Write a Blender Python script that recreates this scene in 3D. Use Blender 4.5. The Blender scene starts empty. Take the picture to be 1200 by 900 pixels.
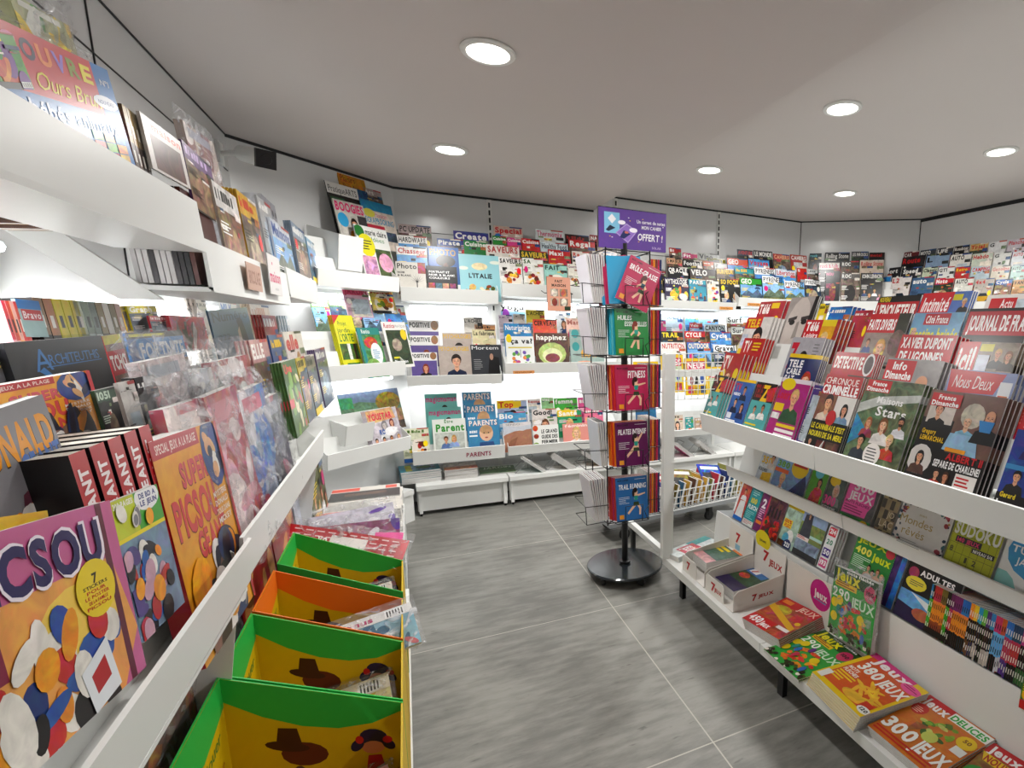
import bpy, math, random
from mathutils import Vector, Matrix
R = math.radians
scn = bpy.context.scene
col = scn.collection
# ---------------------------------------------------------------- camera
H = 1.3
FPX, CX, CY = 622.0, 795.0, 495.0
MW = Matrix(((0.89059, -0.06586, 0.45002), (-0.45456, -0.16176, 0.8759), (0.01511, -0.98463, -0.174)))
cam = bpy.data.cameras.new('camera')
cam.sensor_fit = 'HORIZONTAL'; cam.sensor_width = 36.0
cam.lens = FPX / 1200 * 36.0
cam.shift_x = (600 - CX) / 1200.0
cam.shift_y = (CY - 450) / 1200.0
cam.clip_start = 0.02
cam_o = bpy.data.objects.new('camera', cam); col.objects.link(cam_o)
cx_, cy_, cz_ = MW.col[0], -MW.col[1], -MW.col[2]
cam_o.matrix_world = Matrix(((cx_[0], cy_[0], cz_[0], 0), (cx_[1], cy_[1], cz_[1], 0), (cx_[2], cy_[2], cz_[2], H), (0, 0, 0, 1)))
scn.camera = cam_o
# ---------------------------------------------------------------- world, exposure
scn.view_settings.view_transform = 'Standard'
scn.view_settings.look = 'None'
scn.view_settings.exposure = 0.0
scn.view_settings.gamma = 1.0
scn.view_settings.use_curve_mapping = False
w_ = bpy.data.worlds.new('world'); scn.world = w_; w_.use_nodes = True
w_.node_tree.nodes['Background'].inputs[0].default_value = (0.9, 0.95, 1, 1)
w_.node_tree.nodes['Background'].inputs[1].default_value = 0.12
LAMP_W = 14.0      # each ceiling downlight
STRIP_W = 2.6      # each shelf light strip, per metre
def area(name, loc, dirv, sx, sy, watt, colr=(1, 1, 1), shape='RECTANGLE', spread=180):
    l = bpy.data.lights.new(name, 'AREA'); l.shape = shape; l.size = sx; l.size_y = sy
    l.energy = watt; l.color = colr; l.spread = R(spread)
    o = bpy.data.objects.new(name, l); col.objects.link(o)
    o.location = loc
    o.rotation_euler = Vector(dirv).to_track_quat('-Z', 'Y').to_euler()
    return o
# ---------------------------------------------------------------- geometry of view
C0 = Vector((0, 0, H))
def ray(px, py): return MW @ Vector((px - CX, py - CY, FPX))
def at(px, py, x=None, y=None, z=None):
    d = ray(px, py)
    t = (x / d.x) if x is not None else (y / d.y) if y is not None else ((z - H) / d.z)
    return C0 + d * t
# ---------------------------------------------------------------- materials
def lin(h):
    if isinstance(h, tuple): return h
    h = h.lstrip('#')
    if len(h) == 3: h = ''.join(c * 2 for c in h)
    o = []
    for i in (0, 2, 4):
        c = int(h[i:i + 2], 16) / 255
        o.append(c / 12.92 if c <= .04045 else ((c + .055) / 1.055) ** 2.4)
    return tuple(o)
def newmat(name):
    m = bpy.data.materials.new(name); m.use_nodes = True
    nt = m.node_tree; b = nt.nodes['Principled BSDF']
    return m, nt, b
def plain(name, c, rough=.5, spec=.5, metal=0, noise=0, ns=20, bump=0):
    m, nt, b = newmat(name); c = lin(c)
    b.inputs['Base Color'].default_value = (*c, 1); b.inputs['Roughness'].default_value = rough
    b.inputs['Metallic'].default_value = metal; b.inputs['Specular IOR Level'].default_value = spec
    if noise or bump:
        tc = nt.nodes.new('ShaderNodeTexCoord'); n = nt.nodes.new('ShaderNodeTexNoise')
        n.inputs['Scale'].default_value = ns; n.inputs['Detail'].default_value = 4
        nt.links.new(tc.outputs['Object'], n.inputs['Vector'])
        if noise:
            mx = nt.nodes.new('ShaderNodeMix'); mx.data_type = 'RGBA'
            mx.inputs[6].default_value = (*[x * (1 - noise) for x in c], 1)
            mx.inputs[7].default_value = (*[min(1, x * (1 + noise)) for x in c], 1)
            nt.links.new(n.outputs[0], mx.inputs[0]); nt.links.new(mx.outputs[2], b.inputs['Base Color'])
        if bump:
            bp = nt.nodes.new('ShaderNodeBump'); bp.inputs['Strength'].default_value = bump; bp.inputs['Distance'].default_value = .01
            nt.links.new(n.outputs[0], bp.inputs['Height']); nt.links.new(bp.outputs[0], b.inputs['Normal'])
    return m
M = {}
M['white'] = plain('white_enamel_metal', 'e8e9e6', .35, .5, noise=.03, ns=3)
M['wallwhite'] = plain('white_melamine_panel', 'dfe0e0', .22, .5, noise=.02, ns=2)
M['ceil'] = plain('matt_ceiling_paint', 'd8d1ce', .8, .3, noise=.03, ns=1.5)
M['soffit'] = plain('matt_soffit_paint', 'd5cecb', .8, .3, noise=.03, ns=1.5)
M['black'] = plain('black_enamel', '0c0d0f', .35, .5, noise=.1, ns=8)
M['dark'] = plain('dark_gap', '1c1d1f', .6)
M['blackgloss'] = plain('black_glossy_enamel', '23282c', .16, .6, noise=.08, ns=5)
M['grey'] = plain('grey_plastic', '8f9294', .4, noise=.05, ns=8)
M['rubber'] = plain('black_rubber', '111111', .6, noise=.1)
M['chrome'] = plain('zinc_wire', 'a0a0a0', .3, .5, 1, noise=.1, ns=40)
M['card'] = plain('white_card', 'e6e2dc', .5, .4, noise=.03, ns=6)
M['paper'] = plain('newsprint', 'd8d4ca', .7, .3, noise=.12, ns=60)
def m_pages():
    m, nt, b = newmat('page_edges')
    tc = nt.nodes.new('ShaderNodeTexCoord'); mp = nt.nodes.new('ShaderNodeMapping')
    mp.inputs['Scale'].default_value = (3, 900, 3)
    n = nt.nodes.new('ShaderNodeTexNoise'); n.inputs['Scale'].default_value = 1; n.inputs['Detail'].default_value = 2
    cr = nt.nodes.new('ShaderNodeValToRGB')
    cr.color_ramp.elements[0].position = .3; cr.color_ramp.elements[0].color = (.42, .4, .38, 1)
    cr.color_ramp.elements[1].position = .6; cr.color_ramp.elements[1].color = (.8, .79, .77, 1)
    nt.links.new(tc.outputs['Object'], mp.inputs[0]); nt.links.new(mp.outputs[0], n.inputs['Vector'])
    nt.links.new(n.outputs[0], cr.inputs[0]); nt.links.new(cr.outputs[0], b.inputs['Base Color'])
    b.inputs['Roughness'].default_value = .7
    return m
M['pages'] = m_pages()
def m_cover(name, rough):
    m, nt, b = newmat(name)
    a = nt.nodes.new('ShaderNodeVertexColor'); a.layer_name = 'Col'
    tc = nt.nodes.new('ShaderNodeTexCoord')
    n = nt.nodes.new('ShaderNodeTexNoise'); n.inputs['Scale'].default_value = 26; n.inputs['Detail'].default_value = 5
    n.inputs['Distortion'].default_value = 1.2
    oi = nt.nodes.new('ShaderNodeObjectInfo'); ad = nt.nodes.new('ShaderNodeVectorMath')
    ml = nt.nodes.new('ShaderNodeMath'); ml.operation = 'MULTIPLY'; ml.inputs[1].default_value = 9
    nt.links.new(tc.outputs['Object'], n.inputs['Vector'])
    hs = nt.nodes.new('ShaderNodeHueSaturation')
    mr = nt.nodes.new('ShaderNodeMapRange'); mr.inputs[1].default_value = .3; mr.inputs[2].default_value = .7
    mr.inputs[3].default_value = .25; mr.inputs[4].default_value = 1.7
    nt.links.new(n.outputs[0], mr.inputs[0]); nt.links.new(mr.outputs[0], hs.inputs['Value'])
    mh = nt.nodes.new('ShaderNodeMapRange'); mh.inputs[1].default_value = .3; mh.inputs[2].default_value = .7
    mh.inputs[3].default_value = .40; mh.inputs[4].default_value = .60
    sp = nt.nodes.new('ShaderNodeSeparateColor'); nt.links.new(n.outputs[1], sp.inputs[0])
    nt.links.new(sp.outputs[1], mh.inputs[0]); nt.links.new(mh.outputs[0], hs.inputs['Hue'])
    nt.links.new(a.outputs[0], hs.inputs['Color'])
    mx = nt.nodes.new('ShaderNodeMix'); mx.data_type = 'RGBA'
    nt.links.new(a.outputs[1], mx.inputs[0]); nt.links.new(a.outputs[0], mx.inputs[6]); nt.links.new(hs.outputs[0], mx.inputs[7])
    gm_ = nt.nodes.new('ShaderNodeGamma'); gm_.inputs[1].default_value = 1.14
    nt.links.new(mx.outputs[2], gm_.inputs[0]); nt.links.new(gm_.outputs[0], b.inputs['Base Color'])
    b.inputs['Specular IOR Level'].default_value = .4
    b.inputs['Roughness'].default_value = rough
    for x in (oi, ad, ml): nt.nodes.remove(x)
    return m
M['cover'] = m_cover('printed_glossy_cover', .28)
M['print'] = m_cover('printed_card', .45)
def emis(name, c, s):
    m, nt, b = newmat(name); b.inputs['Base Color'].default_value = (*lin(c), 1)
    b.inputs['Emission Color'].default_value = (*lin(c), 1); b.inputs['Emission Strength'].default_value = s
    return m
M['lamp'] = emis('lamp_diffuser', 'fffaf0', 9)
M['strip'] = emis('light_tube', 'f4fbff', 3.5)
def m_film():
    m = bpy.data.materials.new('clear_plastic_film'); m.use_nodes = True; nt = m.node_tree; nt.nodes.clear()
    o = nt.nodes.new('ShaderNodeOutputMaterial'); mx = nt.nodes.new('ShaderNodeMixShader')
    t = nt.nodes.new('ShaderNodeBsdfTransparent'); t.inputs[0].default_value = (.96, .96, .96, 1)
    g = nt.nodes.new('ShaderNodeBsdfPrincipled'); g.inputs['Base Color'].default_value = (.8, .8, .82, 1); g.inputs['Roughness'].default_value = .12
    tc = nt.nodes.new('ShaderNodeTexCoord'); n = nt.nodes.new('ShaderNodeTexNoise'); n.inputs['Scale'].default_value = 14
    n.inputs['Detail'].default_value = 3; n.inputs['Distortion'].default_value = 2.5
    bp = nt.nodes.new('ShaderNodeBump'); bp.inputs['Strength'].default_value = .9; bp.inputs['Distance'].default_value = .02
    nt.links.new(tc.outputs['Object'], n.inputs['Vector']); nt.links.new(n.outputs[0], bp.inputs['Height']); nt.links.new(bp.outputs[0], g.inputs['Normal'])
    cr = nt.nodes.new('ShaderNodeMapRange'); cr.inputs[1].default_value = .52; cr.inputs[2].default_value = .68; cr.inputs[3].default_value = .07; cr.inputs[4].default_value = .5
    nt.links.new(n.outputs[0], cr.inputs[0]); nt.links.new(cr.outputs[0], mx.inputs[0])
    nt.links.new(t.outputs[0], mx.inputs[1]); nt.links.new(g.outputs[0], mx.inputs[2]); nt.links.new(mx.outputs[0], o.inputs[0])
    return m
M['film'] = m_film()
def m_floor():
    m, nt, b = newmat('grey_stone_floor_tiles')
    N = nt.nodes.new; L = nt.links.new
    tc = N('ShaderNodeTexCoord'); mp = N('ShaderNodeMapping'); mp.inputs['Scale'].default_value = (1.6, 7, 1)
    L(tc.outputs['Object'], mp.inputs[0])
    n1 = N('ShaderNodeTexNoise'); n1.inputs['Scale'].default_value = 3.2; n1.inputs['Detail'].default_value = 11; n1.inputs['Roughness'].default_value = .65
    L(mp.outputs[0], n1.inputs['Vector'])
    n2 = N('ShaderNodeTexNoise'); n2.inputs['Scale'].default_value = 1.6; n2.inputs['Detail'].default_value = 5
    L(tc.outputs['Object'], n2.inputs['Vector'])
    ad = N('ShaderNodeMath'); ad.operation = 'ADD'; L(n1.outputs[0], ad.inputs[0]); L(n2.outputs[0], ad.inputs[1])
    cr = N('ShaderNodeValToRGB'); e = cr.color_ramp.elements
    e[0].position = .72; e[0].color = (*lin('64635e'), 1); e[1].position = 1.25 if False else .99; e[1].color = (*lin('86857f'), 1)
    mh = N('ShaderNodeMath'); mh.operation = 'MULTIPLY'; mh.inputs[1].default_value = .86; L(ad.outputs[0], mh.inputs[0]); L(mh.outputs[0], cr.inputs[0])
    # pits
    mp2 = N('ShaderNodeMapping'); mp2.inputs['Scale'].default_value = (14, 60, 1); L(tc.outputs['Object'], mp2.inputs[0])
    n3 = N('ShaderNodeTexNoise'); n3.inputs['Scale'].default_value = 1; n3.inputs['Detail'].default_value = 3; L(mp2.outputs[0], n3.inputs['Vector'])
    m3 = N('ShaderNodeMapRange'); m3.inputs[1].default_value = .66; m3.inputs[2].default_value = .74; m3.inputs[4].default_value = .55; L(n3.outputs[0], m3.inputs[0])
    pm_ = N('ShaderNodeMix'); pm_.data_type = 'RGBA'; pm_.inputs[7].default_value = (*lin('3c3b37'), 1)
    L(m3.outputs[0], pm_.inputs[0]); L(cr.outputs[0], pm_.inputs[6])
    # grout lines
    sx = N('ShaderNodeSeparateXYZ'); L(tc.outputs['Object'], sx.inputs[0])
    def grid(sock, off, per, wd):
        a = N('ShaderNodeMath'); a.operation = 'SUBTRACT'; a.inputs[1].default_value = off; L(sock, a.inputs[0])
        f = N('ShaderNodeMath'); f.operation = 'PINGPONG'; f.inputs[1].default_value = per / 2; L(a.outputs[0], f.inputs[0])
        c = N('ShaderNodeMath'); c.operation = 'LESS_THAN'; c.inputs[1].default_value = wd; L(f.outputs[0], c.inputs[0]); return c
    g1 = grid(sx.outputs[0], GX, GPX, .0024); g2 = grid(sx.outputs[1], GY, GPY, .0024)
    mxm = N('ShaderNodeMath'); mxm.operation = 'MAXIMUM'; L(g1.outputs[0], mxm.inputs[0]); L(g2.outputs[0], mxm.inputs[1])
    gm = N('ShaderNodeMix'); gm.data_type = 'RGBA'; gm.inputs[7].default_value = (*lin('aaa69c'), 1)
    L(mxm.outputs[0], gm.inputs[0]); L(pm_.outputs[2], gm.inputs[6]); L(gm.outputs[2], b.inputs['Base Color'])
    b.inputs['Roughness'].default_value = .42
    rr = N('ShaderNodeMapRange'); rr.inputs[3].default_value = .32; rr.inputs[4].default_value = .55; L(n1.outputs[0], rr.inputs[0]); L(rr.outputs[0], b.inputs['Roughness'])
    return m
GX, GPX, GY, GPY = .795, .914, 2.195, .925
M['floor'] = m_floor()
# ---------------------------------------------------------------- mesh builder
class MB:
    def __init__(s): s.v = []; s.f = []; s.m = []; s.c = []; s.mats = []
    def mi(s, mat):
        if mat not in s.mats: s.mats.append(mat)
        return s.mats.index(mat)
    def poly(s, pts, mat='cover', c=(1, 1, 1), n=0.0):
        b = len(s.v); s.v += [tuple(p) for p in pts]; s.f.append(tuple(range(b, b + len(pts))))
        s.m.append(s.mi(mat)); s.c.append((*lin(c), n))
    def faces(s, vs, fs, mat='cover', c=(1, 1, 1), n=0.0):
        b = len(s.v); s.v += [tuple(p) for p in vs]; k = s.mi(mat); cc = (*lin(c), n)
        for f in fs: s.f.append(tuple(i + b for i in f)); s.m.append(k); s.c.append(cc)
    def box(s, lo, hi, mat='white', c=(1, 1, 1), n=0.0, T=None):
        x0, y0, z0 = lo; x1, y1, z1 = hi
        vs = [(x0, y0, z0), (x1, y0, z0), (x1, y1, z0), (x0, y1, z0), (x0, y0, z1), (x1, y0, z1), (x1, y1, z1), (x0, y1, z1)]
        if T is not None: vs = [tuple(T @ Vector(p)) for p in vs]
        s.faces(vs, [(0, 3, 2, 1), (4, 5, 6, 7), (0, 1, 5, 4), (1, 2, 6, 5), (2, 3, 7, 6), (3, 0, 4, 7)], mat, c, n)
    def prism(s, prof, x0, x1, mat='white', c=(1, 1, 1), n=0.0):   # profile of (y,z), extruded along x
        k = len(prof); vs = [(x0, y, z) for y, z in prof] + [(x1, y, z) for y, z in prof]
        fs = [tuple(range(k)), tuple(range(2 * k - 1, k - 1, -1))] + [(i, i + k, (i + 1) % k + k, (i + 1) % k) for i in range(k)]
        s.faces(vs, fs, mat, c, n)
    def tube(s, pts, r, mat='black', seg=6, closed=False, c=(1, 1, 1)):
        pts = [Vector(p) for p in pts]; n = len(pts); rings = []
        for i, p in enumerate(pts):
            if closed: d = (pts[(i + 1) % n] - pts[i - 1])
            else: d = (pts[min(i + 1, n - 1)] - pts[max(i - 1, 0)])
            d.normalize(); a = d.orthogonal().normalized()
            if i and not closed or i:
                pa = rings[-1][1]; a = (pa - d * pa.dot(d)).normalized() if (pa - d * pa.dot(d)).length > 1e-4 else a
            b = d.cross(a); rings.append(([p + (a * math.cos(2 * math.pi * k / seg) + b * math.sin(2 * math.pi * k / seg)) * r for k in range(seg)], a))
        vs = [q for rg in rings for q in rg[0]]; fs = []
        m_ = n if closed else n - 1
        for i in range(m_):
            j = (i + 1) % n
            for k in range(seg): fs.append((i * seg + k, i * seg + (k + 1) % seg, j * seg + (k + 1) % seg, j * seg + k))
        if not closed: fs += [tuple(range(seg - 1, -1, -1)), tuple((n - 1) * seg + k for k in range(seg))]
        s.faces(vs, fs, mat, c)
    def lathe(s, prof, mat='black', seg=32, ctr=(0, 0, 0), c=(1, 1, 1)):   # (r,z)
        k = len(prof); vs = []; fs = []
        for i in range(seg):
            a = 2 * math.pi * i / seg
            vs += [(ctr[0] + r * math.cos(a), ctr[1] + r * math.sin(a), ctr[2] + z) for r, z in prof]
        for i in range(seg):
            j = (i + 1) % seg
            for q in range(k - 1): fs.append((i * k + q, j * k + q, j * k + q + 1, i * k + q + 1))
        s.faces(vs, fs, mat, c)
    def build(s, name, parent=None, mw=None, smooth=False):
        me = bpy.data.meshes.new(name); me.from_pydata(s.v, [], s.f)
        for m in s.mats: me.materials.append(M[m])
        me.polygons.foreach_set('material_index', s.m)
        if any(m in ('cover', 'print') for m in s.mats):
            at_ = me.color_attributes.new('Col', 'FLOAT_COLOR', 'CORNER'); buf = []
            for f, c in zip(s.f, s.c): buf += list(c) * len(f)
            at_.data.foreach_set('color', buf)
        if smooth: me.polygons.foreach_set('use_smooth', [True] * len(s.f))
        me.update()
        o = bpy.data.objects.new(name, me); col.objects.link(o)
        if parent is not None: o.parent = parent
        if mw is not None: o.matrix_world = mw
        return o
def empty(name, mw=None):
    o = bpy.data.objects.new(name, None); o.empty_display_size = .05; col.objects.link(o)
    if mw is not None: o.matrix_world = mw
    return o
LABELS = {}
def tag(o, label, cat, group=None, kind=None):
    if label: 
        if len(label.split()) > 16: print('LONG', len(label.split()), label)
        o['label'] = label; LABELS.setdefault(label, []).append(o.name)
    if cat: o['category'] = cat
    if group: o['group'] = group
    if kind: o['kind'] = kind
    return o
def struct(o): o['kind'] = 'structure'; return o
def copy_tree(o, mw, label=None, group=None):
    r = o.copy(); col.objects.link(r); r.matrix_world = mw
    if label:
        r['label'] = label
        if len(label.split()) > 16: print('LONGCOPY', len(label.split()), label)
    if group: r['group'] = group
    for ch in kids.get(o.name, []):
        c = ch.copy(); col.objects.link(c); c.parent = r
    return r
kids = {}
# ---------------------------------------------------------------- glyphs
GL = {}
def glyph(ch, bold):
    k = (ch, bold)
    if k in GL: return GL[k]
    cu = bpy.data.curves.new('g', 'FONT'); cu.body = ch; cu.resolution_u = 2 if bold < 2 else 3
    cu.offset = {0: 0, 1: .022, 2: .04}[min(bold, 2)]
    ob = bpy.data.objects.new('g', cu)
    me = ob.to_mesh()
    vs = [(v.co.x, v.co.y) for v in me.vertices]; fs = [tuple(p.vertices) for p in me.polygons]
    ob.to_mesh_clear(); bpy.data.objects.remove(ob); bpy.data.curves.remove(cu)
    if vs:
        x0 = min(v[0] for v in vs); x1 = max(v[0] for v in vs); vs = [(x - x0, y) for x, y in vs]; adv = x1 - x0 + .07
    else: adv = .32
    GL[k] = (vs, fs, adv); return GL[k]
def clipc(p, lo, hi, ax):
    for sgn, lim in ((1, lo), (-1, hi)):
        q = []
        for i in range(len(p)):
            a, b = p[i - 1], p[i]; ia = sgn * (a[ax] - lim) >= 0; ib = sgn * (b[ax] - lim) >= 0
            if ia != ib:
                t = (lim - a[ax]) / (b[ax] - a[ax]); q.append((a[0] + (b[0] - a[0]) * t, a[1] + (b[1] - a[1]) * t))
            if ib: q.append(b)
        p = q
        if len(p) < 3: return []
    return p
# Art: u 0..1 left-right, v 0..1 top-down
class Art:
    def __init__(s, w, h, asp=None): s.w = w; s.h = h; s.L = []     # list of (pts, col, noise, layer)
    def _k(s): return (s.L[-1][3] + 1) if s.L else 1
    def P(s, pts, c, n=0, k=None):
        p = clipc(clipc(pts, 0, 1, 0), 0, 1, 1)
        if p: s.L.append((p, c, n, k or s._k()))
    def r(s, u0, v0, u1, v1, c, n=0): s.P([(u0, v0), (u1, v0), (u1, v1), (u0, v1)], c, n)
    def e(s, u, v, ru, rv, c, n=0, rot=0, seg=14):
        a = s.w / s.h; pts = []
        for i in range(seg):
            t = 2 * math.pi * i / seg; x = ru * math.cos(t); y = rv * math.sin(t) / a if a else rv * math.sin(t)
            X = x * math.cos(rot) - y * math.sin(rot); Y = x * math.sin(rot) + y * math.cos(rot)
            pts.append((u + X, v + Y * a))
        s.P(pts, c, n)
    def t(s, txt, u0, v0, u1, v1, c, bold=1, sh=0, k=None, skew=0):
        tot = 0; gs = []
        for ch in txt:
            if ch == ' ': tot += .32; continue
            g = glyph(ch, bold); gs.append((g, tot)); tot += g[2]
        if not gs: return
        tot -= .07; sx = (u1 - u0) / tot; sy = (v1 - v0) / .73; k = k or s._k()
        for (vs, fs, adv), x in gs:
            for f in fs:
                p = [(u0 + (x + vs[i][0] + sh * vs[i][1]) * sx, v1 - vs[i][1] * sy + skew * (x + vs[i][0]) / tot) for i in f]
                p = clipc(clipc(p, 0, 1, 0), 0, 1, 1)
                if p: s.L.append((p, c, 0, k))
    def ts(s, txt, u0, v0, u1, v1, c, c2='111', bold=1, d=.012, **kw):
        s.t(txt, u0 - d, v0 + d * .8, u1 + d, v1 + d * .8, c2, min(2, bold + 1), **kw); s.t(txt, u0, v0, u1, v1, c, bold, **kw)
    def bars(s, u0, v0, u1, n, c, rng, dv=.035, th=.4):
        for i in range(n): s.r(u0, v0 + i * dv, u0 + (u1 - u0) * rng.uniform(.6, 1), v0 + i * dv + dv * th, c)
    def face(s, u, v, z, skin='d9a382', hair='2b1a12', shirt='333', long=False, beard=False, glasses=False, bald=False):
        a = s.w / s.h
        E = lambda du, dv, ru, rv, c, n=0: s.e(u + du * z, v + dv * z * a, ru * z, rv * z * a, c, n)
        if long: E(0, .25, .62, 1.05, hair, .6)
        s.P([(u - 1.25 * z, v + 2.3 * z * a), (u - .95 * z, v + 1.25 * z * a), (u - .3 * z, v + .95 * z * a), (u + .3 * z, v + .95 * z * a), (u + .95 * z, v + 1.25 * z * a), (u + 1.25 * z, v + 2.3 * z * a)], shirt, .4)
        s.P([(u - .22 * z, v + .4 * z * a), (u + .22 * z, v + .4 * z * a), (u + .25 * z, v + 1.0 * z * a), (u, v + 1.25 * z * a), (u - .25 * z, v + 1.0 * z * a)], skin)
        if not bald: E(0, -.15, .53, .66, hair, .5)
        E(0, .05, .42, .6, skin, .2)
        sk = lin(skin); dk = tuple(x * .68 for x in sk); lt = tuple(min(1, x * 1.15) for x in sk)
        E(.25, .12, .16, .42, dk, .1); E(.12, .08, .2, .44, skin, .1); E(-.1, -.15, .2, .16, lt, .05); E(-.18, .2, .1, .1, tuple(x * y for x, y in zip(sk, (1.1, .8, .78))), 0)
        s.P([(u - .2 * z, v + .62 * z * a), (u + .2 * z, v + .62 * z * a), (u + .1 * z, v + .78 * z * a), (u - .12 * z, v + .76 * z * a)], dk)
        if bald: E(0, -.2, .4, .45, skin)
        else: s.P([(u - .42 * z, v - .2 * z * a), (u - .3 * z, v - .6 * z * a), (u + .1 * z, v - .68 * z * a), (u + .38 * z, v - .5 * z * a), (u + .42 * z, v - .15 * z * a), (u + .1 * z, v - .36 * z * a)], hair)
        if beard: s.P([(u - .36 * z, v + .25 * z * a), (u + .36 * z, v + .25 * z * a), (u + .22 * z, v + .62 * z * a), (u - .22 * z, v + .62 * z * a)], hair)
        for d in (-1, 1):
            s.r(u + d * .18 * z - .08 * z, v - .02 * z * a, u + d * .18 * z + .08 * z, v + .05 * z * a, '2a1b18')
            s.r(u + d * .18 * z - .1 * z, v - .13 * z * a, u + d * .18 * z + .1 * z, v - .09 * z * a, hair)
            if glasses: s.r(u + d * .18 * z - .14 * z, v + .07 * z * a, u + d * .18 * z + .14 * z, v + .1 * z * a, '222')
        s.r(u - .03 * z, v + .05 * z * a, u + .05 * z, v + .22 * z * a, dk)
        s.P([(u - .14 * z, v + .34 * z * a), (u + .14 * z, v + .34 * z * a), (u, v + .42 * z * a)], 'a8433f')
    def put(s, mb, mat='cover', eps=.00004, y0=-.0002, w=None, h=None):
        w = w or s.w; h = h or s.h
        for pts, c, n, k in s.L:
            mb.poly([((p[0] - .5) * w, y0 - k * eps, (1 - p[1]) * h) for p in reversed(pts)], mat, c, n)
SK = ['e0ab8a', 'd9a382', 'c98e6c', 'edc0a2', '8a5a3c']; HR = ['2b1a12', '1a1412', '6b4226', 'c79a55', '8a2f14', 'd8b878', '444']
def picture(a, kind, rng, u0, v0, u1, v1):
    um, vm, du, dv = (u0 + u1) / 2, (v0 + v1) / 2, u1 - u0, v1 - v0; asp = a.w / a.h
    C = lambda *l: rng.choice(l)
    if kind == 'face':
        a.face(um + rng.uniform(-.08, .12) * du, v0 + .36 * dv, .30 * du, C(*SK), C(*HR), C('333', '7a1f2b', 'eee', '29477a', '111'), rng.random() < .5)
    elif kind == 'duo':
        for k in (0, 1): a.face(u0 + (.28 + .44 * k) * du, v0 + (.4 + .08 * k) * dv, .19 * du, C(*SK), C(*HR), C('333', '7a1f2b', 'eee', '29477a', '111'), k == 0)
    elif kind == 'people':
        for k in range(4): a.face(u0 + (.15 + .24 * k) * du, v0 + (.4 + .15 * (k % 2)) * dv, .11 * du, C(*SK), C(*HR), C('c33', 'eee', '29477a', '111', 'd9b'), rng.random() < .5)
    elif kind == 'land':
        a.r(u0, v0, u1, v0 + .5 * dv, C('7fb2df', '5a9ad6', '9cc3e6'), .25)
        a.P([(u0, v0 + .55 * dv), (u0 + .3 * du, v0 + .25 * dv), (u0 + .55 * du, v0 + .42 * dv), (u0 + .8 * du, v0 + .2 * dv), (u1, v0 + .5 * dv), (u1, v0 + .7 * dv), (u0, v0 + .7 * dv)], C('6c7d6a', '8a7a66', '5c6f86'), .7)
        a.r(u0, v0 + .62 * dv, u1, v1, C('4e7a33', '2f6d8a', '8a8a4a'), .8)
    elif kind == 'car':
        a.r(u0, v0 + .55 * dv, u1, v1, '777', .4)
        c = C('1f5fae', 'b3201d', 'd86a1a', '222', 'c9a021'); y = v0 + .5 * dv
        a.P([(u0 + .22 * du, y), (u0 + .36 * du, y - .17 * dv), (u0 + .68 * du, y - .17 * dv), (u0 + .85 * du, y)], '22303a', .3)
        a.P([(u0 + .05 * du, y + .2 * dv), (u0 + .07 * du, y + .04 * dv), (u0 + .3 * du, y - .04 * dv), (u0 + .85 * du, y - .04 * dv), (u0 + .96 * du, y + .08 * dv), (u0 + .95 * du, y + .2 * dv)], c, .15)
        for q in (.24, .78): a.e(u0 + q * du, y + .2 * dv, .1 * du, .1 * du * asp, '111'); a.e(u0 + q * du, y + .2 * dv, .05 * du, .05 * du * asp, 'aaa')
    elif kind == 'food':
        a.e(um, vm, .42 * du, .42 * du * asp, 'e9e2d6')
        for k in range(9): a.e(um + rng.uniform(-.28, .28) * du, vm + rng.uniform(-.2, .2) * dv, rng.uniform(.07, .16) * du, rng.uniform(.06, .13) * du * asp, C('b5321d', '7c9a2f', 'd98b2a', '6b3a1c', 'e8c24a', '8c1f2b'), .5, rng.uniform(0, 3))
    elif kind == 'photo':
        a.r(u0, v0, u1, v1, C('6d5846', '44586b', '7b6a5e', '3d4c3a', '8a6b52'), .95)
        a.e(um, vm, .3 * du, .3 * dv, C('a88468', '8a9fae', 'b0a08c', '2b2623'), .8)
    elif kind == 'game':
        for k in range(3): a.e(u0 + rng.uniform(.15, .85) * du, v0 + rng.uniform(.1, .8) * dv, .14 * du, .14 * du * asp, C('e9d31c', 'd7277f', '3f8fd2', 'f08a1c'))
        a.face(um, v0 + .4 * dv, .2 * du, C(*SK), C(*HR), C('eee', 'd33', '39c'), True)
    elif kind == 'blob':
        for k in range(12): a.e(u0 + rng.uniform(.08, .92) * du, v0 + rng.uniform(.08, .92) * dv, rng.uniform(.06, .2) * du, rng.uniform(.06, .2) * du * asp, C('d33a2c', 'f0c020', '2f6fc0', '3f9a3a', 'e9e4da', 'e98a2a', '7a3a9a', '222'), .3, rng.uniform(0, 3))
    elif kind == 'plan':
        for k in range(5): a.r(u0 + rng.uniform(0, .5) * du, v0 + rng.uniform(0, .8) * dv, u0 + rng.uniform(.6, 1) * du, v0 + rng.uniform(.85, 1) * dv, C('d8d8d8', 'b8c4cc', 'efe6d8'), .3)
    elif kind == 'dark':
        a.r(u0, v0, u1, v1, '17181b', .5); a.e(um, vm, .22 * du, .3 * dv, C('5a5a60', '7d6a5a', '8a2b24'), .7)
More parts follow.
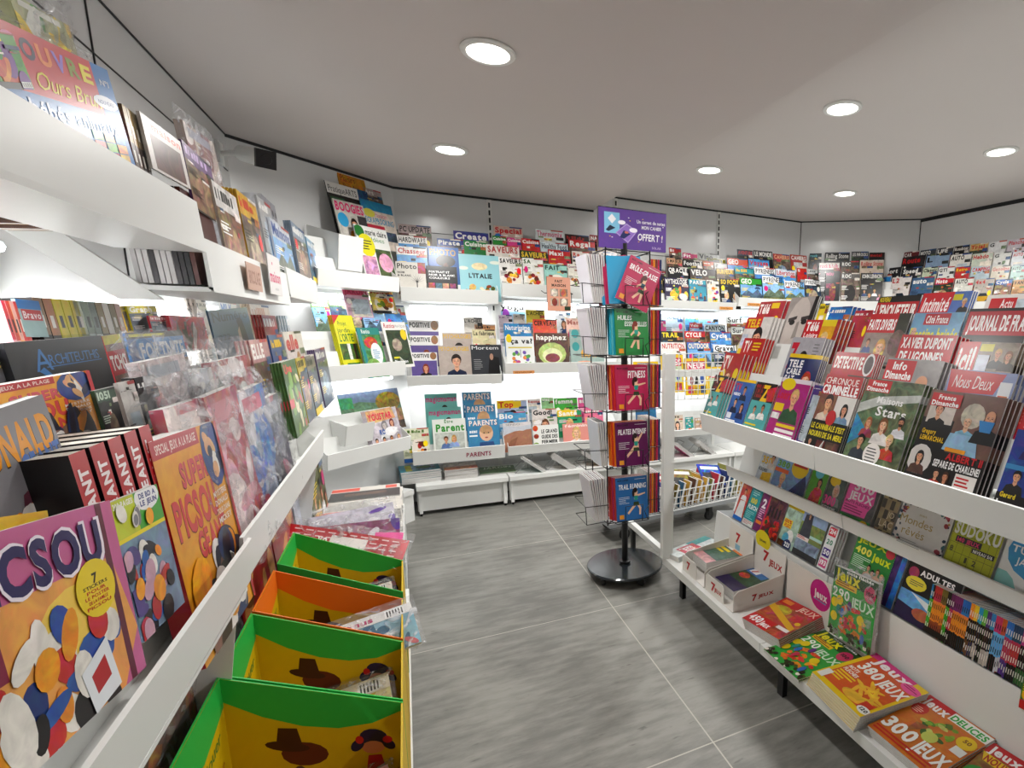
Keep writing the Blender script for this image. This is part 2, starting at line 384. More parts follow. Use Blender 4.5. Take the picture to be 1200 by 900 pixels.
def std_cover(w, h, title, bg, tc, kind, seed, band=None, sub=None):
    rng = random.Random(seed); a = Art(w, h)
    a.r(0, 0, 1, 1, bg, .18 if kind not in ('photo', 'land') else .3)
    mh = min(.2, .13 * (w / h) / .75 + .035)
    if kind == 'text': pass
    else:
        if kind in ('land', 'photo', 'dark'): picture(a, kind, rng, 0, mh + .05, 1, 1)
        else: picture(a, kind, rng, .05, mh + .07, 1, .97)
    if band: a.r(0, 0, .8 if seed % 3 else 1, mh + .05, band)
    if title:
        n = len(title); wd = min(.9, .135 * n + .08) if n > 1 else .25
        a.t(title, .05, .035, .05 + wd, mh + .01, tc, 1 if n > 7 else 2)
    else:
        xq = .06
        for q in range(7): wq = rng.uniform(.04, .1); a.r(xq, .05 + rng.choice([0, 0, .03]), xq + wq, mh * .85, tc); xq += wq + rng.choice([.02, .02, .06])
    for q in range(5):
        uq = rng.uniform(.0, .85); vq = rng.uniform(mh + .01, .42)
        if kind not in ('plan', 'text'): a.r(uq, vq, uq + rng.uniform(.06, .28), vq + rng.uniform(.015, .06), rng.choice(['e8e4dc', '2a2624', 'b84a3a', '3a5a80', '8a7a5a', '6a8a5a', 'd8c060', bg]), rng.choice([0, .6, .9]))
    c2 = rng.choice(['fff', 'ffe21c', '111', tc]) if kind not in ('plan', 'text') else '333'
    for q in range(2): a.bars(.05, .34 + q * .3 + rng.uniform(0, .05), .42, 4, c2, rng, .032)
    if rng.random() < .3: a.e(rng.choice([.15, .85]), rng.uniform(.3, .5), .09, .09, rng.choice(['ffe21c', 'd7277f', 'e23', 'f4f0e8']), 0)
    a.r(.55, .0, .98, .03, rng.choice(['d8d0c8', '222', 'b33', '3a5a8a']), .5); a.r(.72, mh + .015, .99, mh + .09, rng.choice(['d8d0c8', '333', 'b86a4a', '3a5a8a', '7a8a6a']), .9)
    if sub: a.r(.04, .74, .96, .9, '111' if tc != '111' else 'fff'); a.t(sub, .07, .765, .93, .875, 'ffe21c' if tc != '111' else '111', 1)
    elif rng.random() < .4 and kind not in ('plan', 'text'): a.r(.0, .88, rng.uniform(.5, 1), 1, rng.choice(['c22', '111', '235a9a', 'ffe21c']))
    if rng.random() < .5: a.r(.76, .86, .96, .97, 'f4f4f4'); [a.r(.78 + i * .03, .875, .79 + i * .03, .955, '111') for i in range(6)]
    return a
# ---------------------------------------------------------------- planes and magazines
class Plane:
    def __init__(s, o, u, lean, name=''):
        s.o = Vector(o); s.u = Vector(u).normalized(); back = Vector((-s.u.y, s.u.x, 0))
        s.v = Vector((0, 0, 1)) * math.cos(R(lean)) + back * math.sin(R(lean)); s.n = s.u.cross(s.v); s.name = name
    def hit(s, px, py, off=0):
        d = ray(px, py); o = s.o + s.n * off; t = (o - C0).dot(s.n) / d.dot(s.n); P = C0 + d * t - o
        return P.dot(s.u), P.dot(s.v)
    def s_for(s, px, t, off=0):     # s along u so that the point at height t projects to column px
        A = s.o + s.v * t + s.n * off - C0; MI = MW.transposed(); a = MI @ A; b = MI @ s.u; k = (px - CX) / FPX
        return (k * a.z - a.x) / (b.x - k * b.z)
    def mw(s, sc, t, off=0, rot=0):
        u = s.u * math.cos(rot) + s.v * math.sin(rot); v = -s.u * math.sin(rot) + s.v * math.cos(rot); y = -s.n
        p = s.o + s.u * sc + s.v * t + s.n * off
        return Matrix(((u.x, y.x, v.x, p.x), (u.y, y.y, v.y, p.y), (u.z, y.z, v.z, p.z), (0, 0, 0, 1)))
def hplane(z, u=(0, -1, 0)):
    p = Plane((0, 0, z), u, 0); p.v = Vector((-p.u.y, p.u.x, 0)); p.n = Vector((0, 0, 1)); return p
CN = [('white', 'e8e8e4'), ('black', '151515'), ('grey', '8a8a8a'), ('red', 'c4202a'), ('pink', 'e85a9a'), ('orange', 'e8742a'), ('yellow', 'e8cc20'), ('green', '3a8a3a'), ('teal', '2a9a96'), ('pale blue', 'a8d0e0'), ('blue', '2a62b0'), ('navy', '1c2450'), ('purple', '6a3a9a'), ('brown', '7a5436'), ('beige', 'd8c8a8'), ('mint green', 'b8dcc8'), ('lime green', 'a8b820'), ('dark red', '6a1420'), ('pale pink', 'f0c8c0'), ('lavender', 'b8b0d8')]
def cname(c):
    a = [x ** .45 for x in lin(c)]
    return min(CN, key=lambda k: sum((p - q ** .45) ** 2 for p, q in zip(a, lin(k[1]))))[0]
KP = {'face': 'a portrait', 'duo': 'two portraits', 'people': 'a group of people', 'land': 'a landscape photo', 'car': 'a car', 'food': 'food', 'photo': 'a dim photo', 'game': 'game badges', 'blob': 'bright shapes', 'plan': 'pale panels', 'dark': 'a dark picture', 'text': 'plain lettering', None: 'artwork'}
def mag_mesh(art, w, h, th, bg, spine=None, parts=False, name='magazine', mw=None, pm='pages', matt='cover'):
    def cov(mb):
        mb.poly([(-w / 2, 0, 0), (w / 2, 0, 0), (w / 2, 0, h), (-w / 2, 0, h)], matt, bg, 0)
        mb.poly([(-w / 2, th, 0), (-w / 2, th, h), (w / 2, th, h), (w / 2, th, 0)], matt, 'e0ddd8', .3)
        mb.poly([(-w / 2, 0, 0), (-w / 2, 0, h), (-w / 2, th, h), (-w / 2, th, 0)], matt, spine or bg, .1)
        if art: art.put(mb, matt)
    def pag(mb):
        e = .0006 if th > .003 else 0
        mb.box((-w / 2 + e, e, .0005), (w / 2 - .0008, th - e, h - .0008), pm)
    if parts:
        root = empty(name, mw); a = MB(); cov(a); b = MB(); pag(b)
        c = a.build('printed_cover', root); d = b.build('page_block', root); kids[root.name] = [c, d]
        return root
    a = MB(); pag(a); cov(a)
    return a.build(name, None, mw)
ORD = ['first', 'second', 'third', 'fourth', 'fifth', 'sixth', 'seventh', 'eighth', 'ninth', 'tenth', 'eleventh', 'twelfth', 'thirteenth', 'fourteenth', 'fifteenth', 'sixteenth']
CNT = [0]
def copies_behind(o, pl, n, s, t, off, rot, th, label, group, dx=.004, dy=.0, gap=1.25, name=None):
    if gap > 1.06 and n > 3: gap *= n / 3.; dx *= n / 3.; n = 3
    for i in range(1, n + 1):
        copy_tree(o, pl.mw(s + dx * i, t + dy * i, off - i * th * gap, rot - .002 * i), label, group)
def row(pl, ents, where, group, th=.005, parts=False, off=0, ncop=0, lean_to=True, hmax=.36, cat='magazine', dx=.004, gap=1.3, t0=0.0, kindname='magazine', clamp=True):
    """ents: (x0,x1,ytop,title,bg,tc,kind[,opts])  pixel columns of the top edge"""
    for i, e in enumerate(ents):
        x0, x1, yt, title, bg, tc, kind = e[:7]; op = e[7] if len(e) > 7 else {}
        of = off + op.get('off', 0)
        s0, t = pl.hit(x0, yt, of); s1 = pl.s_for(x1, t, of); w = abs(s1 - s0); h = min(t - t0, hmax) + op.get('dh', 0)
        base = t - (t - t0 if t - t0 <= hmax else hmax); CNT[0] += 1
        if op.get('h') and not (clamp and op['h'] > t - t0): h = op['h']; base = t - h
        art = op['art'](w, h) if op.get('art') else std_cover(w, h, title, bg, tc, kind, CNT[0] * 7 + 3, op.get('band'), op.get('sub'))
        mw = pl.mw((s0 + s1) / 2, base, of)
        nm = op.get('name', kindname)
        o = mag_mesh(art, w, h, op.get('th', th), bg, op.get('spine'), parts, nm, mw, matt=op.get('matt', 'cover'))
        what = op.get('d') or f"{cname(bg)} magazine with {KP[kind]}"
        if 'd' not in op and len(what.split()) + len(where.split()) > 13: what = f"{cname(bg)} magazine"
        lb = f"{what}, {ORD[i]} from left, {where}" if len(ents) > 1 else f"{what}, {where}"
        if len(lb.split()) > 16: lb = f"{what}, {where}"
        tag(o, lb, op.get('cat', cat), group)
        nc = op.get('n', ncop)
        if nc: copies_behind(o, pl, nc, (s0 + s1) / 2, base, of, 0, op.get('th', th), (f"spare copy behind the {ORD[i]} magazine from the left, {where}" if len(ents) > 1 else f"spare copy behind the {what}"), f"spare copies behind the {what}, {where}", dx=op.get('dx', dx), gap=gap)
def free(pl, TL, TR, B, bg, art, label, name='magazine', th=.005, cat='magazine', group=None, parts=True, off=0, spine=None, pm='pages', matt='cover', n=0, h=None, gap=1.2, dx=0, dy=0, clabel=None):
    """TL, TR pixel corners of the top edge, B pixel on the bottom-right corner"""
    a = Vector(pl.hit(*TL, off)); b = Vector(pl.hit(*TR, off)); c = Vector(pl.hit(*B, off)) if B else None
    u = (b - a); w = u.length; u.normalize(); v = Vector((-u.y, u.x))
    hh = h or abs((b - c).dot(v)); rot = math.atan2(u.y, u.x); m = (a + b) / 2 - v * hh
    mw = pl.mw(m.x, m.y, off, rot)
    o = mag_mesh(art(w, hh) if art else None, w, hh, th, bg, spine, parts, name, mw, pm, matt)
    tag(o, label, cat, group)
    if n: copies_behind(o, pl, n, m.x, m.y, off, rot, th, clabel or 'spare copy under ' + label, 'spare copies ' + (clabel or label).replace('spare copy ', ''), dx, dy, gap)
    return o, w, hh, mw
# ================================================================ ROOM
YB, XL, XR, ZL, ZR, XS = 4.25, -.72, 4.33, 2.21, 2.332, 1.40
def simple(name, lo, hi, mat): b = MB(); b.box(lo, hi, mat); return struct(b.build(name))
simple('floor', (-1.0, -2.2, -.05), (4.6, 4.6, 0), 'floor')
simple('ceiling', (XS, -2.2, ZR), (4.6, 4.6, ZR + .05), 'ceil')
simple('ceiling_soffit', (-1.0, -2.2, ZL), (XS, 4.6, ZR + .06), 'soffit')
simple('wall_left', (XL - .08, -2.2, 0), (XL, 3.56, ZL), 'wallwhite')
simple('wall_back', (-.03, YB, 0), (3.51, YB + .08, ZR), 'wallwhite')
simple('wall_right', (XR, -2.2, 0), (XR + .08, 3.62, ZR), 'wallwhite')
simple('wall_front', (-1.0, -2.28, 0), (4.6, -2.2, ZR), 'wallwhite')
def frame(p, q):
    p = Vector((*p, 0)); q = Vector((*q, 0)); u = (q - p).normalized()
    return Matrix(((u.x, -u.y, 0, p.x), (u.y, u.x, 0, p.y), (0, 0, 1, 0), (0, 0, 0, 1))), (q - p).length
CL0, CL1 = (XL, 3.53), (.0, YB)          # left corner panel
CR0, CR1 = (3.48, YB), (XR, 3.58)        # right corner panel
for nm, p, q in (('wall_corner_left', CL0, CL1), ('wall_corner_right', CR0, CR1)):
    F, L = frame(p, q); b = MB(); b.box((-.03, 0, 0), (L + .03, .08, ZL if 'left' in nm else ZR), 'wallwhite', T=F); struct(b.build(nm))
# black shadow gap under the ceiling, panel joints and slotted uprights
b = MB(); b.box((0, YB - .006, ZL - .014), (XS, YB, ZL), 'dark'); b.box((XS, YB - .006, ZR - .012), (3.48, YB, ZR), 'dark')
F, L = frame(CL0, CL1); b.box((0, -.006, ZL - .014), (L, 0, ZL), 'dark', T=F)
F, L = frame(CR0, CR1); b.box((0, -.006, ZR - .01), (L, 0, ZR), 'dark', T=F)
b.box((XR - .006, -2.2, ZR - .03), (XR, 3.58, ZR), 'dark'); b.box((XL, -2.2, ZL - .006), (XL + .004, 3.53, ZL), 'dark')
struct(b.build('trim_1'))
def upright(x, zt, n):
    b = MB(); b.box((x - .016, YB - .008, .2), (x + .016, YB, zt), 'white')
    z = zt - .02
    while z > zt - .75: b.box((x - .006, YB - .0095, z - .035), (x + .006, YB - .008, z), 'dark'); z -= .052
    struct(b.build('trim_%d' % n))
upright(.612, ZL - .014, 2); upright(1.585, ZR - .012, 3); upright(2.553, ZR - .012, 4)
b = MB(); b.box((3.476, YB - .004, .3), (3.482, YB, ZR), 'dark'); b.box((.0, YB - .002, 1.93), (XS, YB - .0005, 1.934), 'dark')
b.box((1.6, YB - .002, 1.905), (2.54, YB - .0005, 1.909), 'dark')
b.box((XR - .004, 3.575, .3), (XR, 3.582, ZR), 'dark')
for y in (2.2, 1.27): b.box((XL, y, .9), (XL + .003, y + .006, ZL), 'dark')
b.box((XL, -2.2, 2.03), (XL + .003, 3.5, 2.034), 'dark')
struct(b.build('trim_5'))
# ================================================================ CEILING LIGHTS
def lamp(px, py, z, where):
    p = at(px, py, z=z); root = empty('ceiling_light', Matrix.Translation((p.x, p.y, z)))
    b = MB(); b.lathe([(.068, 0), (.088, 0), (.09, -.004), (.086, -.009), (.07, -.010), (.068, -.004)], 'white', 40); b.build('trim_ring', root)
    b = MB(); b.lathe([(0.0001, -.006), (.069, -.006)], 'lamp', 40); b.build('diffuser', root)
    tag(root, f"round recessed ceiling light glowing white, {where}", 'ceiling light', 'recessed ceiling lights')
    area('downlight', (p.x, p.y, z - .02), (0, 0, -1), .13, .13, LAMP_W, (1, .985, .955), 'DISK', 165)
lamp(572, 60, ZL, 'largest, nearest the camera')
lamp(527.5, 174.5, ZL, 'nearest the security camera corner')
lamp(831.3, 198.4, ZR, 'nearest above the spinner header sign')
lamp(987.3, 126, ZR, 'upper one right of centre')
lamp(1173, 176.8, ZR, 'farthest right in the photo')
lamp(990, 226, ZR, 'smallest, nearest the right back corner')
def hidden_lamp(x, y, z):
    root = empty('ceiling_light', Matrix.Translation((x, y, z)))
    b = MB(); b.lathe([(.068, 0), (.088, 0), (.09, -.004), (.086, -.009), (.07, -.010), (.068, -.004)], 'white', 40); b.build('trim_ring', root)
    b = MB(); b.lathe([(0.0001, -.006), (.069, -.006)], 'lamp', 40); b.build('diffuser', root)
    tag(root, 'round recessed ceiling light further back along the shop ceiling', 'ceiling light', 'recessed ceiling lights out of view')
    area('downlight', (x, y, z - .02), (0, 0, -1), .13, .13, LAMP_W, (1, .985, .955), 'DISK', 165)
for x, y, z in ((1.9, .85, ZR), (3.1, .85, ZR), (1.9, -.4, ZR)): hidden_lamp(x, y, z)
# ================================================================ SHELVING
def strip(F, x0, x1, y, z, where, w=STRIP_W, aim=(0, .35, -1)):
    b = MB(); b.tube([(x0 + .03, y, z), (x1 - .03, y, z)], .011, 'strip', 8)
    o = b.build('tube_light', None, F.copy()); tag(o, f"glowing white light tube under {where}", 'light tube')
    p = F @ Vector(((x0 + x1) / 2, y, z - .014)); d = F.to_3x3() @ Vector(aim)
    l = area('tube_glow', p, d, x1 - x0 - .06, .02, w * (x1 - x0))
    # align the long side with the shelf
    zx = -d.normalized(); ux = (F.to_3x3() @ Vector((1, 0, 0))).normalized(); vy = zx.cross(ux)
    l.matrix_world = Matrix(((ux.x, vy.x, zx.x, p.x), (ux.y, vy.y, zx.y, p.y), (ux.z, vy.z, zx.z, p.z), (0, 0, 0, 1)))
def dshelf(F, x0, x1, yf, yb, z0, z1, label, steps=3, dz=.07, dy=.045, cheeks=True, backp=True, lipl=.02, th=.012, name='display_shelf', zt=None):
    """local frame: x along, y to the wall (0 = wall plane, negative = out); yf front, yb back"""
    root = empty(name, F @ Matrix.Translation((x0, 0, 0)))
    tag(root, label, 'shelf'); L = x1 - x0
    b = MB(); b.prism([(yf, z0), (yf - lipl, z1), (yf - lipl + .006, z1 + .002), (yf + .008, z0 + .004)], .001, L - .001); b.build('front_lip', root)
    b = MB(); b.box((.001, yf, z0 - .002), (L - .001, yb, z0 + .008)); b.build('shelf_floor', root)
    for k in range(1, steps):
        y = yf + .035 + k * dy - .007; z = z0 + .009 + k * dz; q = .176
        b = MB(); b.prism([(y - .02, z0 + .008), (y - .004, z - .004), (y + q * .04 - .001, z + .04), (y + q * .04 + .001, z + .04), (y + .002, z), (y + dy - .012, z), (y + dy - .012, z - .003), (y + .0, z - .004), (y - .017, z0 + .008)], .006, L - .006)
        b.build('step', root)
    if cheeks:
        yk = min(yb, yf + .02 + steps * dy + .02)
        for x in (0, L - .003):
            b = MB(); b.prism([(yf + .009, z0), (yf - lipl + .008, z1), (yk, (zt or z1 + .16)), (yb, (zt or z1 + .16)), (yb, z0)], x, x + .003); b.build('side_panel', root)
    return root
FB = Matrix.Translation((0, YB, 0))                       # back wall frame
yF = -.33                                                # shelf fronts at y = 3.92
dshelf(FB, .0, .60, yF, -.02, 1.452, 1.535, 'upper white display shelf left of the slotted upright', 4)
dshelf(FB, .625, 1.50, yF, -.02, 1.507, 1.590, 'upper white display shelf right of the slotted upright, behind the spinner', 4)
dshelf(FB, 1.60, 2.55, yF, -.02, 1.462, 1.522, 'upper white display shelf with football and comic titles', 4)
dshelf(FB, 2.57, 3.28, yF, -.02, 1.50, 1.570, 'upper white display shelf with travel titles', 4)
dshelf(FB, .0, .60, yF, -.02, .900, .965, 'middle white display shelf left of the slotted upright', 3)
dshelf(FB, .625, 1.50, yF, -.02, .965, 1.040, 'middle white display shelf right of the slotted upright', 4)
dshelf(FB, 1.60, 2.55, yF, -.02, .90, .965, 'middle white display shelf behind the wire grid', 4)
dshelf(FB, 2.57, 3.28, yF, -.02, .90, .965, 'middle white display shelf hidden behind the gondola', 2)
dshelf(FB, .0, .60, yF, -.02, .360, .455, 'lower white display shelf with the wording on its lip', 3)
dshelf(FB, .625, 1.50, yF + .02, -.02, .365, .432, 'lower white display shelf right of the slotted upright', 3)
dshelf(FB, 1.60, 2.55, yF, -.02, .40, .455, 'lower white display shelf behind the wire trolley', 3)
for x0, x1, z, wh in ((.0, .6, 1.42, 'the upper left back shelf'), (.625, 1.5, 1.47, 'the upper back shelf, right part'), (1.6, 2.55, 1.43, 'the upper football shelf'), (2.57, 3.3, 1.46, 'the upper travel shelf'),
                      (.0, .6, .87, 'the middle left back shelf'), (.625, 1.5, .93, 'the middle right back shelf'), (1.6, 2.55, .87, 'the middle shelf behind the grid')):
    strip(FB, x0 + .02, x1 - .02, -.12, z, wh)
# bench
def bench(x0, x1, label, z=.222):
    root = empty('wall_bench', FB @ Matrix.Translation((x0, 0, 0))); L = x1 - x0; tag(root, label, 'bench')
    b = MB(); b.box((.002, -.39, z - .03), (L - .002, -.002, z)); b.build('bench_top', root)
    b = MB(); b.box((.004, -.335, .03), (L - .004, -.325, z - .03)); b.build('front_panel', root)
    for x in (.012, L - .035):
        b = MB(); b.box((x, -.36, .02), (x + .022, -.336, z - .03)); b.box((x + .004, -.352, 0), (x + .018, -.338, .02), 'black'); b.build('leg', root)
bench(.005, .61, 'long low white wall bench under the parents shelf'); bench(.615, 1.585, 'long low white wall bench holding the wire book stands, left of the post')
bench(1.59, 2.55, 'long low white wall bench behind the wire trolley'); bench(2.555, 3.45, 'long low white wall bench near the right corner')
# left corner fixture
FC, LC = frame(CL0, CL1)
dshelf(FC, .18, LC - .30, -.29, -.02, 1.50, 1.585, 'upper white corner shelf with stepped pockets left of the back wall', 3, .11, .055, lipl=.01)
dshelf(FC, .14, LC - .32, -.31, -.02, .985, 1.07, 'middle white corner shelf with stepped pockets of garden magazines', 3, .11, .055, lipl=.01)
dshelf(FC, .12, LC - .31, -.30, -.02, .50, .585, 'lower white corner shelf with stepped pockets above the newspapers', 3, .11, .055, lipl=.01)
strip(FC, .2, LC - .20, -.10, 1.46, 'the upper corner shelf'); strip(FC, .2, LC - .20, -.10, .95, 'the middle corner shelf')
root = empty('wall_bench', FC); tag(root, 'low white corner bench beside the teal stack', 'bench')
b = MB(); b.prism([(-.30, .19), (-.30, .222), (-.002, .222), (-.002, .19)], .05, LC - .31); b.build('bench_top', root)
b = MB(); b.box((.054, -.28, .0), (LC - .30, -.27, .19)); b.build('front_panel', root)
# right corner and right wall
FR, LR = frame(CR0, CR1); FW = Matrix(((0, 1, 0, XR), (-1, 0, 0, 3.58), (0, 0, 1, 0), (0, 0, 0, 1)))
dshelf(FR, .24, LR - .2, -.26, -.02, 1.50, 1.57, 'upper white corner shelf with music titles', 4)
strip(FR, .24, LR - .2, -.12, 1.46, 'the upper right corner shelf')
dshelf(FR, .24, LR - .2, -.26, -.02, .95, 1.02, 'middle white corner shelf behind the gondola', 2)
for k in range(3):
    dshelf(FW, .16 + k * .9, 1.04 + k * .9, -.33, -.02, 1.47, 1.54, ('upper white display shelf on the right wall, farthest section', 'upper white display shelf on the right wall, middle section', 'upper white display shelf on the right wall, nearest section')[k], 4)
    dshelf(FW, .16 + k * .9, 1.04 + k * .9, -.33, -.02, .92, .99, ('middle right wall shelf, farthest section', 'middle right wall shelf, middle section', 'middle right wall shelf, nearest section')[k], 2)
strip(FW, .16, 2.8, -.12, 1.43, 'the upper right wall shelf', 5)
# ---- left wall fixture
FL = Matrix(((0, -1, 0, XL), (1, 0, 0, 0), (0, 0, 1, 0), (0, 0, 0, 1)))     # x along +y, y to the wall
dshelf(FL, -.3, 1.50, -.36, -.215, 1.445, 1.545, 'deep white top shelf on the left wall, nearest the camera', 1, .03, .09, cheeks=False, lipl=-.006)
topm = dshelf(FL, 1.51, 2.42, -.36, -.18, 1.365, 1.475, 'lower set white top shelf carrying the pink word card', 1, .03, .09, cheeks=False, lipl=-.006, zt=1.50)
dshelf(FL, 2.43, 3.2, -.36, -.18, 1.395, 1.50, 'white top shelf on the left wall nearest the corner', 1, .03, .09, cheeks=False, lipl=-.006)
strip(FL, -.2, 1.45, -.09, 1.425, 'the nearest top shelf on the left wall', 7, (0, .6, -1)); strip(FL, 1.6, 3.1, -.05, 1.35, 'the far top shelf on the left wall', 4)
b = MB(); b.prism([(-.275, 1.343), (-.205, 1.343), (-.05, 1.475), (-.13, 1.475)], .0, .012); b.prism([(-.207, 1.343), (-.203, 1.343), (-.048, 1.475), (-.052, 1.475)], .012, .03, 'grey'); b.prism([(-.02, 1.2), (-.02, 1.6), (-.0, 1.6), (-.0, 1.2)], .02, .05); b.build('bracket', topm)
for q in (.88,): 
    b = MB(); b.prism([(-.275, 1.373), (-.19, 1.373), (-.02, 1.475), (-.13, 1.475)], q, q + .012); b.build('bracket', topm)
def left_unit(y0, y1, dx, label):
    root = empty('magazine_rack', FL @ Matrix.Translation((y0, 0, 0))); tag(root, label, 'rack'); L = y1 - y0
    f = -.405 - dx; zb = .80 if y0 < 0 else .785
    b = MB(); b.prism([(f, zb), (f - .010, .885), (f - .004, .887), (f + .007, zb)], .001, L - .001); b.build('front_lip', root)
    b = MB(); b.box((.001, f + .007, .780), (L - .001, -.01, .787)); b.build('shelf_floor', root)
    for k in range(1, 5):
        y = f + .02 + k * .07; z = .79 + .075 * k
        b = MB(); b.prism([(y - .012, .785), (y - .004, z + .07), (y + .002, z + .07), (y - .004, z), (y + .05, z), (y + .05, z - .006), (y - .008, z - .006)], .006, L - .006); b.build('step', root)
    b = MB(); b.prism([(f + .14, .16), (f + .16, .77), (f + .166, .77), (f + .146, .16)], .004, L - .004); b.build('sloping_back', root)
    b = MB(); b.box((.002, f - .262, .13), (L - .002, -.01, .16)); b.build('base_shelf', root)
    b = MB(); b.box((.002, f - .23, .0), (L - .002, f - .22, .13)); b.build('plinth', root)
    b = MB(); b.prism([(f + .12, .16), (f + .02, .79), (f + .02, .86), (-.08, 1.19), (-.01, 1.19), (-.01, .16)], L - .003, L); b.build('side_panel', root)
    return root
left_unit(-.3, 1.25, .015, 'white stepped magazine rack along the left wall, nearest the camera')
left_unit(1.256, 2.46, 0, 'white stepped magazine rack along the left wall, with wrapped magazines')
# ================================================================ RIGHT GONDOLA (long display island)
GY0, GY1 = 2.27, -.4
G = Matrix(((0, 1, 0, 0), (-1, 0, 0, GY0), (0, 0, 1, 0), (0, 0, 0, 1)))   # local x = towards the camera, local y = world x
def gondola():
    root = empty('display_gondola', G); tag(root, 'long white double sided display gondola with stepped magazine tiers', 'display gondola')
    L = GY0 - GY1; segs = [(0, .83), (.834, 1.65), (1.654, L)]
    for a, c in segs:
        b = MB(); b.prism([(1.09, .138), (1.09, .165), (1.39, .165), (1.39, .138)], a, c); b.prism([(1.088, .130), (1.088, .168), (1.094, .168), (1.094, .130)], a, c); b.build('base_shelf', root)
        b = MB(); b.prism([(1.385, .165), (1.40, .365), (1.406, .365), (1.39, .165)], a, c); b.build('riser', root)
        b = MB(); b.prism([(1.40, .355), (1.40, .365), (1.50, .352), (1.50, .342)], a, c, 'grey'); b.build('ledge', root)
        b = MB(); b.prism([(1.46, .548), (1.447, .605), (1.453, .607), (1.468, .552), (1.60, .552), (1.60, .545)], a, c); b.build('middle_lip', root)
        b = MB(); b.prism([(1.30, .800), (1.286, .888), (1.292, .890), (1.308, .806), (1.74, .806), (1.74, .800)], a, c); b.build('upper_lip', root)
        b = MB(); b.prism([(1.50, .345), (1.60, .62), (1.606, .62), (1.506, .345)], a, c); b.build('lower_back', root)
        b = MB(); b.prism([(1.53, .57), (1.60, .80), (1.606, .80), (1.536, .57)], a, c); b.build('middle_back', root)
        for k in range(1, 5):
            x = 1.32 + .065 * k - .009; z = .86 + .07 * k - .004; zl = z + .10
            b = MB(); b.prism([(x - .012, z - .03), (x + .0364, zl), (x + .0384, zl), (x + .003, z), (x + .062, z), (x + .062, z - .004), (x + .001, z - .004), (x - .010, z - .03)], a + .002, c - .002); b.build('step', root)
        b = MB(); b.prism([(1.64, 1.13), (1.72, 1.35), (1.726, 1.35), (1.648, 1.13)], a, c); b.build('top_back', root)
    for x in (.0, .83, 1.652):
        b = MB(); b.prism([(1.31, .81), (1.31, .88), (1.63, 1.23), (1.72, 1.34), (1.79, 1.34), (1.79, .17), (1.63, .17), (1.52, .345), (1.63, .81)], x, x + .003); b.build('end_panel' if x == 0 else 'divider', root)
    b = MB(); b.box((.0, 1.79, .0), (L, 1.805, 1.35)); b.build('core_panel', root)
    b = MB(); b.box((.0, 1.075, .168), (.032, 1.13, 1.182)); b.build('end_post', root)
    b = MB(); b.prism([(1.12, .135), (1.12, .165), (1.15, .165), (1.15, .135)], -.57, .0); b.build('foot_rail', root)
    for x in (-.52, .12, .9, 1.8): b = MB(); b.box((x, 1.125, 0), (x + .03, 1.145, .137), 'black'); b.build('foot', root)
    # far side of the island
    b = MB(); b.box((.0, 1.81, .13), (L, 2.2, .165)); b.build('rear_base', root)
    # wire grid at the end
    b = MB(); y0, y1, z0, z1 = 1.13, 1.42, .96, 1.182
    for i in range(9): x = y0 + (y1 - y0) * i / 8; b.tube([(-.004, x, z0), (-.004, x, z1)], .002, 'white', 5)
    for i in range(6): z = z0 + (z1 - z0) * i / 5; b.tube([(-.007, y0 - .01, z), (-.007, y1, z)], .0022, 'white', 5)
    b.build('wire_grid', root)
    return root
gondola()
# ================================================================ MAGAZINES ON THE BACK WALL
def bplane(y, z, lean=10): return Plane((0, y, z), (1, 0, 0), lean)
def rows(P, where, group, sets, z0, y0=3.955, dy=.045, dz=.07, **kw):
    for k, ents in enumerate(sets):
        if ents: row(P(y0 + k * dy, z0 + .012 + dz * k), ents, f"{('front', 'second', 'third', 'back')[k]} row, {where}", group, **kw)
W, K, RD = 'eceae6', '151515', 'c01f26'
def art_photo_dark(w, h):
    a = Art(w, h); a.r(0, 0, 1, 1, '16181a'); a.t('PORTRAIT ET', .08, .14, .75, .2, 'fff', 1); a.t('NOIR & BLANC', .08, .23, .92, .29, 'fff', 1); a.t('COULEURS', .08, .32, .75, .38, 'fff', 1)
    for i, (c, u) in enumerate((('b04038', .05), ('4a7a8a', .28), ('c79a7a', .5), ('8a3a6a', .74))): a.r(u, .5, u + .2, .68, c, .8)
    return a
def art_portrait_blue(w, h):
    a = Art(w, h); a.r(0, 0, 1, 1, '2a6db5', .1); a.t('PHOTO', .05, .05, .9, .2, 'c9a24a', 1); a.e(.55, .33, .32, .14, '14110f'); a.face(.55, .42, .19, '6b3f28', '14110f', '241a16'); return a
def art_tree(w, h):
    a = Art(w, h); a.r(0, 0, 1, 1, 'd8d4cc', .05); a.t('Photo', .05, .04, .7, .18, '2a2422', 1); a.r(.74, .0, 1, .3, 'a33', .8)
    a.t('NOIR', .05, .26, .3, .31, '222', 2); a.t('& BLANC', .05, .34, .5, .39, '222', 2)
    for q in range(9):
        t = .35 + q * .33; a.P([(.68, .55), (.70, .55), (.68 + .3 * math.cos(-t), .55 - .26 * math.sin(t))], '222')
    a.r(.67, .5, .70, .8, '222'); a.r(.05, .8, .5, .88, '8a5a3a'); return a
def art_italie(w, h):
    a = Art(w, h); a.r(0, 0, 1, 1, '9fcfd6'); a.e(.5, .25, .2, .08, 'e8d8b0', .3); a.e(.9, .15, .14, .04, 'dfe8dc'); a.e(.1, .3, .12, .04, 'dfe8dc')
    a.t("L'ITALIE", .22, .40, .8, .5, '17181a', 2)
    rng = random.Random(5)
    for q in range(16): a.e(.5 + rng.uniform(-.32, .34), .75 + rng.uniform(-.1, .1), rng.uniform(.03, .09), rng.uniform(.03, .07), rng.choice(['8a2f1c', 'c98a3a', 'd9b46a', '5a6a2a', 'b5482a', 'efe0c0']), .3, rng.uniform(0, 3))
    return a
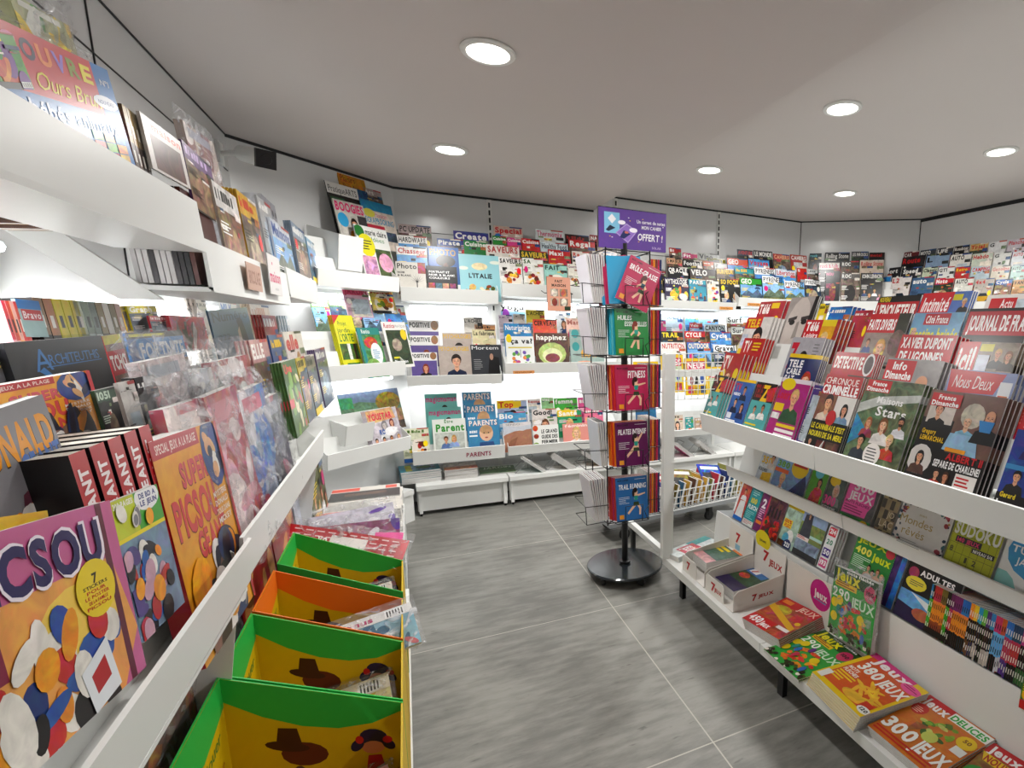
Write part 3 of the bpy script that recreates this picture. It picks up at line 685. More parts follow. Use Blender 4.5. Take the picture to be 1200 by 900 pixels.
PG = 'magazines on the upper left back shelf'
rows(bplane, 'upper left back shelf', PG, [
 [(463, 498, 306, 'Photo', W, K, 'plan', {'art': art_tree, 'd': 'pale magazine with a bare black tree'}), (499, 535, 311, '', K, W, 'dark', {'art': art_photo_dark, 'd': 'black magazine with white capitals and small pictures'}),
  (537, 584, 297, '', '9fcfd6', K, 'food', {'art': art_italie, 'off': .006, 'd': 'large pale blue magazine with black title and food heap'})],
 [(464, 500, 288, 'Chasseur', W, RD, 'land'), (501, 537, 288, '', '2a6db5', 'c9a24a', 'face', {'art': art_portrait_blue, 'd': 'blue magazine with a portrait under a wide black hat'})],
 [(465, 500, 275, 'HARDWARE', W, K, 'land'), (512, 540, 279, 'Pirate', '1f4f9a', W, 'photo'), (543, 570, 281, 'Cuisine', '2f8a4a', W, 'food')],
 [(466, 505, 262, 'PC UPDATE', 'b9a8a6', K, 'photo'), (531, 572, 270, 'Create', '3a3a90', W, 'blob')]], 1.452)
rows(bplane, 'upper middle back shelf', 'magazines on the upper middle back shelf', [
 [(584, 611, 301, 'SAVEURS', 'e4e2de', K, 'food'), (612, 636, 302, 'SA', 'e8e8e2', '3f6a3a', 'food'), (637, 664, 309, 'FAIT', '9fcfc4', '2a4a44', 'food'), (665, 681, 309, 'Gourmand', 'e0dcd0', '7a4a6a', 'food'), (683, 704, 308, 'Re', 'cfe0ea', '2a4a7a', 'food'), (706, 728, 308, 'Vin', '7a8a5a', W, 'photo')],
 [(569, 608, 286, 'SAVEURS', 'd9d4cc', 'b04a4a', 'food'), (609, 641, 293, 'SAVEURS', '3a4a32', 'e0c040', 'photo'), (642, 668, 292, 'Maxi', 'c02a2a', W, 'food', {'band': RD}), (670, 692, 294, 'Re', 'e0d8d0', 'c04a3a', 'food'), (694, 716, 294, '', 'c9c0b8', K, 'food')],
 [(577, 593, 276, 'Cuisine', '2f8a3a', W, 'food'), (594, 610, 278, 'Cuisine', 'd04a8a', W, 'food'), (611, 632, 279, 'Cuisine', 'c8302a', W, 'food'), (633, 665, 283, 'Healthy Food', 'd0dce0', '2a3a4a', 'plan'), (666, 697, 280, 'Regal', 'c02424', W, 'photo', {'band': RD}), (699, 722, 280, 'Vins', 'a8382a', W, 'photo')],
 [(578, 612, 264, 'Special', 'c9b0a4', 'c02430', 'blob'), (627, 660, 268, 'Thermomix', 'd4dcdc', 'c8507a', 'food'), (662, 690, 274, '', '3a1c1c', 'a33', 'dark'), (691, 712, 275, 'NA', 'a02a2a', W, 'dark')]], 1.507, kindname='food_magazine')
rows(bplane, 'upper football shelf', 'magazines on the upper football shelf', [
 [(778, 806, 325, 'MYTHOLOGIE', '2a2048', W, 'blob'), (807, 827, 327, 'PARIS', '3a9ab0', W, 'people'), (828, 842, 328, 'Fi', 'e0dcd4', K, 'blob'), (843, 866, 326, 'SO FOOT', '14130f', 'f0d020', 'duo')],
 [(772, 780, 318, '', '6a3a4a', W, 'dark'), (782, 806, 312, 'ORACLE', '2a2a30', W, 'dark', {'band': '1a1a22'}), (808, 838, 314, 'VELO', '4a4040', W, 'photo'), (839, 860, 314, 'SURFEUR', '7a6a30', 'e8c020', 'photo')],
 [(781, 799, 302, '5 MAJEUR', 'c8a080', K, 'photo'), (800, 823, 304, 'Football', '201c18', W, 'dark'), (824, 836, 306, '', 'c0602a', W, 'photo'), (837, 852, 308, '?', 'b8b8b4', K, 'plan')],
 [(784, 798, 290, 'Bi', 'a83030', W, 'photo'), (800, 817, 296, 'Fit', 'c04a7a', W, 'photo'), (818, 843, 296, 'Vino', 'a8aaa6', K, 'photo'), (828, 850, 302, '', 'b0b040', '2a2a20', 'photo')]], 1.462)
rows(bplane, 'upper travel shelf', 'magazines on the upper travel shelf', [
 [(867, 892, 325, 'GEO', '2f9a2f', W, 'land', {'band': '2f9a2f'}), (893, 918, 323, 'PYRENEES', '3a90c8', K, 'land', {'band': 'f0f0f0'}), (919, 942, 329, 'PYRENEES', '7fb2df', K, 'land', {'band': 'f0f0f0'}), (943, 961, 327, 'PYRENEES', '55504a', K, 'photo', {'band': 'f0f0f0'})],
 [(861, 883, 313, '', '1f9aa0', 'e8c020', 'photo'), (884, 908, 313, 'PYRENEES', 'e0e4e6', K, 'land', {'band': 'f0f0f0'}), (909, 932, 315, 'Liberation', 'd0d8e0', 'c03030', 'land'), (934, 945, 314, 'S', 'c8302a', W, 'plan'), (946, 958, 315, '', 'cfd2d2', K, 'photo')],
 [(852, 876, 302, 'GEO', 'c84020', W, 'land', {'band': 'd04a20'}), (877, 901, 303, 'Voyage', '4a9ad0', 'c83030', 'land')],
 [(864, 882, 292, 'AVENTURE', '4a5060', 'd05050', 'dark'), (883, 905, 293, 'LE MONDE', '4a4c50', W, 'dark'), (906, 925, 297, 'CAHIERS', 'a84038', 'e0b090', 'photo'), (926, 945, 298, 'CAHIERS', 'b04840', W, 'plan')]], 1.50)
# middle shelves
def art_positive(w, h):
    a = Art(w, h); a.r(0, 0, 1, 1, 'e8e6e4'); a.t('POSITIVE', .05, .05, .7, .17, '2a2a2a', 2); a.e(.85, .12, .12, .12, 'a07850', .3)
    a.r(.03, .27, .97, .97, '6a5a98', .1); a.face(.55, .5, .2, 'd9a382', '8a3a1c', '1a1a1e', True); return a
def art_psycho(w, h):
    a = Art(w, h); a.r(0, 0, 1, 1, 'b8aca4', .1); a.t('PSYCHOLOGIES', .03, .03, .97, .14, 'd8b020', 1); a.face(.55, .42, .3, 'd8a88c', '2a1c16', '1c2c4a', beard=False); return a
def art_martin(w, h):
    a = Art(w, h); a.r(0, 0, 1, 1, '3a3d42', .1); a.t('Mortem', .04, .03, .9, .13, 'e8e8e8', 0); a.P([(.6, .3), (.9, .35), (.95, 1), (.5, 1), (.55, .6)], '141416', .3); a.e(.66, .33, .06, .09, 'b08c78')
    rng = random.Random(3); a.bars(.08, .4, .4, 6, 'aaa', rng, .05, .25); return a
DP = 'white and violet magazine with a smiling woman'
rows(bplane, 'middle left back shelf', 'magazines on the middle left back shelf', [
 [(480, 512, 413, '', W, K, 'face', {'art': art_positive, 'd': DP}), (513, 550, 405, '', 'b8aca4', 'd8b020', 'face', {'art': art_psycho, 'off': .012, 'd': 'grey magazine with a dark-haired man', 'n': 2}), (551, 587, 404, '', '3a3d42', W, 'dark', {'art': art_martin, 'd': 'charcoal magazine with a dark figure'})],
 [(479, 514, 393, '', W, K, 'face', {'art': art_positive, 'd': DP}), (518, 552, 390, '', 'b8aca4', 'd8b020', 'face', {'art': art_psycho, 'd': 'grey magazine with a dark-haired man'}), (553, 580, 386, 'La fabrique', 'd8cfa8', K, 'face')],
 [(477, 514, 375, '', W, K, 'face', {'art': art_positive, 'd': DP}), (543, 565, 372, "L'ACHIER", 'dcd8d0', K, 'plan'), (556, 580, 380, '', 'e0a878', K, 'plan')]], .90)
def art_cava(w, h):
    a = Art(w, h); a.r(0, 0, 1, 1, 'e6e8e6'); a.t('ça va?', .18, .06, .95, .2, '1a1a1a', 2); a.e(.12, .08, .1, .1, 'e8d020'); a.r(.08, .3, .92, .34, 'd8c860')
    rng = random.Random(8)
    for s_ in (-1, 1):
        for q in range(12): a.e(.5 + s_ * rng.uniform(.08, .34), rng.uniform(.45, .85), .07, .05, rng.choice(['5a9a4a', 'c04a7a', '7a5ab0', 'd88a4a', '8ab860']), .3, rng.uniform(0, 3))
    a.r(.49, .38, .51, .6, '555'); return a
def art_happ(w, h):
    a = Art(w, h); a.r(0, 0, 1, 1, '5a3524', .7); a.t('happinez', .05, .04, .95, .18, 'f4f0e8', 1); a.e(.5, .55, .42, .3, 'b8c878', .4); a.e(.5, .6, .3, .2, 'dce0b0', .2); a.e(.5, .66, .22, .12, '8a3a44', .5); return a
def art_flow(w, h):
    a = Art(w, h); a.r(0, 0, 1, 1, '9fb4ae', .15); a.e(.16, .1, .11, .11, '2aa0a0'); a.e(.6, .12, .25, .05, '6a5a48', .3); a.e(.6, .35, .25, .05, '7a6450', .3); a.e(.16, .42, .11, .11, '2aa0a0')
    a.t('flow', .3, .5, .8, .68, 'e8b040', 2); a.e(.4, .85, .3, .08, 'e0a080', .3); return a
def art_yoga(w, h):
    a = Art(w, h); a.r(0, 0, 1, 1, 'e8eaea'); a.t('yoga', .0, .04, .95, .2, '3a3a3a', 1); a.r(0, .25, 1, .6, '9cc8e0', .1); a.e(.2, .32, .14, .14, '9a4ab0'); a.face(.62, .38, .13, 'd9a382', '2b1a12', '2a4a9a'); return a
rows(bplane, 'middle right back shelf', 'magazines on the middle right back shelf', [
 [(592, 625, 394, '', 'e6e8e6', K, 'plan', {'art': art_cava, 'd': 'white magazine with lungs made of flowers'}), (626, 665, 390, '', '5a3524', W, 'food', {'art': art_happ, 'd': 'brown magazine with a round bowl of leaves'}), (667, 706, 386, '', '9fb4ae', 'e8b040', 'plan', {'art': art_flow, 'd': 'grey-green magazine with yellow lettering'})],
 [(590, 622, 379, 'Naturissime', '3a8ac0', W, 'face'), (624, 652, 374, 'CERVEAU', 'd8583a', K, 'plan'), (663, 690, 373, 'Marie', 'e8c0b0', 'a8584a', 'plan')],
 [(584, 600, 369, '', 'd8ccd8', '7a5a8a', 'plan'), (601, 615, 368, '', 'c8c0b8', K, 'face'), (616, 638, 363, "L'ACHIER", 'd8c850', K, 'plan')],
 [(586, 615, 353, '', 'e8eaea', K, 'face', {'art': art_yoga, 'd': 'white and pale blue magazine with grey lower-case title'}), (650, 668, 361, '', 'e0e4e8', '888', 'face'), (669, 690, 362, '', 'e4e2e0', '888', 'face')]], .965)
rows(bplane, 'shelf behind the grid', 'magazines on the middle shelf behind the grid', [
 [(774, 803, 401, 'NUTRITION', 'e8e4e0', 'c03028', 'food'), (805, 832, 401, 'OUTDOOR', '4a7ab8', 'e8e0c8', 'land'), (836, 862, 404, 'Gravel', 'e8e8e8', K, 'photo', {'band': 'f0f0f0'})],
 [(774, 800, 388, 'TRAIL', '1c1c14', 'e8d020', 'dark'), (802, 826, 388, 'CYCLE', 'b8282a', W, 'photo', {'band': 'c02a2a'}), (832, 856, 389, 'Cycle', '5a8ac0', W, 'land'), (857, 880, 383, 'Surf', 'b8c0bc', '555', 'photo', {'band': 'd0d4d0'})],
 [(768, 780, 375, '', 'd83a8a', W, 'plan'), (808, 823, 378, 'Velo', 'c8404a', W, 'land'), (825, 850, 380, 'CANYON', 'c8d4d8', K, 'photo')],
 [(776, 800, 367, 'VANLIFE', 'a8b8c4', '3a4a5a', 'plan'), (802, 818, 366, 'PECHE', 'd8e0e4', '4a7ab8', 'land'), (819, 841, 367, 'Montagne', '7aa8d0', W, 'land'), (851, 878, 370, 'Surf', 'b8c0bc', '444', 'photo', {'band': 'd0d4d0'})]], .90)
# lower shelves
def art_parents(w, h):
    a = Art(w, h); a.r(0, 0, 1, 1, '4a90b8', .1); a.ts('PARENTS', .06, .03, .94, .17, 'f4ece4', 'b04a3a', 1, .006); a.e(.58, .38, .22, .22, 'e8bfa0', .05); a.e(.58, .29, .2, .12, 'c8a078', .2); a.r(.49, .36, .53, .39, '333'); a.r(.63, .36, .67, .39, '333'); a.e(.58, .5, .05, .02, 'b05a50')
    a.P([(.3, 1), (.36, .62), (.8, .62), (.88, 1)], '3a5a8a', .2); a.t('BEBE', .06, .3, .3, .36, 'fff', 2); a.r(.05, .42, .3, .46, 'fff'); a.e(.25, .85, .12, .1, 'e85a90'); return a
def art_etre(w, h):
    a = Art(w, h); a.r(0, 0, 1, 1, 'e4e6e0'); a.t('Être', .36, .02, .62, .1, '3a8a3a', 1); a.ts('Parent', .1, .12, .95, .3, '3a9a3a', 'd8e8d0', 2, .004); a.r(.06, .34, .94, .96, 'c8ccc4', .3)
    a.face(.38, .5, .13, 'd9a382', '6b4226', '6a88b8'); a.face(.62, .48, .13, 'e0ab8a', 'c79a55', '9ab0d8', True); return a
def art_maman(w, h):
    a = Art(w, h); a.r(0, 0, 1, 1, '78b8b0'); a.t('magicmaman', .03, .05, .97, .18, 'd02a80', 1); a.face(.6, .35, .17, 'e0ab8a', '2b1a12', 'eee', True); a.face(.78, .45, .12, 'e8bfa0', '2b1a12', 'ccc'); return a
rows(bplane, 'lower left back shelf', 'magazines on the lower left back shelf', [
 [(471, 502, 503, '', 'd8d8c0', '5a7a3a', 'food', {'d': 'beige recipe magazine with small dishes'}), (506, 545, 492, '', 'e4e6e0', '3a9a3a', 'duo', {'art': art_etre, 'off': .01, 'd': 'white magazine with green title and embracing couple'}), (547, 584, 492, '', '4a90b8', W, 'face', {'art': art_parents, 'd': 'blue magazine with a baby face', 'off': .01})],
 [(501, 540, 478, '', '78b8b0', 'd02a80', 'duo', {'art': art_maman, 'd': 'turquoise magazine with pink title, mother and child'}), (545, 580, 475, '', '4a90b8', W, 'face', {'art': art_parents, 'd': 'blue magazine with a baby face'})],
 [(497, 535, 462, '', '78b8b0', 'd02a80', 'duo', {'art': art_maman, 'd': 'turquoise magazine with pink title, mother and child'}), (541, 575, 460, '', '4a90b8', W, 'face', {'art': art_parents, 'd': 'blue magazine with a baby face'})]], .36)
def art_body(w, h):
    a = Art(w, h); a.r(0, 0, 1, 1, 'd8d4d4', .1); a.t('SENSO', .1, .03, .6, .1, '888', 0); a.P([(0, .45), (.3, .25), (.7, .3), (1, .2), (1, 1), (0, 1)], 'b08068', .15); a.P([(0, .95), (.25, .6), (.5, .5), (.3, 1)], '9a6a54', .15); a.P([(0, .1), (.5, .15), (1, .1), (1, .25), (.4, .3), (0, .42)], 'c8ccd4', .1); return a
def art_fem(w, h):
    a = Art(w, h); a.r(0, 0, 1, 1, 'e09a90'); a.t('féminin', .08, .04, .92, .16, 'f4e8e4', 1); a.face(.5, .38, .26, 'e8bfa0', 'd8b878', 'e8e0dc', True); return a
def art_guide(w, h):
    a = Art(w, h); a.r(0, 0, 1, 1, 'e8e8e4'); a.e(.1, .12, .1, .12, 'c83a2a', .4); a.e(.12, .45, .1, .1, 'a03a28', .5); a.e(.1, .8, .12, .1, '7a9a3a', .4)
    for q, t_ in enumerate(('LE GRAND', 'GUIDE DES', 'FERMIER')): a.t(t_, .32, .18 + q * .22, .95, .33 + q * .22, '1a1a1a', 2)
    return a
rows(bplane, 'lower right back shelf', 'magazines on the lower right back shelf', [
 [(589, 622, 496, '', 'd8d4d4', '888', 'face', {'art': art_body, 'off': .01, 'd': 'pale magazine with a bare back'}), (624, 654, 499, '', 'e8e8e4', K, 'food', {'art': art_guide, 'd': 'white magazine with black words and fruit'}), (659, 690, 497, '', 'e09a90', W, 'face', {'art': art_fem, 'd': 'pink magazine with a blonde woman'})],
 [(583, 616, 484, 'Bio', '5aa0c8', W, 'face'), (623, 652, 480, 'Good!', 'd8d0cc', K, 'face', {'sub': 'RELAX'}), (653, 681, 481, 'Santé', '2f9a6a', W, 'face', {'band': 'e8c820'}), (684, 706, 479, 'santé', 'e07a9a', W, 'face')],
 [(582, 617, 470, 'Top', 'b0bcd8', 'c8202a', 'face', {'band': 'e8c820'}), (618, 633, 468, 'Reponse', 'e0dcd8', 'b03038', 'plan'), (634, 648, 466, 'Vita', '9ac890', W, 'food'), (649, 676, 467, 'femme', '4ab03a', W, 'face', {'band': '4ab03a'}), (677, 703, 466, 'santé', 'd85a9a', W, 'face', {'band': 'd85a9a'})]], .372)
# comics with yellow borders behind the wire grid
def art_ybord(seed, ttl):
    def f(w, h):
        a = Art(w, h); a.r(0, 0, 1, 1, 'd8b81c'); r_ = random.Random(seed); a.r(.08, .08, .92, .3, r_.choice(['b8305a', '3a7ab8', 'c03a3a'])); a.t(ttl, .12, .11, .88, .27, 'f4ece8', 1)
        a.r(.08, .3, .92, .72, r_.choice(['d8d8d8', '5a9ab8', 'b8c8a8']), .3); a.P([(.4, .7), (.5, .4), (.62, .7)], '222'); a.e(.28, .6, .08, .12, '8a3a4a', .5); a.e(.75, .55, .09, .14, '3a5a9a', .5)
        for q in range(3): a.r(.1 + .28 * q, .75, .34 + .28 * q, .95, r_.choice(['b83a4a', '3a4a6a', 'c8a83a', 'd8d0c8']), .8)
        return a
    return f
pz = bplane(3.98, .44, 8)
row(pz, [(774, 800, 416, '', 'd8b81c', W, 'plan', {'art': art_ybord(1, 'ELLES'), 'h': .31, 'off': .125, 'd': 'yellow-bordered puzzle magazine with pink title'}), (802, 828, 420, '', 'd8b81c', W, 'plan', {'art': art_ybord(2, 'NEUF'), 'h': .31, 'off': .125, 'd': 'yellow-bordered puzzle magazine with blue picture'}), (829, 850, 430, '', 'd8b81c', W, 'plan', {'art': art_ybord(3, 'JEUX'), 'h': .31, 'off': .125, 'd': 'yellow-bordered puzzle magazine half hidden by the gondola'}),
         (742, 771, 424, '', 'd8b81c', W, 'plan', {'art': art_ybord(4, 'MOTS'), 'h': .31, 'off': .125, 'd': 'yellow-bordered puzzle magazine behind the spinner'})], 'hung behind the wire grid', 'puzzle magazines with yellow borders', kindname='puzzle_magazine', hmax=.6)
rows(bplane, 'lower shelf under the grid', 'magazines on the lower shelf under the grid', [
 [(783, 800, 487, '', 'd8c8b8', K, 'face'), (803, 812, 489, '', '2a9a9a', W, 'blob'), (814, 829, 490, '', 'b89a84', W, 'face'), (744, 768, 470, 'Art', '3a7aa8', W, 'plan')], ], .40)
# ---- right corner and right wall
def wplane(F, y, z, lean=10):
    o = F @ Vector((0, y, z)); u = F.to_3x3() @ Vector((1, 0, 0)); return Plane(o, u, lean)
def wrows(F, yf, where, group, sets, z0, **kw):
    rows(lambda y, z: wplane(F, yf + .035 + (y), z), where, group, sets, z0, y0=0, **kw)
wrows(FR, -.26, 'right corner upper shelf', 'music magazines on the right corner shelf', [
 [(968, 985, 318, 'NOU', '1a1418', 'd02a80', 'dark'), (986, 1008, 320, 'ROC', '6a6664', W, 'photo'), (1009, 1035, 320, 'JOHN LENNON', '2a2826', W, 'people')],
 [(960, 984, 308, 'rock&folk', 'e0dcd8', 'd02a6a', 'dark'), (986, 1007, 306, 'ROC', '4a4642', W, 'photo'), (1008, 1036, 305, 'Rolling Stone', 'c8b8a8', 'b83038', 'people', {'sub': None})],
 [], [(949, 963, 297, 'rock', '1c4a54', '6ac0c8', 'dark'), (967, 996, 296, 'Rolling Stone', '2a2828', W, 'dark'), (998, 1018, 295, 'LES INROCKS', '4a4a4e', W, 'photo'), (1019, 1037, 296, 'metal', '30181a', 'c02a2a', 'dark')]], 1.50, kindname='music_magazine')
def auto(n, x0, y0, dx, dy, rng, sets):
    out = []; x = x0
    for q in range(n):
        w = rng.uniform(.75, 1.1) * dx; t, bg, tc, k = sets[q % len(sets)]; out.append((x, x + w, y0 + dy * (x - x0), t, bg, tc, k)); x += w + 1.2
    return out
CARS = [('Auto', '3a90d0', W, 'car'), ('L2', 'e0d8d4', RD, 'car'), ('auto', '4a6a8a', W, 'car'), ('Moto', 'c02430', W, 'photo'), ('AUTO', 'd8d8d0', K, 'car'), ('4x4', 'b8b0a8', RD, 'car'), ('Cycle', '3a6ab0', W, 'photo'), ('VAN', 'c89a6a', '3a2a1a', 'car'), ('Camions', '2a3038', W, 'car')]
rg = random.Random(11)
wrows(FW, -.33, 'right wall upper shelf', 'car magazines on the right wall shelf', [
 auto(8, 1023, 325, 24, .02, rg, CARS),
 auto(8, 1036, 315, 22, -.02, rg, [('Sport', '2a2a30', W, 'car'), ('Speed', '303038', W, 'car'), ('Classic', 'c8d0b8', K, 'car'), ('GTI', 'e0e0dc', K, 'car'), ('Retro', 'c0302a', 'e8c020', 'car'), ('CAMPING', 'b8c8d0', RD, 'car'), ('Gazoline', 'd8d0c0', RD, 'car'), ('AUTO', 'a8c8c0', K, 'car')]),
 auto(7, 1058, 302, 25, -.05, rg, [('Route', '2a2226', RD, 'dark'), ('L', '8aa0b8', K, 'car'), ('AUTO', 'e0dcd4', K, 'plan'), ('Hebdo', 'c8d0c0', RD, 'plan'), ('G', 'dcdcd8', K, 'car'), ('AUTO', 'd8dce0', 'c8302a', 'plan'), ('Camping', 'e0d8d0', RD, 'land')]),
 auto(7, 1060, 296, 23, -.12, rg, [('CAR', '7a3038', W, 'photo'), ('MOTO', '4a5058', W, 'dark'), ('LIFE', '3a3a40', W, 'dark'), ('Roadster', '1a1416', 'e8e0d8', 'dark'), ('Trial', 'c8a868', RD, 'photo'), ('G', 'e0e0e0', K, 'plan'), ('Planches', 'c8c0c8', RD, 'blob')])], 1.47, kindname='car_magazine')
# ================================================================ MAGAZINES ON THE GONDOLA
def gplane(x, z, lean=20, y=GY0): return Plane((x, y, z), (0, -1, 0), lean)
GX_ = [1.32 + .065 * k for k in range(5)]; GZ_ = [.862 + .07 * k for k in range(5)]
def A_(fn):
    def f(w, h): a = Art(w, h); fn(a); return a
    return f
def _z(a):
    a.r(0, 0, 1, 1, '5ab0b0', .1); a.r(0, 0, 1, .38, '1c1614', .3); a.t('TELE', .04, .05, .4, .3, 'a02020', 2); a.t('Z', .38, .04, .72, .36, 'f0c818', 2); a.P([(.6, .12), (1, .05), (1, .34), (.7, .36)], 'c83028', .4)
    a.face(.3, .55, .14, 'd9a382', '4a3020', 'e8e8e4'); a.face(.68, .5, .15, 'c98e6c', '3a2a20', 'f0f0ee'); a.bars(.05, .84, .9, 2, 'e8d020', random.Random(1), .07, .5)
def _tvb(a):
    a.r(0, 0, 1, 1, '3a6ab0', .15); a.r(0, 0, 1, .06, 'e8c020'); a.t('TV', .04, .1, .35, .26, 'd02030', 2); a.t('HEBDO', .05, .3, .4, .36, 'fff', 2)
    a.face(.58, .22, .15, 'c98e6c', '1c1410', '1c2a4a'); a.face(.3, .5, .15, 'd9a382', '2b1a12', '1a2448'); a.face(.7, .58, .16, 'd9a382', '3a2018', '223060', True); a.bars(.05, .88, .6, 2, 'fff', random.Random(2), .06, .5); a.r(.05, .74, .3, .86, 'e8e8f0')
def _loisirs(a):
    a.r(0, 0, 1, 1, 'b02a80', .12); a.r(0, 0, 1, .07, 'e0d8e0'); a.e(.28, .1, .24, .1, 'e8d020'); a.t('Loisirs', .04, .2, .5, .34, 'c8202a', 2); a.face(.62, .3, .26, 'e0ab8a', 'd8b878', '2f5a3a'); a.r(.03, .42, .36, .55, 'e8c820'); a.r(.03, .58, .3, .68, 'eee', .4)
    for q in range(3): a.r(.3, .74 + q * .08, .95, .79 + q * .08, 'e8d020' if q == 0 else 'f4f4f0')
def _chron(a):
    a.r(0, 0, 1, 1, 'e4e0dc'); a.r(0, 0, 1, .26, 'b81c24'); a.t('CHRONIQUE', .04, .03, .92, .12, 'f8f4f0', 0); a.t('CRIMINELLE', .02, .135, .96, .245, 'fff', 2)
    a.r(0, .26, .5, .62, '8a5a48', .3); a.face(.3, .36, .22, 'e0ab8a', '3a2418', 'd8c8b8'); a.face(.78, .42, .15, 'd9a382', '1c1412', '7a9ab8', True); a.r(0, .6, 1, 1, '14120f', .1); a.e(.5, .55, .13, .1, 'c83038')
    a.t("LE CANNIBALE S'EST", .04, .64, .96, .71, 'e8d820', 2); a.t('NOURRI DE SA MERE', .04, .74, .96, .81, 'e8d820', 2); a.face(.15, .88, .1, 'd9a382', '1c1412', '222'); a.r(.34, .85, .58, .97, '7a2a24', .6); a.r(.6, .84, .95, .98, '6a4a3a', .8)
def _stars(a):
    a.r(0, 0, 1, 1, '6a7a58', .9); a.P([(0, .3), (.3, .2), (1, .12), (1, .2), (.35, .3), (0, .42)], 'c8ccc8', .3); a.P([(0, .42), (.3, .62), (0, .8)], '3a90b8', .4)
    a.r(.02, .01, .46, .15, 'c8202a'); a.t('France', .12, .025, .38, .075, 'fff', 2); a.t('Dimanche', .04, .09, .44, .14, 'fff', 2); a.t('Maisons', .3, .19, .75, .27, 'f8f8f8', 1); a.t('Stars', .34, .3, .86, .41, 'f8f8f8', 1)
    a.face(.28, .5, .1, 'd9a382', 'a8603a', '9a3a4a', True); a.face(.55, .5, .13, 'e8bfa0', '8a5a34', 'e8e4e0', True); a.face(.83, .44, .1, 'c98e6c', '1c1412', 'e8e8ee', beard=True); a.face(.25, .72, .12, 'd9a382', '1c1412', '3a404a'); a.face(.74, .66, .12, 'e8bfa0', 'e0c890', 'd04030')
    a.e(.52, .85, .15, .13, 'f4f0ec'); a.bars(.42, .78, .64, 5, '555', random.Random(3), .035, .35)
def _albert(a):
    a.r(0, 0, 1, 1, '7a5a50', .2); a.r(0, .3, .45, .75, '141214', .1); a.r(.05, .1, .42, .35, 'd8d0c8', .2); a.face(.2, .2, .12, 'e0ab8a', '1c1412', '141214'); a.e(.66, .22, .15, .13, 'c8c0b0', .4); a.face(.62, .28, .12, 'e0b89a', 'c8c0b0', '8ab8d8'); a.P([(.4, .6), (.45, .42), (.8, .42), (.86, .62)], '9ac0dc', .2)
    a.face(.88, .22, .14, 'd9a382', '6a5a70', '16181c', bald=True); a.P([(.76, .25), (.95, .25), (.93, .36), (.8, .36)], '3a8ac8')
    a.r(.04, .03, .46, .17, 'c8202a'); a.t('France', .14, .045, .38, .095, 'fff', 2); a.t('Dimanche', .06, .11, .44, .16, 'fff', 2); a.r(.0, .62, 1, 1, '14110f', .1); a.t('Gregory', .06, .42, .26, .47, 'e8c020', 2); a.t('LEMARCHAL', .06, .49, .4, .54, 'e8c020', 2)
    a.e(.15, .75, .17, .16, 'd8d4d0'); a.face(.15, .72, .1, 'd9a382', '141010', '5a3a30', True); a.r(.45, .57, .72, .61, 'e8a020'); a.t('ALBERT II', .5, .62, .97, .69, 'c8202a', 2); a.t('SEPARE DE CHARLENE!', .36, .71, .97, .78, 'f4f4f4', 2)
    a.face(.45, .85, .08, 'd9a382', '3a2018', 'b82028'); a.face(.58, .86, .08, 'c98e6c', '4a2a1a', '222', True); a.r(.7, .8, .97, .97, 'f0ece8'); a.bars(.72, .83, .95, 4, 'c8202a', random.Random(4), .035, .5)
def _next(a):
    a.r(0, 0, 1, 1, '2a4a9a', .3); a.r(0, 0, 1, .2, 'c8202a'); a.t('ICI', .1, .03, .6, .17, 'fff', 2); a.face(.4, .32, .16, 'd9a382', 'c8a060', '3a2a6a'); a.r(0, .55, 1, .6, '4a9ad0'); a.face(.3, .66, .17, 'e0ab8a', '1c1412', '222'); a.r(0, .84, 1, 1, '14120f')
    a.t('Gerard', .08, .83, .4, .88, 'e8d020', 2); a.t('Leur', .05, .91, .4, .97, 'fff', 2)
gw = 'front row, upper gondola'
row(gplane(GX_[0], GZ_[0]), [
 (839, 854, 439, '', '5ab0b0', W, 'duo', {'art': A_(_z), 'n': 4, 'dx': .009, 'd': 'turquoise magazine with two men in white'}),
 (865, 887, 443, '', '3a6ab0', W, 'people', {'art': A_(_tvb), 'n': 2, 'd': 'blue television magazine with three figures'}),
 (888, 912, 447, '', '5ab0b0', W, 'duo', {'art': A_(_z), 'n': 2, 'd': 'turquoise magazine with two men in white'}),
 (918, 952, 442, '', 'b02a80', W, 'face', {'art': A_(_loisirs), 'n': 4, 'dx': .006, 'd': 'magenta magazine with a short-haired blonde woman'}),
 (955, 966, 451, '', '4a2a80', W, 'plan', {'d': 'purple magazine edge'}),
 (970, 1013, 438, '', 'b81c24', W, 'duo', {'art': A_(_chron), 'n': 3, 'd': 'crime magazine with red band and yellow words on black'}),
 (1018, 1085, 443, '', '6a7a58', W, 'people', {'art': A_(_stars), 'n': 5, 'd': 'weekly with houses and a group in white and red'}),
 (1093, 1182, 456, '', '7a5a50', W, 'people', {'art': A_(_albert), 'n': 5, 'd': 'weekly with a blue-masked man on the cover'}),
 (1201, 1262, 480, '', '2a4a9a', W, 'people', {'art': A_(_next), 'n': 2, 'd': 'blue weekly cut by the frame'})],
 gw, 'magazines in the front row of the gondola', parts=True, th=.005, gap=1.12, kindname='weekly_magazine')
def _tvr(a):
    a.r(0, 0, 1, 1, 'b8282a', .1); a.t('TV', .08, .05, .45, .3, 'f4f0e8', 2); a.e(.2, .42, .13, .1, 'e8d020'); a.face(.5, .45, .24, 'e8bfa0', 'a0401c', '7a2a20', True); a.e(.85, .4, .12, .12, 'e8d020'); a.bars(.08, .8, .5, 3, 'e8e0d8', random.Random(6), .06, .5)
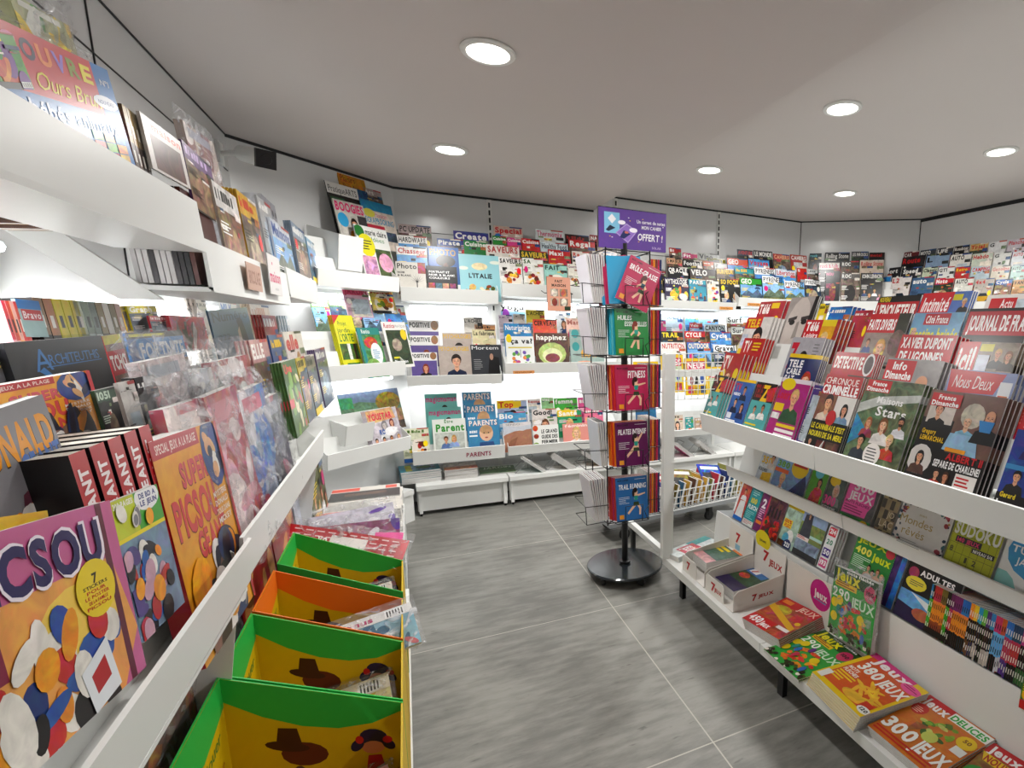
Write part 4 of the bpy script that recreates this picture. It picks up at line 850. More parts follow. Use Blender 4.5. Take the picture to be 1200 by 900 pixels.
def _tcs(a):
    a.r(0, 0, 1, 1, '24386a', .15); a.r(0, 0, 1, .06, 'e8c820'); a.t('TELE', .05, .09, .5, .2, 'f4f4f4', 2); a.t('CABLE', .05, .22, .5, .31, 'f4f4f4', 2); a.t('SAT', .05, .33, .35, .44, 'f4f4f4', 2); a.r(0, .48, .45, .8, 'b8c8d0', .5); a.P([(.45, .45), (.6, .48), (.5, .8)], 'e8d020'); a.face(.72, .38, .24, 'e8bfa0', 'b04418', '6a2a20', True)
def _det(a):
    a.r(0, 0, 1, 1, 'b8242c', .1); a.t('DETECTIVE', .04, .05, .72, .2, 'f8f4f0', 2); a.e(.86, .14, .12, .14, 'e8e4e4'); a.e(.86, .14, .09, .11, '5a4a4a', .3); a.r(0, .3, .44, .95, '7a9ac8', .4); a.r(.46, .28, 1, .95, '4a4438', .5); a.face(.78, .5, .16, 'e0ab8a', 'd8b060', '222', True); a.r(.06, .36, .38, .42, 'fff')
def _info(a):
    a.r(0, 0, 1, 1, 'a8a4a4', .2); a.r(.0, .02, .55, .26, 'c8202a'); a.t('Info', .14, .04, .4, .13, 'fff', 2); a.t('Dimanche', .04, .15, .52, .24, 'fff', 2); a.face(.22, .42, .14, 'd9a382', '8a7a6a', '777', True); a.r(.34, .3, .52, .7, 'b8b8bc', .4); a.face(.74, .3, .26, 'd9a382', '2a2422', '4a4a4e', bald=True, glasses=True)
def _nous(a):
    a.r(0, 0, 1, 1, '8a98c0', .12); a.P([(0, 0), (.85, .02), (.75, .24), (.05, .26)], 'c8242e'); a.t('Nous Deux', .1, .05, .7, .2, 'f4ecec', 0, sh=.25); a.r(.8, .1, .97, .42, 'e8ecf0'); a.r(.82, .24, .95, .4, 'd07a3a', .5); a.face(.55, .45, .22, 'd9a382', '2a1c18', 'c8c8d0', True); a.r(.1, .3, .25, .34, 'e8d020'); a.t('Jean', .05, .37, .35, .44, '2a3a8a', 0)
row(gplane(GX_[1], GZ_[1]), [
 (851, 873, 413, '', 'b8282a', W, 'face', {'art': A_(_tvr), 'n': 5, 'dx': .012, 'd': 'red television magazine with a red-haired woman'}),
 (927, 965, 414, '', '24386a', W, 'face', {'art': A_(_tcs), 'n': 3, 'd': 'navy television magazine with a red-haired woman'}),
 (981, 1030, 412, '', 'b8242c', W, 'duo', {'art': A_(_det), 'n': 3, 'd': 'red crime magazine with a blonde woman'}),
 (1042, 1107, 419, '', 'a8a4a4', W, 'face', {'art': A_(_info), 'n': 5, 'd': 'grey weekly with a balding man in glasses'}),
 (1115, 1194, 432, '', '8a98c0', W, 'face', {'art': A_(_nous), 'n': 5, 'd': 'pale blue weekly with a dark-haired woman'}),
 (1212, 1270, 440, '', 'c8202a', W, 'face', {'d': 'red weekly at the frame edge'})], 'second row, upper gondola', 'magazines in the second row of the gondola', th=.005, gap=1.12, parts=True, kindname='weekly_magazine')
def _seven(a):
    a.r(0, 0, 1, 1, 'b0aeb4', .15); a.t('7', .06, .08, .28, .5, 'c8203a', 2); a.face(.5, .35, .24, 'd9a382', '1c1410', '333', True); a.bars(.74, .1, .95, 8, '777', random.Random(7), .05, .3)
def _xav(a):
    a.r(0, 0, 1, 1, 'c8c8c8', .1); a.r(0, 0, 1, .34, 'c01c28'); a.t('XAVIER DUPONT', .04, .03, .94, .15, 'f8f8f8', 2); a.t('DE LIGONNES', .06, .19, .86, .31, 'f8f8f8', 2)
    for q in range(3): a.face(.1 + .16 * q, .45, .08, 'd9a382', ('3a2018', '8a5a34', '1c1412')[q], '333', q == 1)
    a.face(.74, .52, .2, 'd9a382', '1c1412', '444')
def _ici(a):
    a.r(0, 0, 1, 1, 'd8d4cc', .2); a.r(0, 0, .36, .38, 'c82028'); a.t('ici!', .03, .05, .32, .34, 'fff', 2); a.r(.36, 0, 1, .38, '9a8a7a', .5); a.r(.38, .02, .6, .1, 'd8d030'); a.face(.7, .12, .11, 'd9a382', 'd8b070', '1c1c22'); a.face(.88, .14, .11, 'd9a382', '8a5a3a', '3a3028', True); a.r(.38, .14, .58, .34, 'd8e0f0', .2); a.r(0, .42, 1, 1, 'b0a8a0', .8); a.face(.5, .52, .14, 'd9a382', '1c1412', 'aaa'); a.e(.72, .6, .2, .1, 'a8703a', .3)
def _man(a):
    a.r(0, 0, 1, 1, 'd8d4d0', .15); a.r(0, 0, .62, .2, 'c8242a'); a.t('TELE', .06, .03, .55, .17, 'e8c820', 2); a.face(.6, .36, .34, 'd9a382', '1c1412', 'eee'); a.r(.02, .3, .25, .5, 'c8d0e0', .5); a.r(.02, .55, .22, .7, 'e8c820')
def _tvw(a):
    a.r(0, 0, 1, 1, 'c02a28', .1); a.t('TV', .1, .05, .4, .26, 'f4f0e8', 2); a.bars(.5, .08, .95, 3, 'e8c820', random.Random(9), .06, .5); a.e(.2, .5, .14, .14, 'e8d020'); a.face(.55, .55, .2, 'e8bfa0', 'a0401c', '7a2a20', True); a.e(.84, .52, .12, .14, 'e8d020')
row(gplane(GX_[2], GZ_[2]), [
 (873, 898, 396, '', 'c02a28', W, 'face', {'art': A_(_tvw), 'n': 4, 'dx': .01, 'd': 'red television magazine with yellow badge and red-haired woman'}),
 (930, 968, 395, '', 'b0aeb4', W, 'face', {'art': A_(_seven), 'n': 4, 'dx': .007, 'd': 'grey magazine with big red digit'}),
 (1058, 1123, 392, '', 'c01c28', W, 'people', {'art': A_(_xav), 'n': 5, 'd': 'crime weekly with two white lines on red'}),
 (1127, 1197, 400, '', 'd8d4cc', W, 'people', {'art': A_(_ici), 'n': 4, 'd': 'weekly with small white title on red corner'}),
 (1212, 1262, 404, '', 'b8202a', W, 'face', {'d': 'red weekly at the frame edge'})], 'third row, upper gondola', 'magazines in the third row of the gondola', th=.005, gap=1.12, parts=True, kindname='weekly_magazine')
def _tloi(a):
    a.r(0, 0, 1, 1, 'e0a820', .15); a.r(0, 0, .5, .3, 'c8242a'); a.t('Télé', .05, .03, .42, .17, 'f8f4f0', 2); a.t('Loisirs', .05, .2, .46, .28, 'f8f4f0', 1); a.r(.5, 0, 1, .1, 'e8d020'); a.face(.66, .3, .2, 'e8bfa0', 'e0c080', 'c8b8a8', glasses=True); a.r(0, .34, .45, .42, '3a6ab0'); a.r(0, .45, .45, .55, 'a82a80'); a.P([(.9, 0), (1, 0), (1, 1), (.84, 1)], 'b04028', .5)
def _fd(a):
    a.r(0, 0, 1, 1, '9a8a80', .3); a.r(0, 0, .72, .24, 'c8202a'); a.t('FAITS DIVERS', .02, .07, .7, .2, 'fff', 2, sh=.1); a.r(.72, 0, 1, .24, '3a3a2a', .3); a.face(.15, .36, .1, 'd9a382', '6a4226', '3a5a8a'); a.face(.5, .42, .22, 'e8bfa0', 'd8a860', 'd8d0c8', True); a.e(.85, .36, .18, .16, '7a6058', .7); a.r(0, .55, .3, .88, 'e8c020', .2); a.bars(.72, .6, .98, 6, '444', random.Random(4), .05, .5)
def _dest(a):
    a.r(0, 0, 1, 1, '7aa8c8', .15); a.r(.24, .01, .75, .14, 'b82030'); a.t('Côté France', .28, .03, .72, .12, 'f8f8f8', 1); a.t('Destins brisés', .02, .17, .98, .32, 'e8e020', 1); a.face(.1, .22, .12, 'e0b8a0', 'c8b0a8', 'b89aa0', bald=True); a.face(.32, .48, .14, '7a5a50', '3a2a28', '6a3a40', bald=True); a.t('Le Prince', .46, .36, .74, .43, '1a2a40', 1); a.t('Philip', .5, .46, .7, .53, '1a2a40', 1)
def _jour(a):
    a.r(0, 0, 1, 1, '17100e'); a.r(.02, .03, 1, .27, 'b82030'); a.t('JOURNAL DE FRANCE', .06, .07, 1.15, .22, 'f8f4f4', 2); a.e(.62, .8, .45, .42, 'c08a6a', .1); a.P([(.3, .6), (.5, .56), (.5, .6), (.32, .66)], '3a2018'); a.P([(.62, .58), (.82, .56), (.84, .62), (.64, .62)], '3a2018'); a.e(.42, .7, .06, .03, '2a1810'); a.e(.73, .69, .06, .03, '2a1810'); a.bars(.03, .34, .2, 6, 'c8c0b8', random.Random(2), .05, .4)
row(gplane(GX_[3], GZ_[3]), [
 (877, 907, 372, '', 'd8d4d0', W, 'face', {'art': A_(_man), 'n': 5, 'dx': .010, 'd': 'television magazine with a dark-haired man'}),
 (946, 987, 375, '', 'e0a820', W, 'face', {'art': A_(_tloi), 'n': 5, 'dx': .008, 'd': 'yellow television magazine with a woman in glasses'}),
 (1022, 1069, 368, '', '9a8a80', W, 'people', {'art': A_(_fd), 'n': 1, 'd': 'crime weekly with a long-haired blonde woman'}),
 (1073, 1132, 367, '', '7aa8c8', W, 'duo', {'art': A_(_dest), 'n': 2, 'd': 'blue weekly with yellow title line'}),
 (1137, 1213, 362, '', '17100e', W, 'face', {'art': A_(_jour), 'n': 2, 'd': 'black weekly with red band and enlarged eyes'})], 'fourth row, upper gondola', 'magazines in the fourth row of the gondola', th=.005, gap=1.12, parts=True, kindname='weekly_magazine')
def _t4(a):
    a.r(0, 0, 1, 1, 'b03038', .2); a.t('Télé', .04, .04, .45, .2, 'f8f4f0', 2); a.r(.5, .03, .8, .12, 'e8c820'); a.e(.8, .36, .12, .12, 'e8c820'); a.people = 0
    for q in range(3): a.face(.2 + .22 * q, .42, .1, 'd9a382', '2b1a12', '8a2a30')
    a.r(0, .62, .9, .68, '24386a')
def _bw(a):
    a.r(0, 0, 1, 1, 'a8a09c', .12); a.e(.5, .5, .42, .5, 'c8beb8', .05); a.P([(.15, .32), (.45, .28), (.45, .33), (.17, .38)], '4a4444'); a.P([(.6, .3), (.92, .27), (.92, .32), (.62, .36)], '4a4444'); a.e(.32, .38, .1, .04, '2a2624'); a.e(.74, .37, .1, .04, '2a2624'); a.P([(.5, .38), (.58, .36), (.62, .6), (.46, .62)], '9a908a'); a.P([(.34, .74), (.7, .72), (.6, .8), (.42, .8)], '6a5e5a'); a.P([(.88, 0), (1, 0), (1, 1), (.8, .8)], '2a2626', .2)
def _enq(a):
    a.r(0, 0, 1, 1, '4a4440', .5); a.r(0, 0, 1, .08, '15130f'); a.t('NOUVEAU', .04, .01, .3, .07, 'e8d020', 2); a.r(0, .08, 1, .3, 'b8242c'); a.t("L'ENQUETEUR", .03, .11, .97, .27, 'f8f4f0', 2); a.r(.1, .42, .5, .5, 'd8d030'); a.face(.75, .5, .12, 'd9a382', '2b1a12', '222')
def _inti(a):
    a.r(0, 0, 1, 1, '5a78b8', .15); a.P([(0, 0), (.66, 0), (.62, .28), (0, .3)], 'c8202e'); a.t('Intimité', .05, .05, .6, .22, 'f8f0f0', 1, sh=.2); a.r(.66, .03, .84, .1, 'd0c828'); a.face(.9, .12, .09, 'd9a382', 'd8c8a0', '222'); a.e(.42, .46, .13, .12, 'c88a4a', .3); a.e(.66, .48, .13, .12, '9a7058', .3); a.r(.04, .34, .2, .38, '3ab0e0'); a.bars(.04, .42, .25, 3, 'dde', random.Random(1), .05, .4)
def _actu(a):
    a.r(0, 0, 1, 1, 'e8e4e0'); a.r(0.1, .04, .66, .34, 'c8202a'); a.t('Actu', .34, .05, .6, .15, 'f8f0f0', 1); a.t('France', .02, .17, .64, .32, 'f8f8f8', 2); a.r(.66, .06, 1, .3, 'd0dce4', .4); a.face(.25, .52, .16, 'd9a382', '2b1a12', '222'); a.face(.75, .5, .17, '7a4a34', '14100e', '222')
row(gplane(GX_[4], GZ_[4]), [
 (892, 922, 354, '', 'b03038', W, 'people', {'art': A_(_t4), 'n': 5, 'dx': .012, 'd': 'red television magazine with three small figures'}),
 (928, 961, 349, '', 'a8a09c', W, 'face', {'art': A_(_bw), 'n': 1, 'd': 'grey magazine with a huge monochrome face'}),
 (962, 973, 356, '100% tv', 'e8d020', K, 'plan', {'d': 'yellow television magazine with black title'}),
 (974, 1000, 360, '', '2a7ac0', W, 'face', {'n': 5, 'dx': .008, 'd': 'bright blue magazine with a dark face'}),
 (1003, 1024, 364, '', 'b83848', W, 'text', {'d': 'plain pinkish red magazine'}),
 (1031, 1081, 348, '', 'b8242c', W, 'face', {'art': A_(_enq), 'n': 1, 'd': 'weekly with white title on broad red band'}),
 (1083, 1141, 344, '', '5a78b8', W, 'duo', {'art': A_(_inti), 'n': 2, 'off': .004, 'd': 'blue weekly with slanted white title'}),
 (1158, 1215, 346, '', 'e8e4e0', W, 'duo', {'art': A_(_actu), 'n': 1, 'd': 'white weekly with red title block'})], 'back row, upper gondola', 'magazines in the back row of the gondola', th=.005, gap=1.12, parts=True, kindname='weekly_magazine')
# ---- middle tier
def _350(a):
    a.r(0, 0, 1, 1, 'c8d0d8', .3); a.t('350', .1, .3, .7, .45, 'e8c020', 2); a.t('MOTS', .08, .48, .5, .54, 'f4f4f4', 2); a.t('FLECHES', .05, .56, .6, .62, '333', 2); a.face(.75, .3, .2, 'd9a382', '2b1a12', 'd8d0c8'); a.P([(.3, .95), (.35, .65), (.9, .6), (.95, .95)], 'e8c020', .2); a.r(0, .92, 1, 1, 'c82030')
def _380(a):
    a.r(0, 0, 1, 1, '7a9ac0', .4); a.r(0, 0, .45, .4, '8ab8d8', .2); a.t('380', .04, .26, .4, .38, '7ab020', 2); a.r(.0, .42, .42, .5, 'e06a2a'); a.e(.7, .3, .24, .2, 'e8c820'); a.r(.5, .22, .9, .28, 'c83028'); a.P([(.5, .9), (.9, .4), (1, .6), (1, .95)], '2a3a6a', .4); a.face(.3, .62, .16, 'd9a382', 'd8b878', 'e8e8f0'); a.e(.48, .9, .14, .09, 'c8402a'); a.r(0, .93, 1, 1, 'd8a020')
def _grw(a):
    a.r(0, 0, 1, 1, '5aa030', .12); a.e(.45, .24, .26, .12, '6ac0d0'); a.face(.62, .42, .24, 'c98e6c', '2b1a12', 'c8283a', True); a.P([(.15, 1), (.3, .62), (.85, .6), (.95, 1)], 'c82838', .5)
def _300g(a):
    a.r(0, 0, 1, 1, '4a5a50', .5); a.e(.35, .3, .3, .1, 'e8c820'); a.face(.55, .45, .3, 'd0a088', 'c8b0a0', '888', True); a.t('300', .02, .58, .7, .74, 'e84a9a', 2); a.r(0, .76, .8, .8, '222'); a.t('MOTS FLECHES', .02, .77, .8, .82, 'f0f0f0', 2); a.bars(.03, .86, .9, 3, '999', random.Random(1), .05, .4)
def _300p(a):
    a.r(0, 0, 1, 1, '5a5a5a', .4); a.P([(0, 0), (.95, 0), (.88, .2), (.92, .45), (.8, .6), (.78, .72), (0, .74)], 'e85aa8'); a.t('300', .2, .14, .82, .3, 'f4e8f0', 2); a.t('JEUX', .1, .33, .88, .47, 'f4e8f0', 2); a.t('MOTS FLECHES', .04, .5, .82, .545, '8a1a5a', 2); a.bars(.04, .58, .7, 3, '8a1a5a', random.Random(1), .045, .4); a.r(0, .76, 1, 1, '2f8a3a'); a.t('+50 pages', .08, .82, .5, .87, 'c8e040', 1); a.e(.8, .9, .18, .14, 'e8c820')
def _joa(a):
    a.r(0, 0, 1, 1, '9a8a68', .25)
    for q in range(5):
        for p in range(4):
            if (p + q) % 2: a.r(.02 + p * .25, .1 + q * .17, .25 + p * .25, .25 + q * .17, '4a4238', .3)
    a.t('JO', .5, .45, .9, .55, 'd8ccb0', 0); a.t('LAC', .2, .6, .95, .72, 'd8ccb0', 0); a.r(.8, .08, 1, .2, 'c83a4a')
def _monde(a):
    a.r(0, 0, 1, 1, 'e0dedc', .05); r_ = random.Random(4)
    for q in range(70):
        t_ = r_.uniform(0, 6.28); a.e(.5 + r_.uniform(.38, .5) * math.cos(t_) * 1.1, .55 + r_.uniform(.4, .5) * math.sin(t_) * 1.1, r_.uniform(.015, .06), r_.uniform(.01, .04), r_.choice(['a03040', '24405a', '3a6a70', 'c8a050', '1c2438', 'c85a6a']), .2, r_.uniform(0, 3), 7)
    a.t('Johanna', .3, .18, .68, .22, '9a9080', 0); a.t('mes', .4, .3, .54, .34, 'b09a60', 0); a.t('Mondes', .18, .37, .82, .5, 'b09a60', 0, k=900); a.t('rêvés', .28, .54, .72, .67, 'b09a60', 0, k=900); a.bars(.25, .74, .75, 3, '9a9a9a', r_, .035, .25)
def _sudo(a):
    a.r(0, 0, 1, 1, 'b0b41a', .05)
    for q in range(7): a.r(.02 + q * .155, .08, .026 + q * .155, .93, '4a4c10'); a.r(0, .1 + q * .135, 1, .105 + q * .135, '4a4c10')
    a.t('SUDOKU', .04, .2, .97, .37, 'ecece0', 2); a.r(.12, .4, .66, .49, '1a1418'); a.t('140 JEUX', .15, .415, .62, .475, 'd83a6a', 2); a.r(.5, .5, .95, .57, '1a1a14'); a.t('NIVEAU 5/6', .53, .515, .92, .56, 'ecece0', 2)
    a.t('8', .06, .56, .13, .64, '4a4c10', 1); a.t('1', .42, .66, .47, .74, '4a4c10', 1); a.t('2', .58, .66, .66, .74, '4a4c10', 1); a.t('4', .72, .12, .79, .18, '4a4c10', 1); a.e(.86, .02, .09, .05, 'd8307a')
def _tul(a):
    a.r(0, 0, 1, 1, 'e4e4e2'); a.e(.7, .3, .62, .34, '3a98c8', .08); a.t('TU L', .15, .22, .7, .32, 'f4f4f4', 1); a.t('JAMAIS', .3, .37, .95, .47, 'f4f4f4', 1); a.e(.1, .95, .4, .35, '88c0bc', .1); a.r(0, .93, 1, .96, '1f6a70')
row(gplane(1.466, .553), [
 (899, 917, 517, '', 'c8d0d8', W, 'game', {'art': A_(_350), 'd': 'pale puzzle magazine with a yellow skirt'}), (917, 956, 524, '', '7a9ac0', W, 'game', {'art': A_(_380), 'd': 'blue puzzle magazine with green number'}),
 (958, 977, 537, '', '5aa030', W, 'face', {'art': A_(_grw), 'd': 'green puzzle magazine with a woman in red'}), (979, 999, 543, '', '4a5a50', W, 'face', {'art': A_(_300g), 'd': 'grey puzzle magazine with pink number'}),
 (1001, 1037, 552, '', 'e85aa8', W, 'game', {'art': A_(_300p), 'd': 'pink and green puzzle magazine'}), (1042, 1062, 565, '', '9a8a68', W, 'plan', {'art': A_(_joa), 'd': 'brown checkered game book', 'cat': 'book', 'name': 'game_book', 'th': .012}),
 (1064, 1124, 573, '', 'e0dedc', W, 'plan', {'art': A_(_monde), 'd': 'white colouring book with a red and navy floral border', 'cat': 'book', 'name': 'colouring_book', 'th': .012}), (1126, 1183, 594, '', 'b0b41a', W, 'plan', {'art': A_(_sudo), 'd': 'lime green number puzzle book', 'cat': 'book', 'name': 'puzzle_book', 'th': .012}),
 (1186, 1246, 616, '', 'e4e4e2', W, 'plan', {'art': A_(_tul), 'd': 'white book with a big blue circle', 'cat': 'book', 'name': 'activity_book', 'th': .012})], 'gondola middle tier', 'puzzle magazines on the gondola middle tier', kindname='puzzle_magazine', parts=True, th=.006, off=.004)
# ---- lower tier standing on the grey ledge
def _whit(a): a.r(0, 0, 1, 1, 'c84a3a', .3); a.face(.5, .25, .26, 'd9a382', '3a2418', 'f0f0f0'); a.P([(.1, .95), (.25, .5), (.8, .48), (.95, .95)], 'eef0f0', .1); a.r(0, .9, 1, 1, '2a7ad0')
def _100(a):
    a.r(0, 0, 1, 1, '2a9aa0', .1); a.t('100', .2, .3, .75, .43, 'e8d828', 2); a.t('FLECH', .1, .48, .95, .58, 'f4f4f4', 2); a.bars(.1, .64, .85, 5, '9ad8d8', random.Random(2), .04, .4); a.r(0, .86, 1, 1, 'e0e4e0'); a.bars(.05, .88, .9, 3, 'c85a6a', random.Random(2), .035, .4); a.bars(.2, .12, .8, 3, 'b8e0dc', random.Random(2), .05, .4)
def _two(a):
    a.r(0, 0, 1, 1, '7a2a6a', .1); a.P([(.85, 0), (1, 0), (1, 1), (.85, 1)], 'd03060'); a.t('2', .2, .2, .7, .42, 'f4f0f4', 2); a.bars(.15, .46, .8, 5, 'e8b8d8', random.Random(2), .05, .5); a.r(.1, .74, .8, .82, 'e88a2a')
def _flow(a):
    a.r(0, 0, 1, 1, '6a3a44', .9); r_ = random.Random(5)
    for q in range(30): a.e(r_.uniform(.05, .95), r_.uniform(.6, .95), .09, .06, r_.choice(['c8201c', 'e03828', '8a1a14', '3a5a2a']), .3)
    for q in range(4): a.P([(.1 + .2 * q, .3), (.2 + .2 * q, .26), (.2 + .2 * q, .5), (.1 + .2 * q, .54)], '2a2428')
def _100v(a):
    a.r(0, 0, 1, 1, 'a8c0b0', .6); a.r(0, 0, 1, .1, 'e8d020'); a.r(.02, .36, .55, .56, 'e8d020'); a.t('100%', .06, .37, .5, .45, 'c83028', 2); a.t('FLEC', .1, .47, .5, .55, 'c83028', 2); a.e(.6, .75, .25, .18, 'e8e8e4', .2); a.e(.4, .8, .2, .14, '5ab0d0', .3); a.P([(0, .86), (.7, .86), (.72, 1), (0, 1)], '5a3a2a', .8); a.e(.62, .93, .26, .14, '24306a'); a.t('223', .45, .86, .78, .96, 'f4f4f4', 2)
def _land(a):
    a.r(0, 0, 1, .5, '9ab0d0', .2); a.r(.0, .28, 1, .6, '7a8a4a', .8); a.P([(.1, .12), (.4, .1), (.5, .6), (.05, .6)], '3a3a48', .3); a.face(.28, .12, .1, 'd9a382', '3a2a20', '3a3a48'); a.r(0, .58, .5, .66, 'e8dcd8'); a.bars(.03, .59, .45, 2, 'c8404a', random.Random(3), .03, .5); a.r(0, .66, 1, .9, '8a9ab0', .7); a.r(0, .88, 1, 1, '2a2a2c', .3); a.r(.5, .5, 1, .56, 'b8d8d0')
def _214(a):
    a.r(0, 0, 1, 1, 'e4e4e6'); a.r(0, 0, 1, .08, '4a2a8a')
    for q, c in enumerate(('d03048', 'e4e4e6', '4a2a8a', 'd04a8a')): a.r(.1, .12 + q * .22, .85, .3 + q * .22, c); a.t(('214', '20', '50', '193')[q], .18, .15 + q * .22, .78, .25 + q * .22, 'f4f4f4' if q != 1 else '3a8a6a', 2)
def _400(a):
    a.r(0, 0, 1, 1, '2f8a3c', .08); a.t('JEUX', .04, .02, .78, .13, 'd8d820', 2); a.t('400', .04, .2, .46, .33, 'e8e060', 2); a.t('jeux', .5, .21, .96, .36, 'd8e020', 2); a.bars(.04, .38, .5, 7, 'd0e8d0', random.Random(2), .035, .4); a.e(.88, .12, .11, .09, 'c83a4a')
    for q in range(4): a.face(.5 + .12 * q, .52 + .06 * (q % 2), .09, 'd9a382', HR[q], 'd8a888')
    a.e(.55, .72, .14, .1, 'c8c8c8', .2); a.r(.3, .85, .95, .97, 'c8c020', .5)
def _adu(a):
    a.r(0, 0, 1, 1, '181416', .05); a.t('ADULTES', .26, .07, .88, .17, 'f0ecec', 2); a.e(.14, .17, .1, .1, 'a83a6a', .3); a.e(.24, .34, .2, .12, 'e0d040'); a.bars(.12, .3, .38, 3, '555', random.Random(2), .035, .4); a.r(.55, .2, 1, .36, 'c84a2a', .1); a.r(0, .5, .6, 1, '6aa8d8', .35); a.P([(0, .72), (.6, .8), (.6, 1), (0, 1)], '2a1e4a', .3); a.e(.5, .8, .18, .1, 'b86a4a', .3); a.P([(.2, .5), (.65, .58), (.6, .7)], 'e4e8ec', .2)
def _pur(a): a.r(0, 0, 1, 1, '4a2a6a', .8); a.P([(.6, 0), (1, 0), (1, 1), (.5, 1)], '3a80c8', .4)
row(gplane(1.42, .366), [
 (873, 883, 563, '', 'c84a3a', W, 'face', {'art': A_(_whit), 'd': 'red puzzle magazine with a man in white'}), (884, 896, 568, '', '2a9aa0', W, 'plan', {'art': A_(_100), 'd': 'teal puzzle magazine'}),
 (897, 906, 574, '', '7a2a6a', W, 'plan', {'art': A_(_two), 'd': 'purple puzzle magazine'}), (906, 925, 578, '', '6a3a44', W, 'blob', {'art': A_(_flow), 'd': 'magazine with red flowers and dark windows'}),
 (926, 944, 589, '', 'a8c0b0', W, 'plan', {'art': A_(_100v), 'd': 'puzzle magazine with navy round badge'}), (945, 973, 595, '', '7a8a4a', W, 'land', {'art': A_(_land), 'd': 'magazine with a castle and vineyard photo'}),
 (975, 986, 610, '', 'e4e4e6', K, 'plan', {'art': A_(_214), 'n': 4, 'd': 'white puzzle magazine with red and violet number blocks'}), (1007, 1052, 625, '', '2f8a3c', W, 'people', {'art': A_(_400), 'd': 'green puzzle magazine with four faces'}),
 (1052, 1065, 646, '', '4a2a6a', W, 'plan', {'art': A_(_pur), 'd': 'purple and blue magazine half hidden'}), (1067, 1130, 656, '', '181416', W, 'plan', {'art': A_(_adu), 'off': .02, 'd': 'black puzzle pack with yellow oval and blue picture'})],
 'gondola lower tier', 'puzzle magazines on the gondola lower tier', kindname='puzzle_magazine', parts=True, th=.006, off=.004)
# ---- booklets seen spine on
def spines(pl, x0, x1, yt, cols, h, depth, where, group, cat='booklet', name='booklet', off=0, jit=.004, desc='thin booklet', seed=1):
    r_ = random.Random(seed); s0, t = pl.hit(x0, yt, off); s1 = pl.s_for(x1, t, off); n = len(cols); th = (s1 - s0) / n; h = min(h, t - .003 - jit)
    for i, c in enumerate(cols):
        c = c if isinstance(c, tuple) else (c, c, c); w = depth; hh = h + r_.uniform(-jit, jit)
        b = MB(); e = .0007; tk = th * .92
        b.box((-w / 2 + e, e, .0005), (w / 2 - .001, tk - e, hh - .001), 'pages')
        b.poly([(-w / 2, 0, 0), (w / 2, 0, 0), (w / 2, 0, hh), (-w / 2, 0, hh)], 'cover', c[0], .3)
        b.poly([(-w / 2, tk, 0), (-w / 2, tk, hh), (w / 2, tk, hh), (w / 2, tk, 0)], 'cover', c[1], .3)
        cuts = [0, .28, .7, 1]
        for q in range(3): b.poly([(-w / 2, 0, cuts[q] * hh), (-w / 2, 0, cuts[q + 1] * hh), (-w / 2, tk, cuts[q + 1] * hh), (-w / 2, tk, cuts[q] * hh)], 'cover', c[2 - q], .15)
        for q in range(4):
            z0 = hh * (.1 + .22 * q); b.poly([(-w / 2 - .0002, tk * .3, z0), (-w / 2 - .0002, tk * .3, z0 + hh * .1), (-w / 2 - .0002, tk * .7, z0 + hh * .1), (-w / 2 - .0002, tk * .7, z0)], 'cover', 'e8e4dc' if sum(lin(c[1])) < 1 else '2a2420')
        sc = s0 + th * (i + 1) - th * .04; base = pl.o + pl.u * sc + pl.v * (t - hh) + pl.n * (off - w / 2)
        X = -pl.n; Y = -pl.u; Z = pl.v
        mw = Matrix(((X.x, Y.x, Z.x, base.x), (X.y, Y.y, Z.y, base.y), (X.z, Y.z, Z.z, base.z), (0, 0, 0, 1)))
        o = b.build(name, None, mw); tag(o, f"{cname(c[0])} topped {desc} seen edge on, {where}", cat, group)
O_, B_, G_ = 'e8902a', '1a1614', '4aa828'
cl = [('2a8ac0', G_, G_), (B_, G_, G_)] + [('b8303a', O_, '9a4a28')] * 4 + [('7a6a30', O_, '9a4a28')] * 3 + [(B_, G_, G_)] * 2 + [('6a2a5a', 'c0304a', B_)] * 2 + [('7a2a6a', O_, B_)] * 4 + [('2a70b8', O_, B_)] * 4 + [(O_, B_, '6a4a30')] * 2 + [('e8c030', B_, '3a3a5a')] * 2 + [('2a9ac0', '3a2420', 'b8b0a8')] * 2 + [('5ab040', B_, B_)] * 2 + [('5a3a7a', '3a2420', 'b8b0a8')] * 2 + [('3a8ac0', B_, 'c8c0b8')] * 2 + [('c83a6a', '6ab0e0', B_)] * 3 + [('c8602a', '6ab0e0', 'c8c8d0')] * 2 + [('3a7ac0', 'b83a5a', '5a3a8a')] * 3 + [('2a4a6a', 'c03040', B_)] * 4 + [('b83a7a', B_, '3a6a3a')] * 4
spines(Plane((1.40, GY0, .366), (0, -1, 0), 8), 1093, 1212, 684, cl, .165, .10, 'on the gondola lower tier', 'booklets standing spine out', seed=3)
free(Plane((1.40, GY0, .366), (0, -1, 0), 10), (1206, 744), (1250, 762), (1225, 845), '5a8a2a', lambda w, h: std_cover(w, h, '', '4a7a2a', 'e8e020', 'blob', 77), 'green magazine right of the spine out booklets on the gondola lower tier')
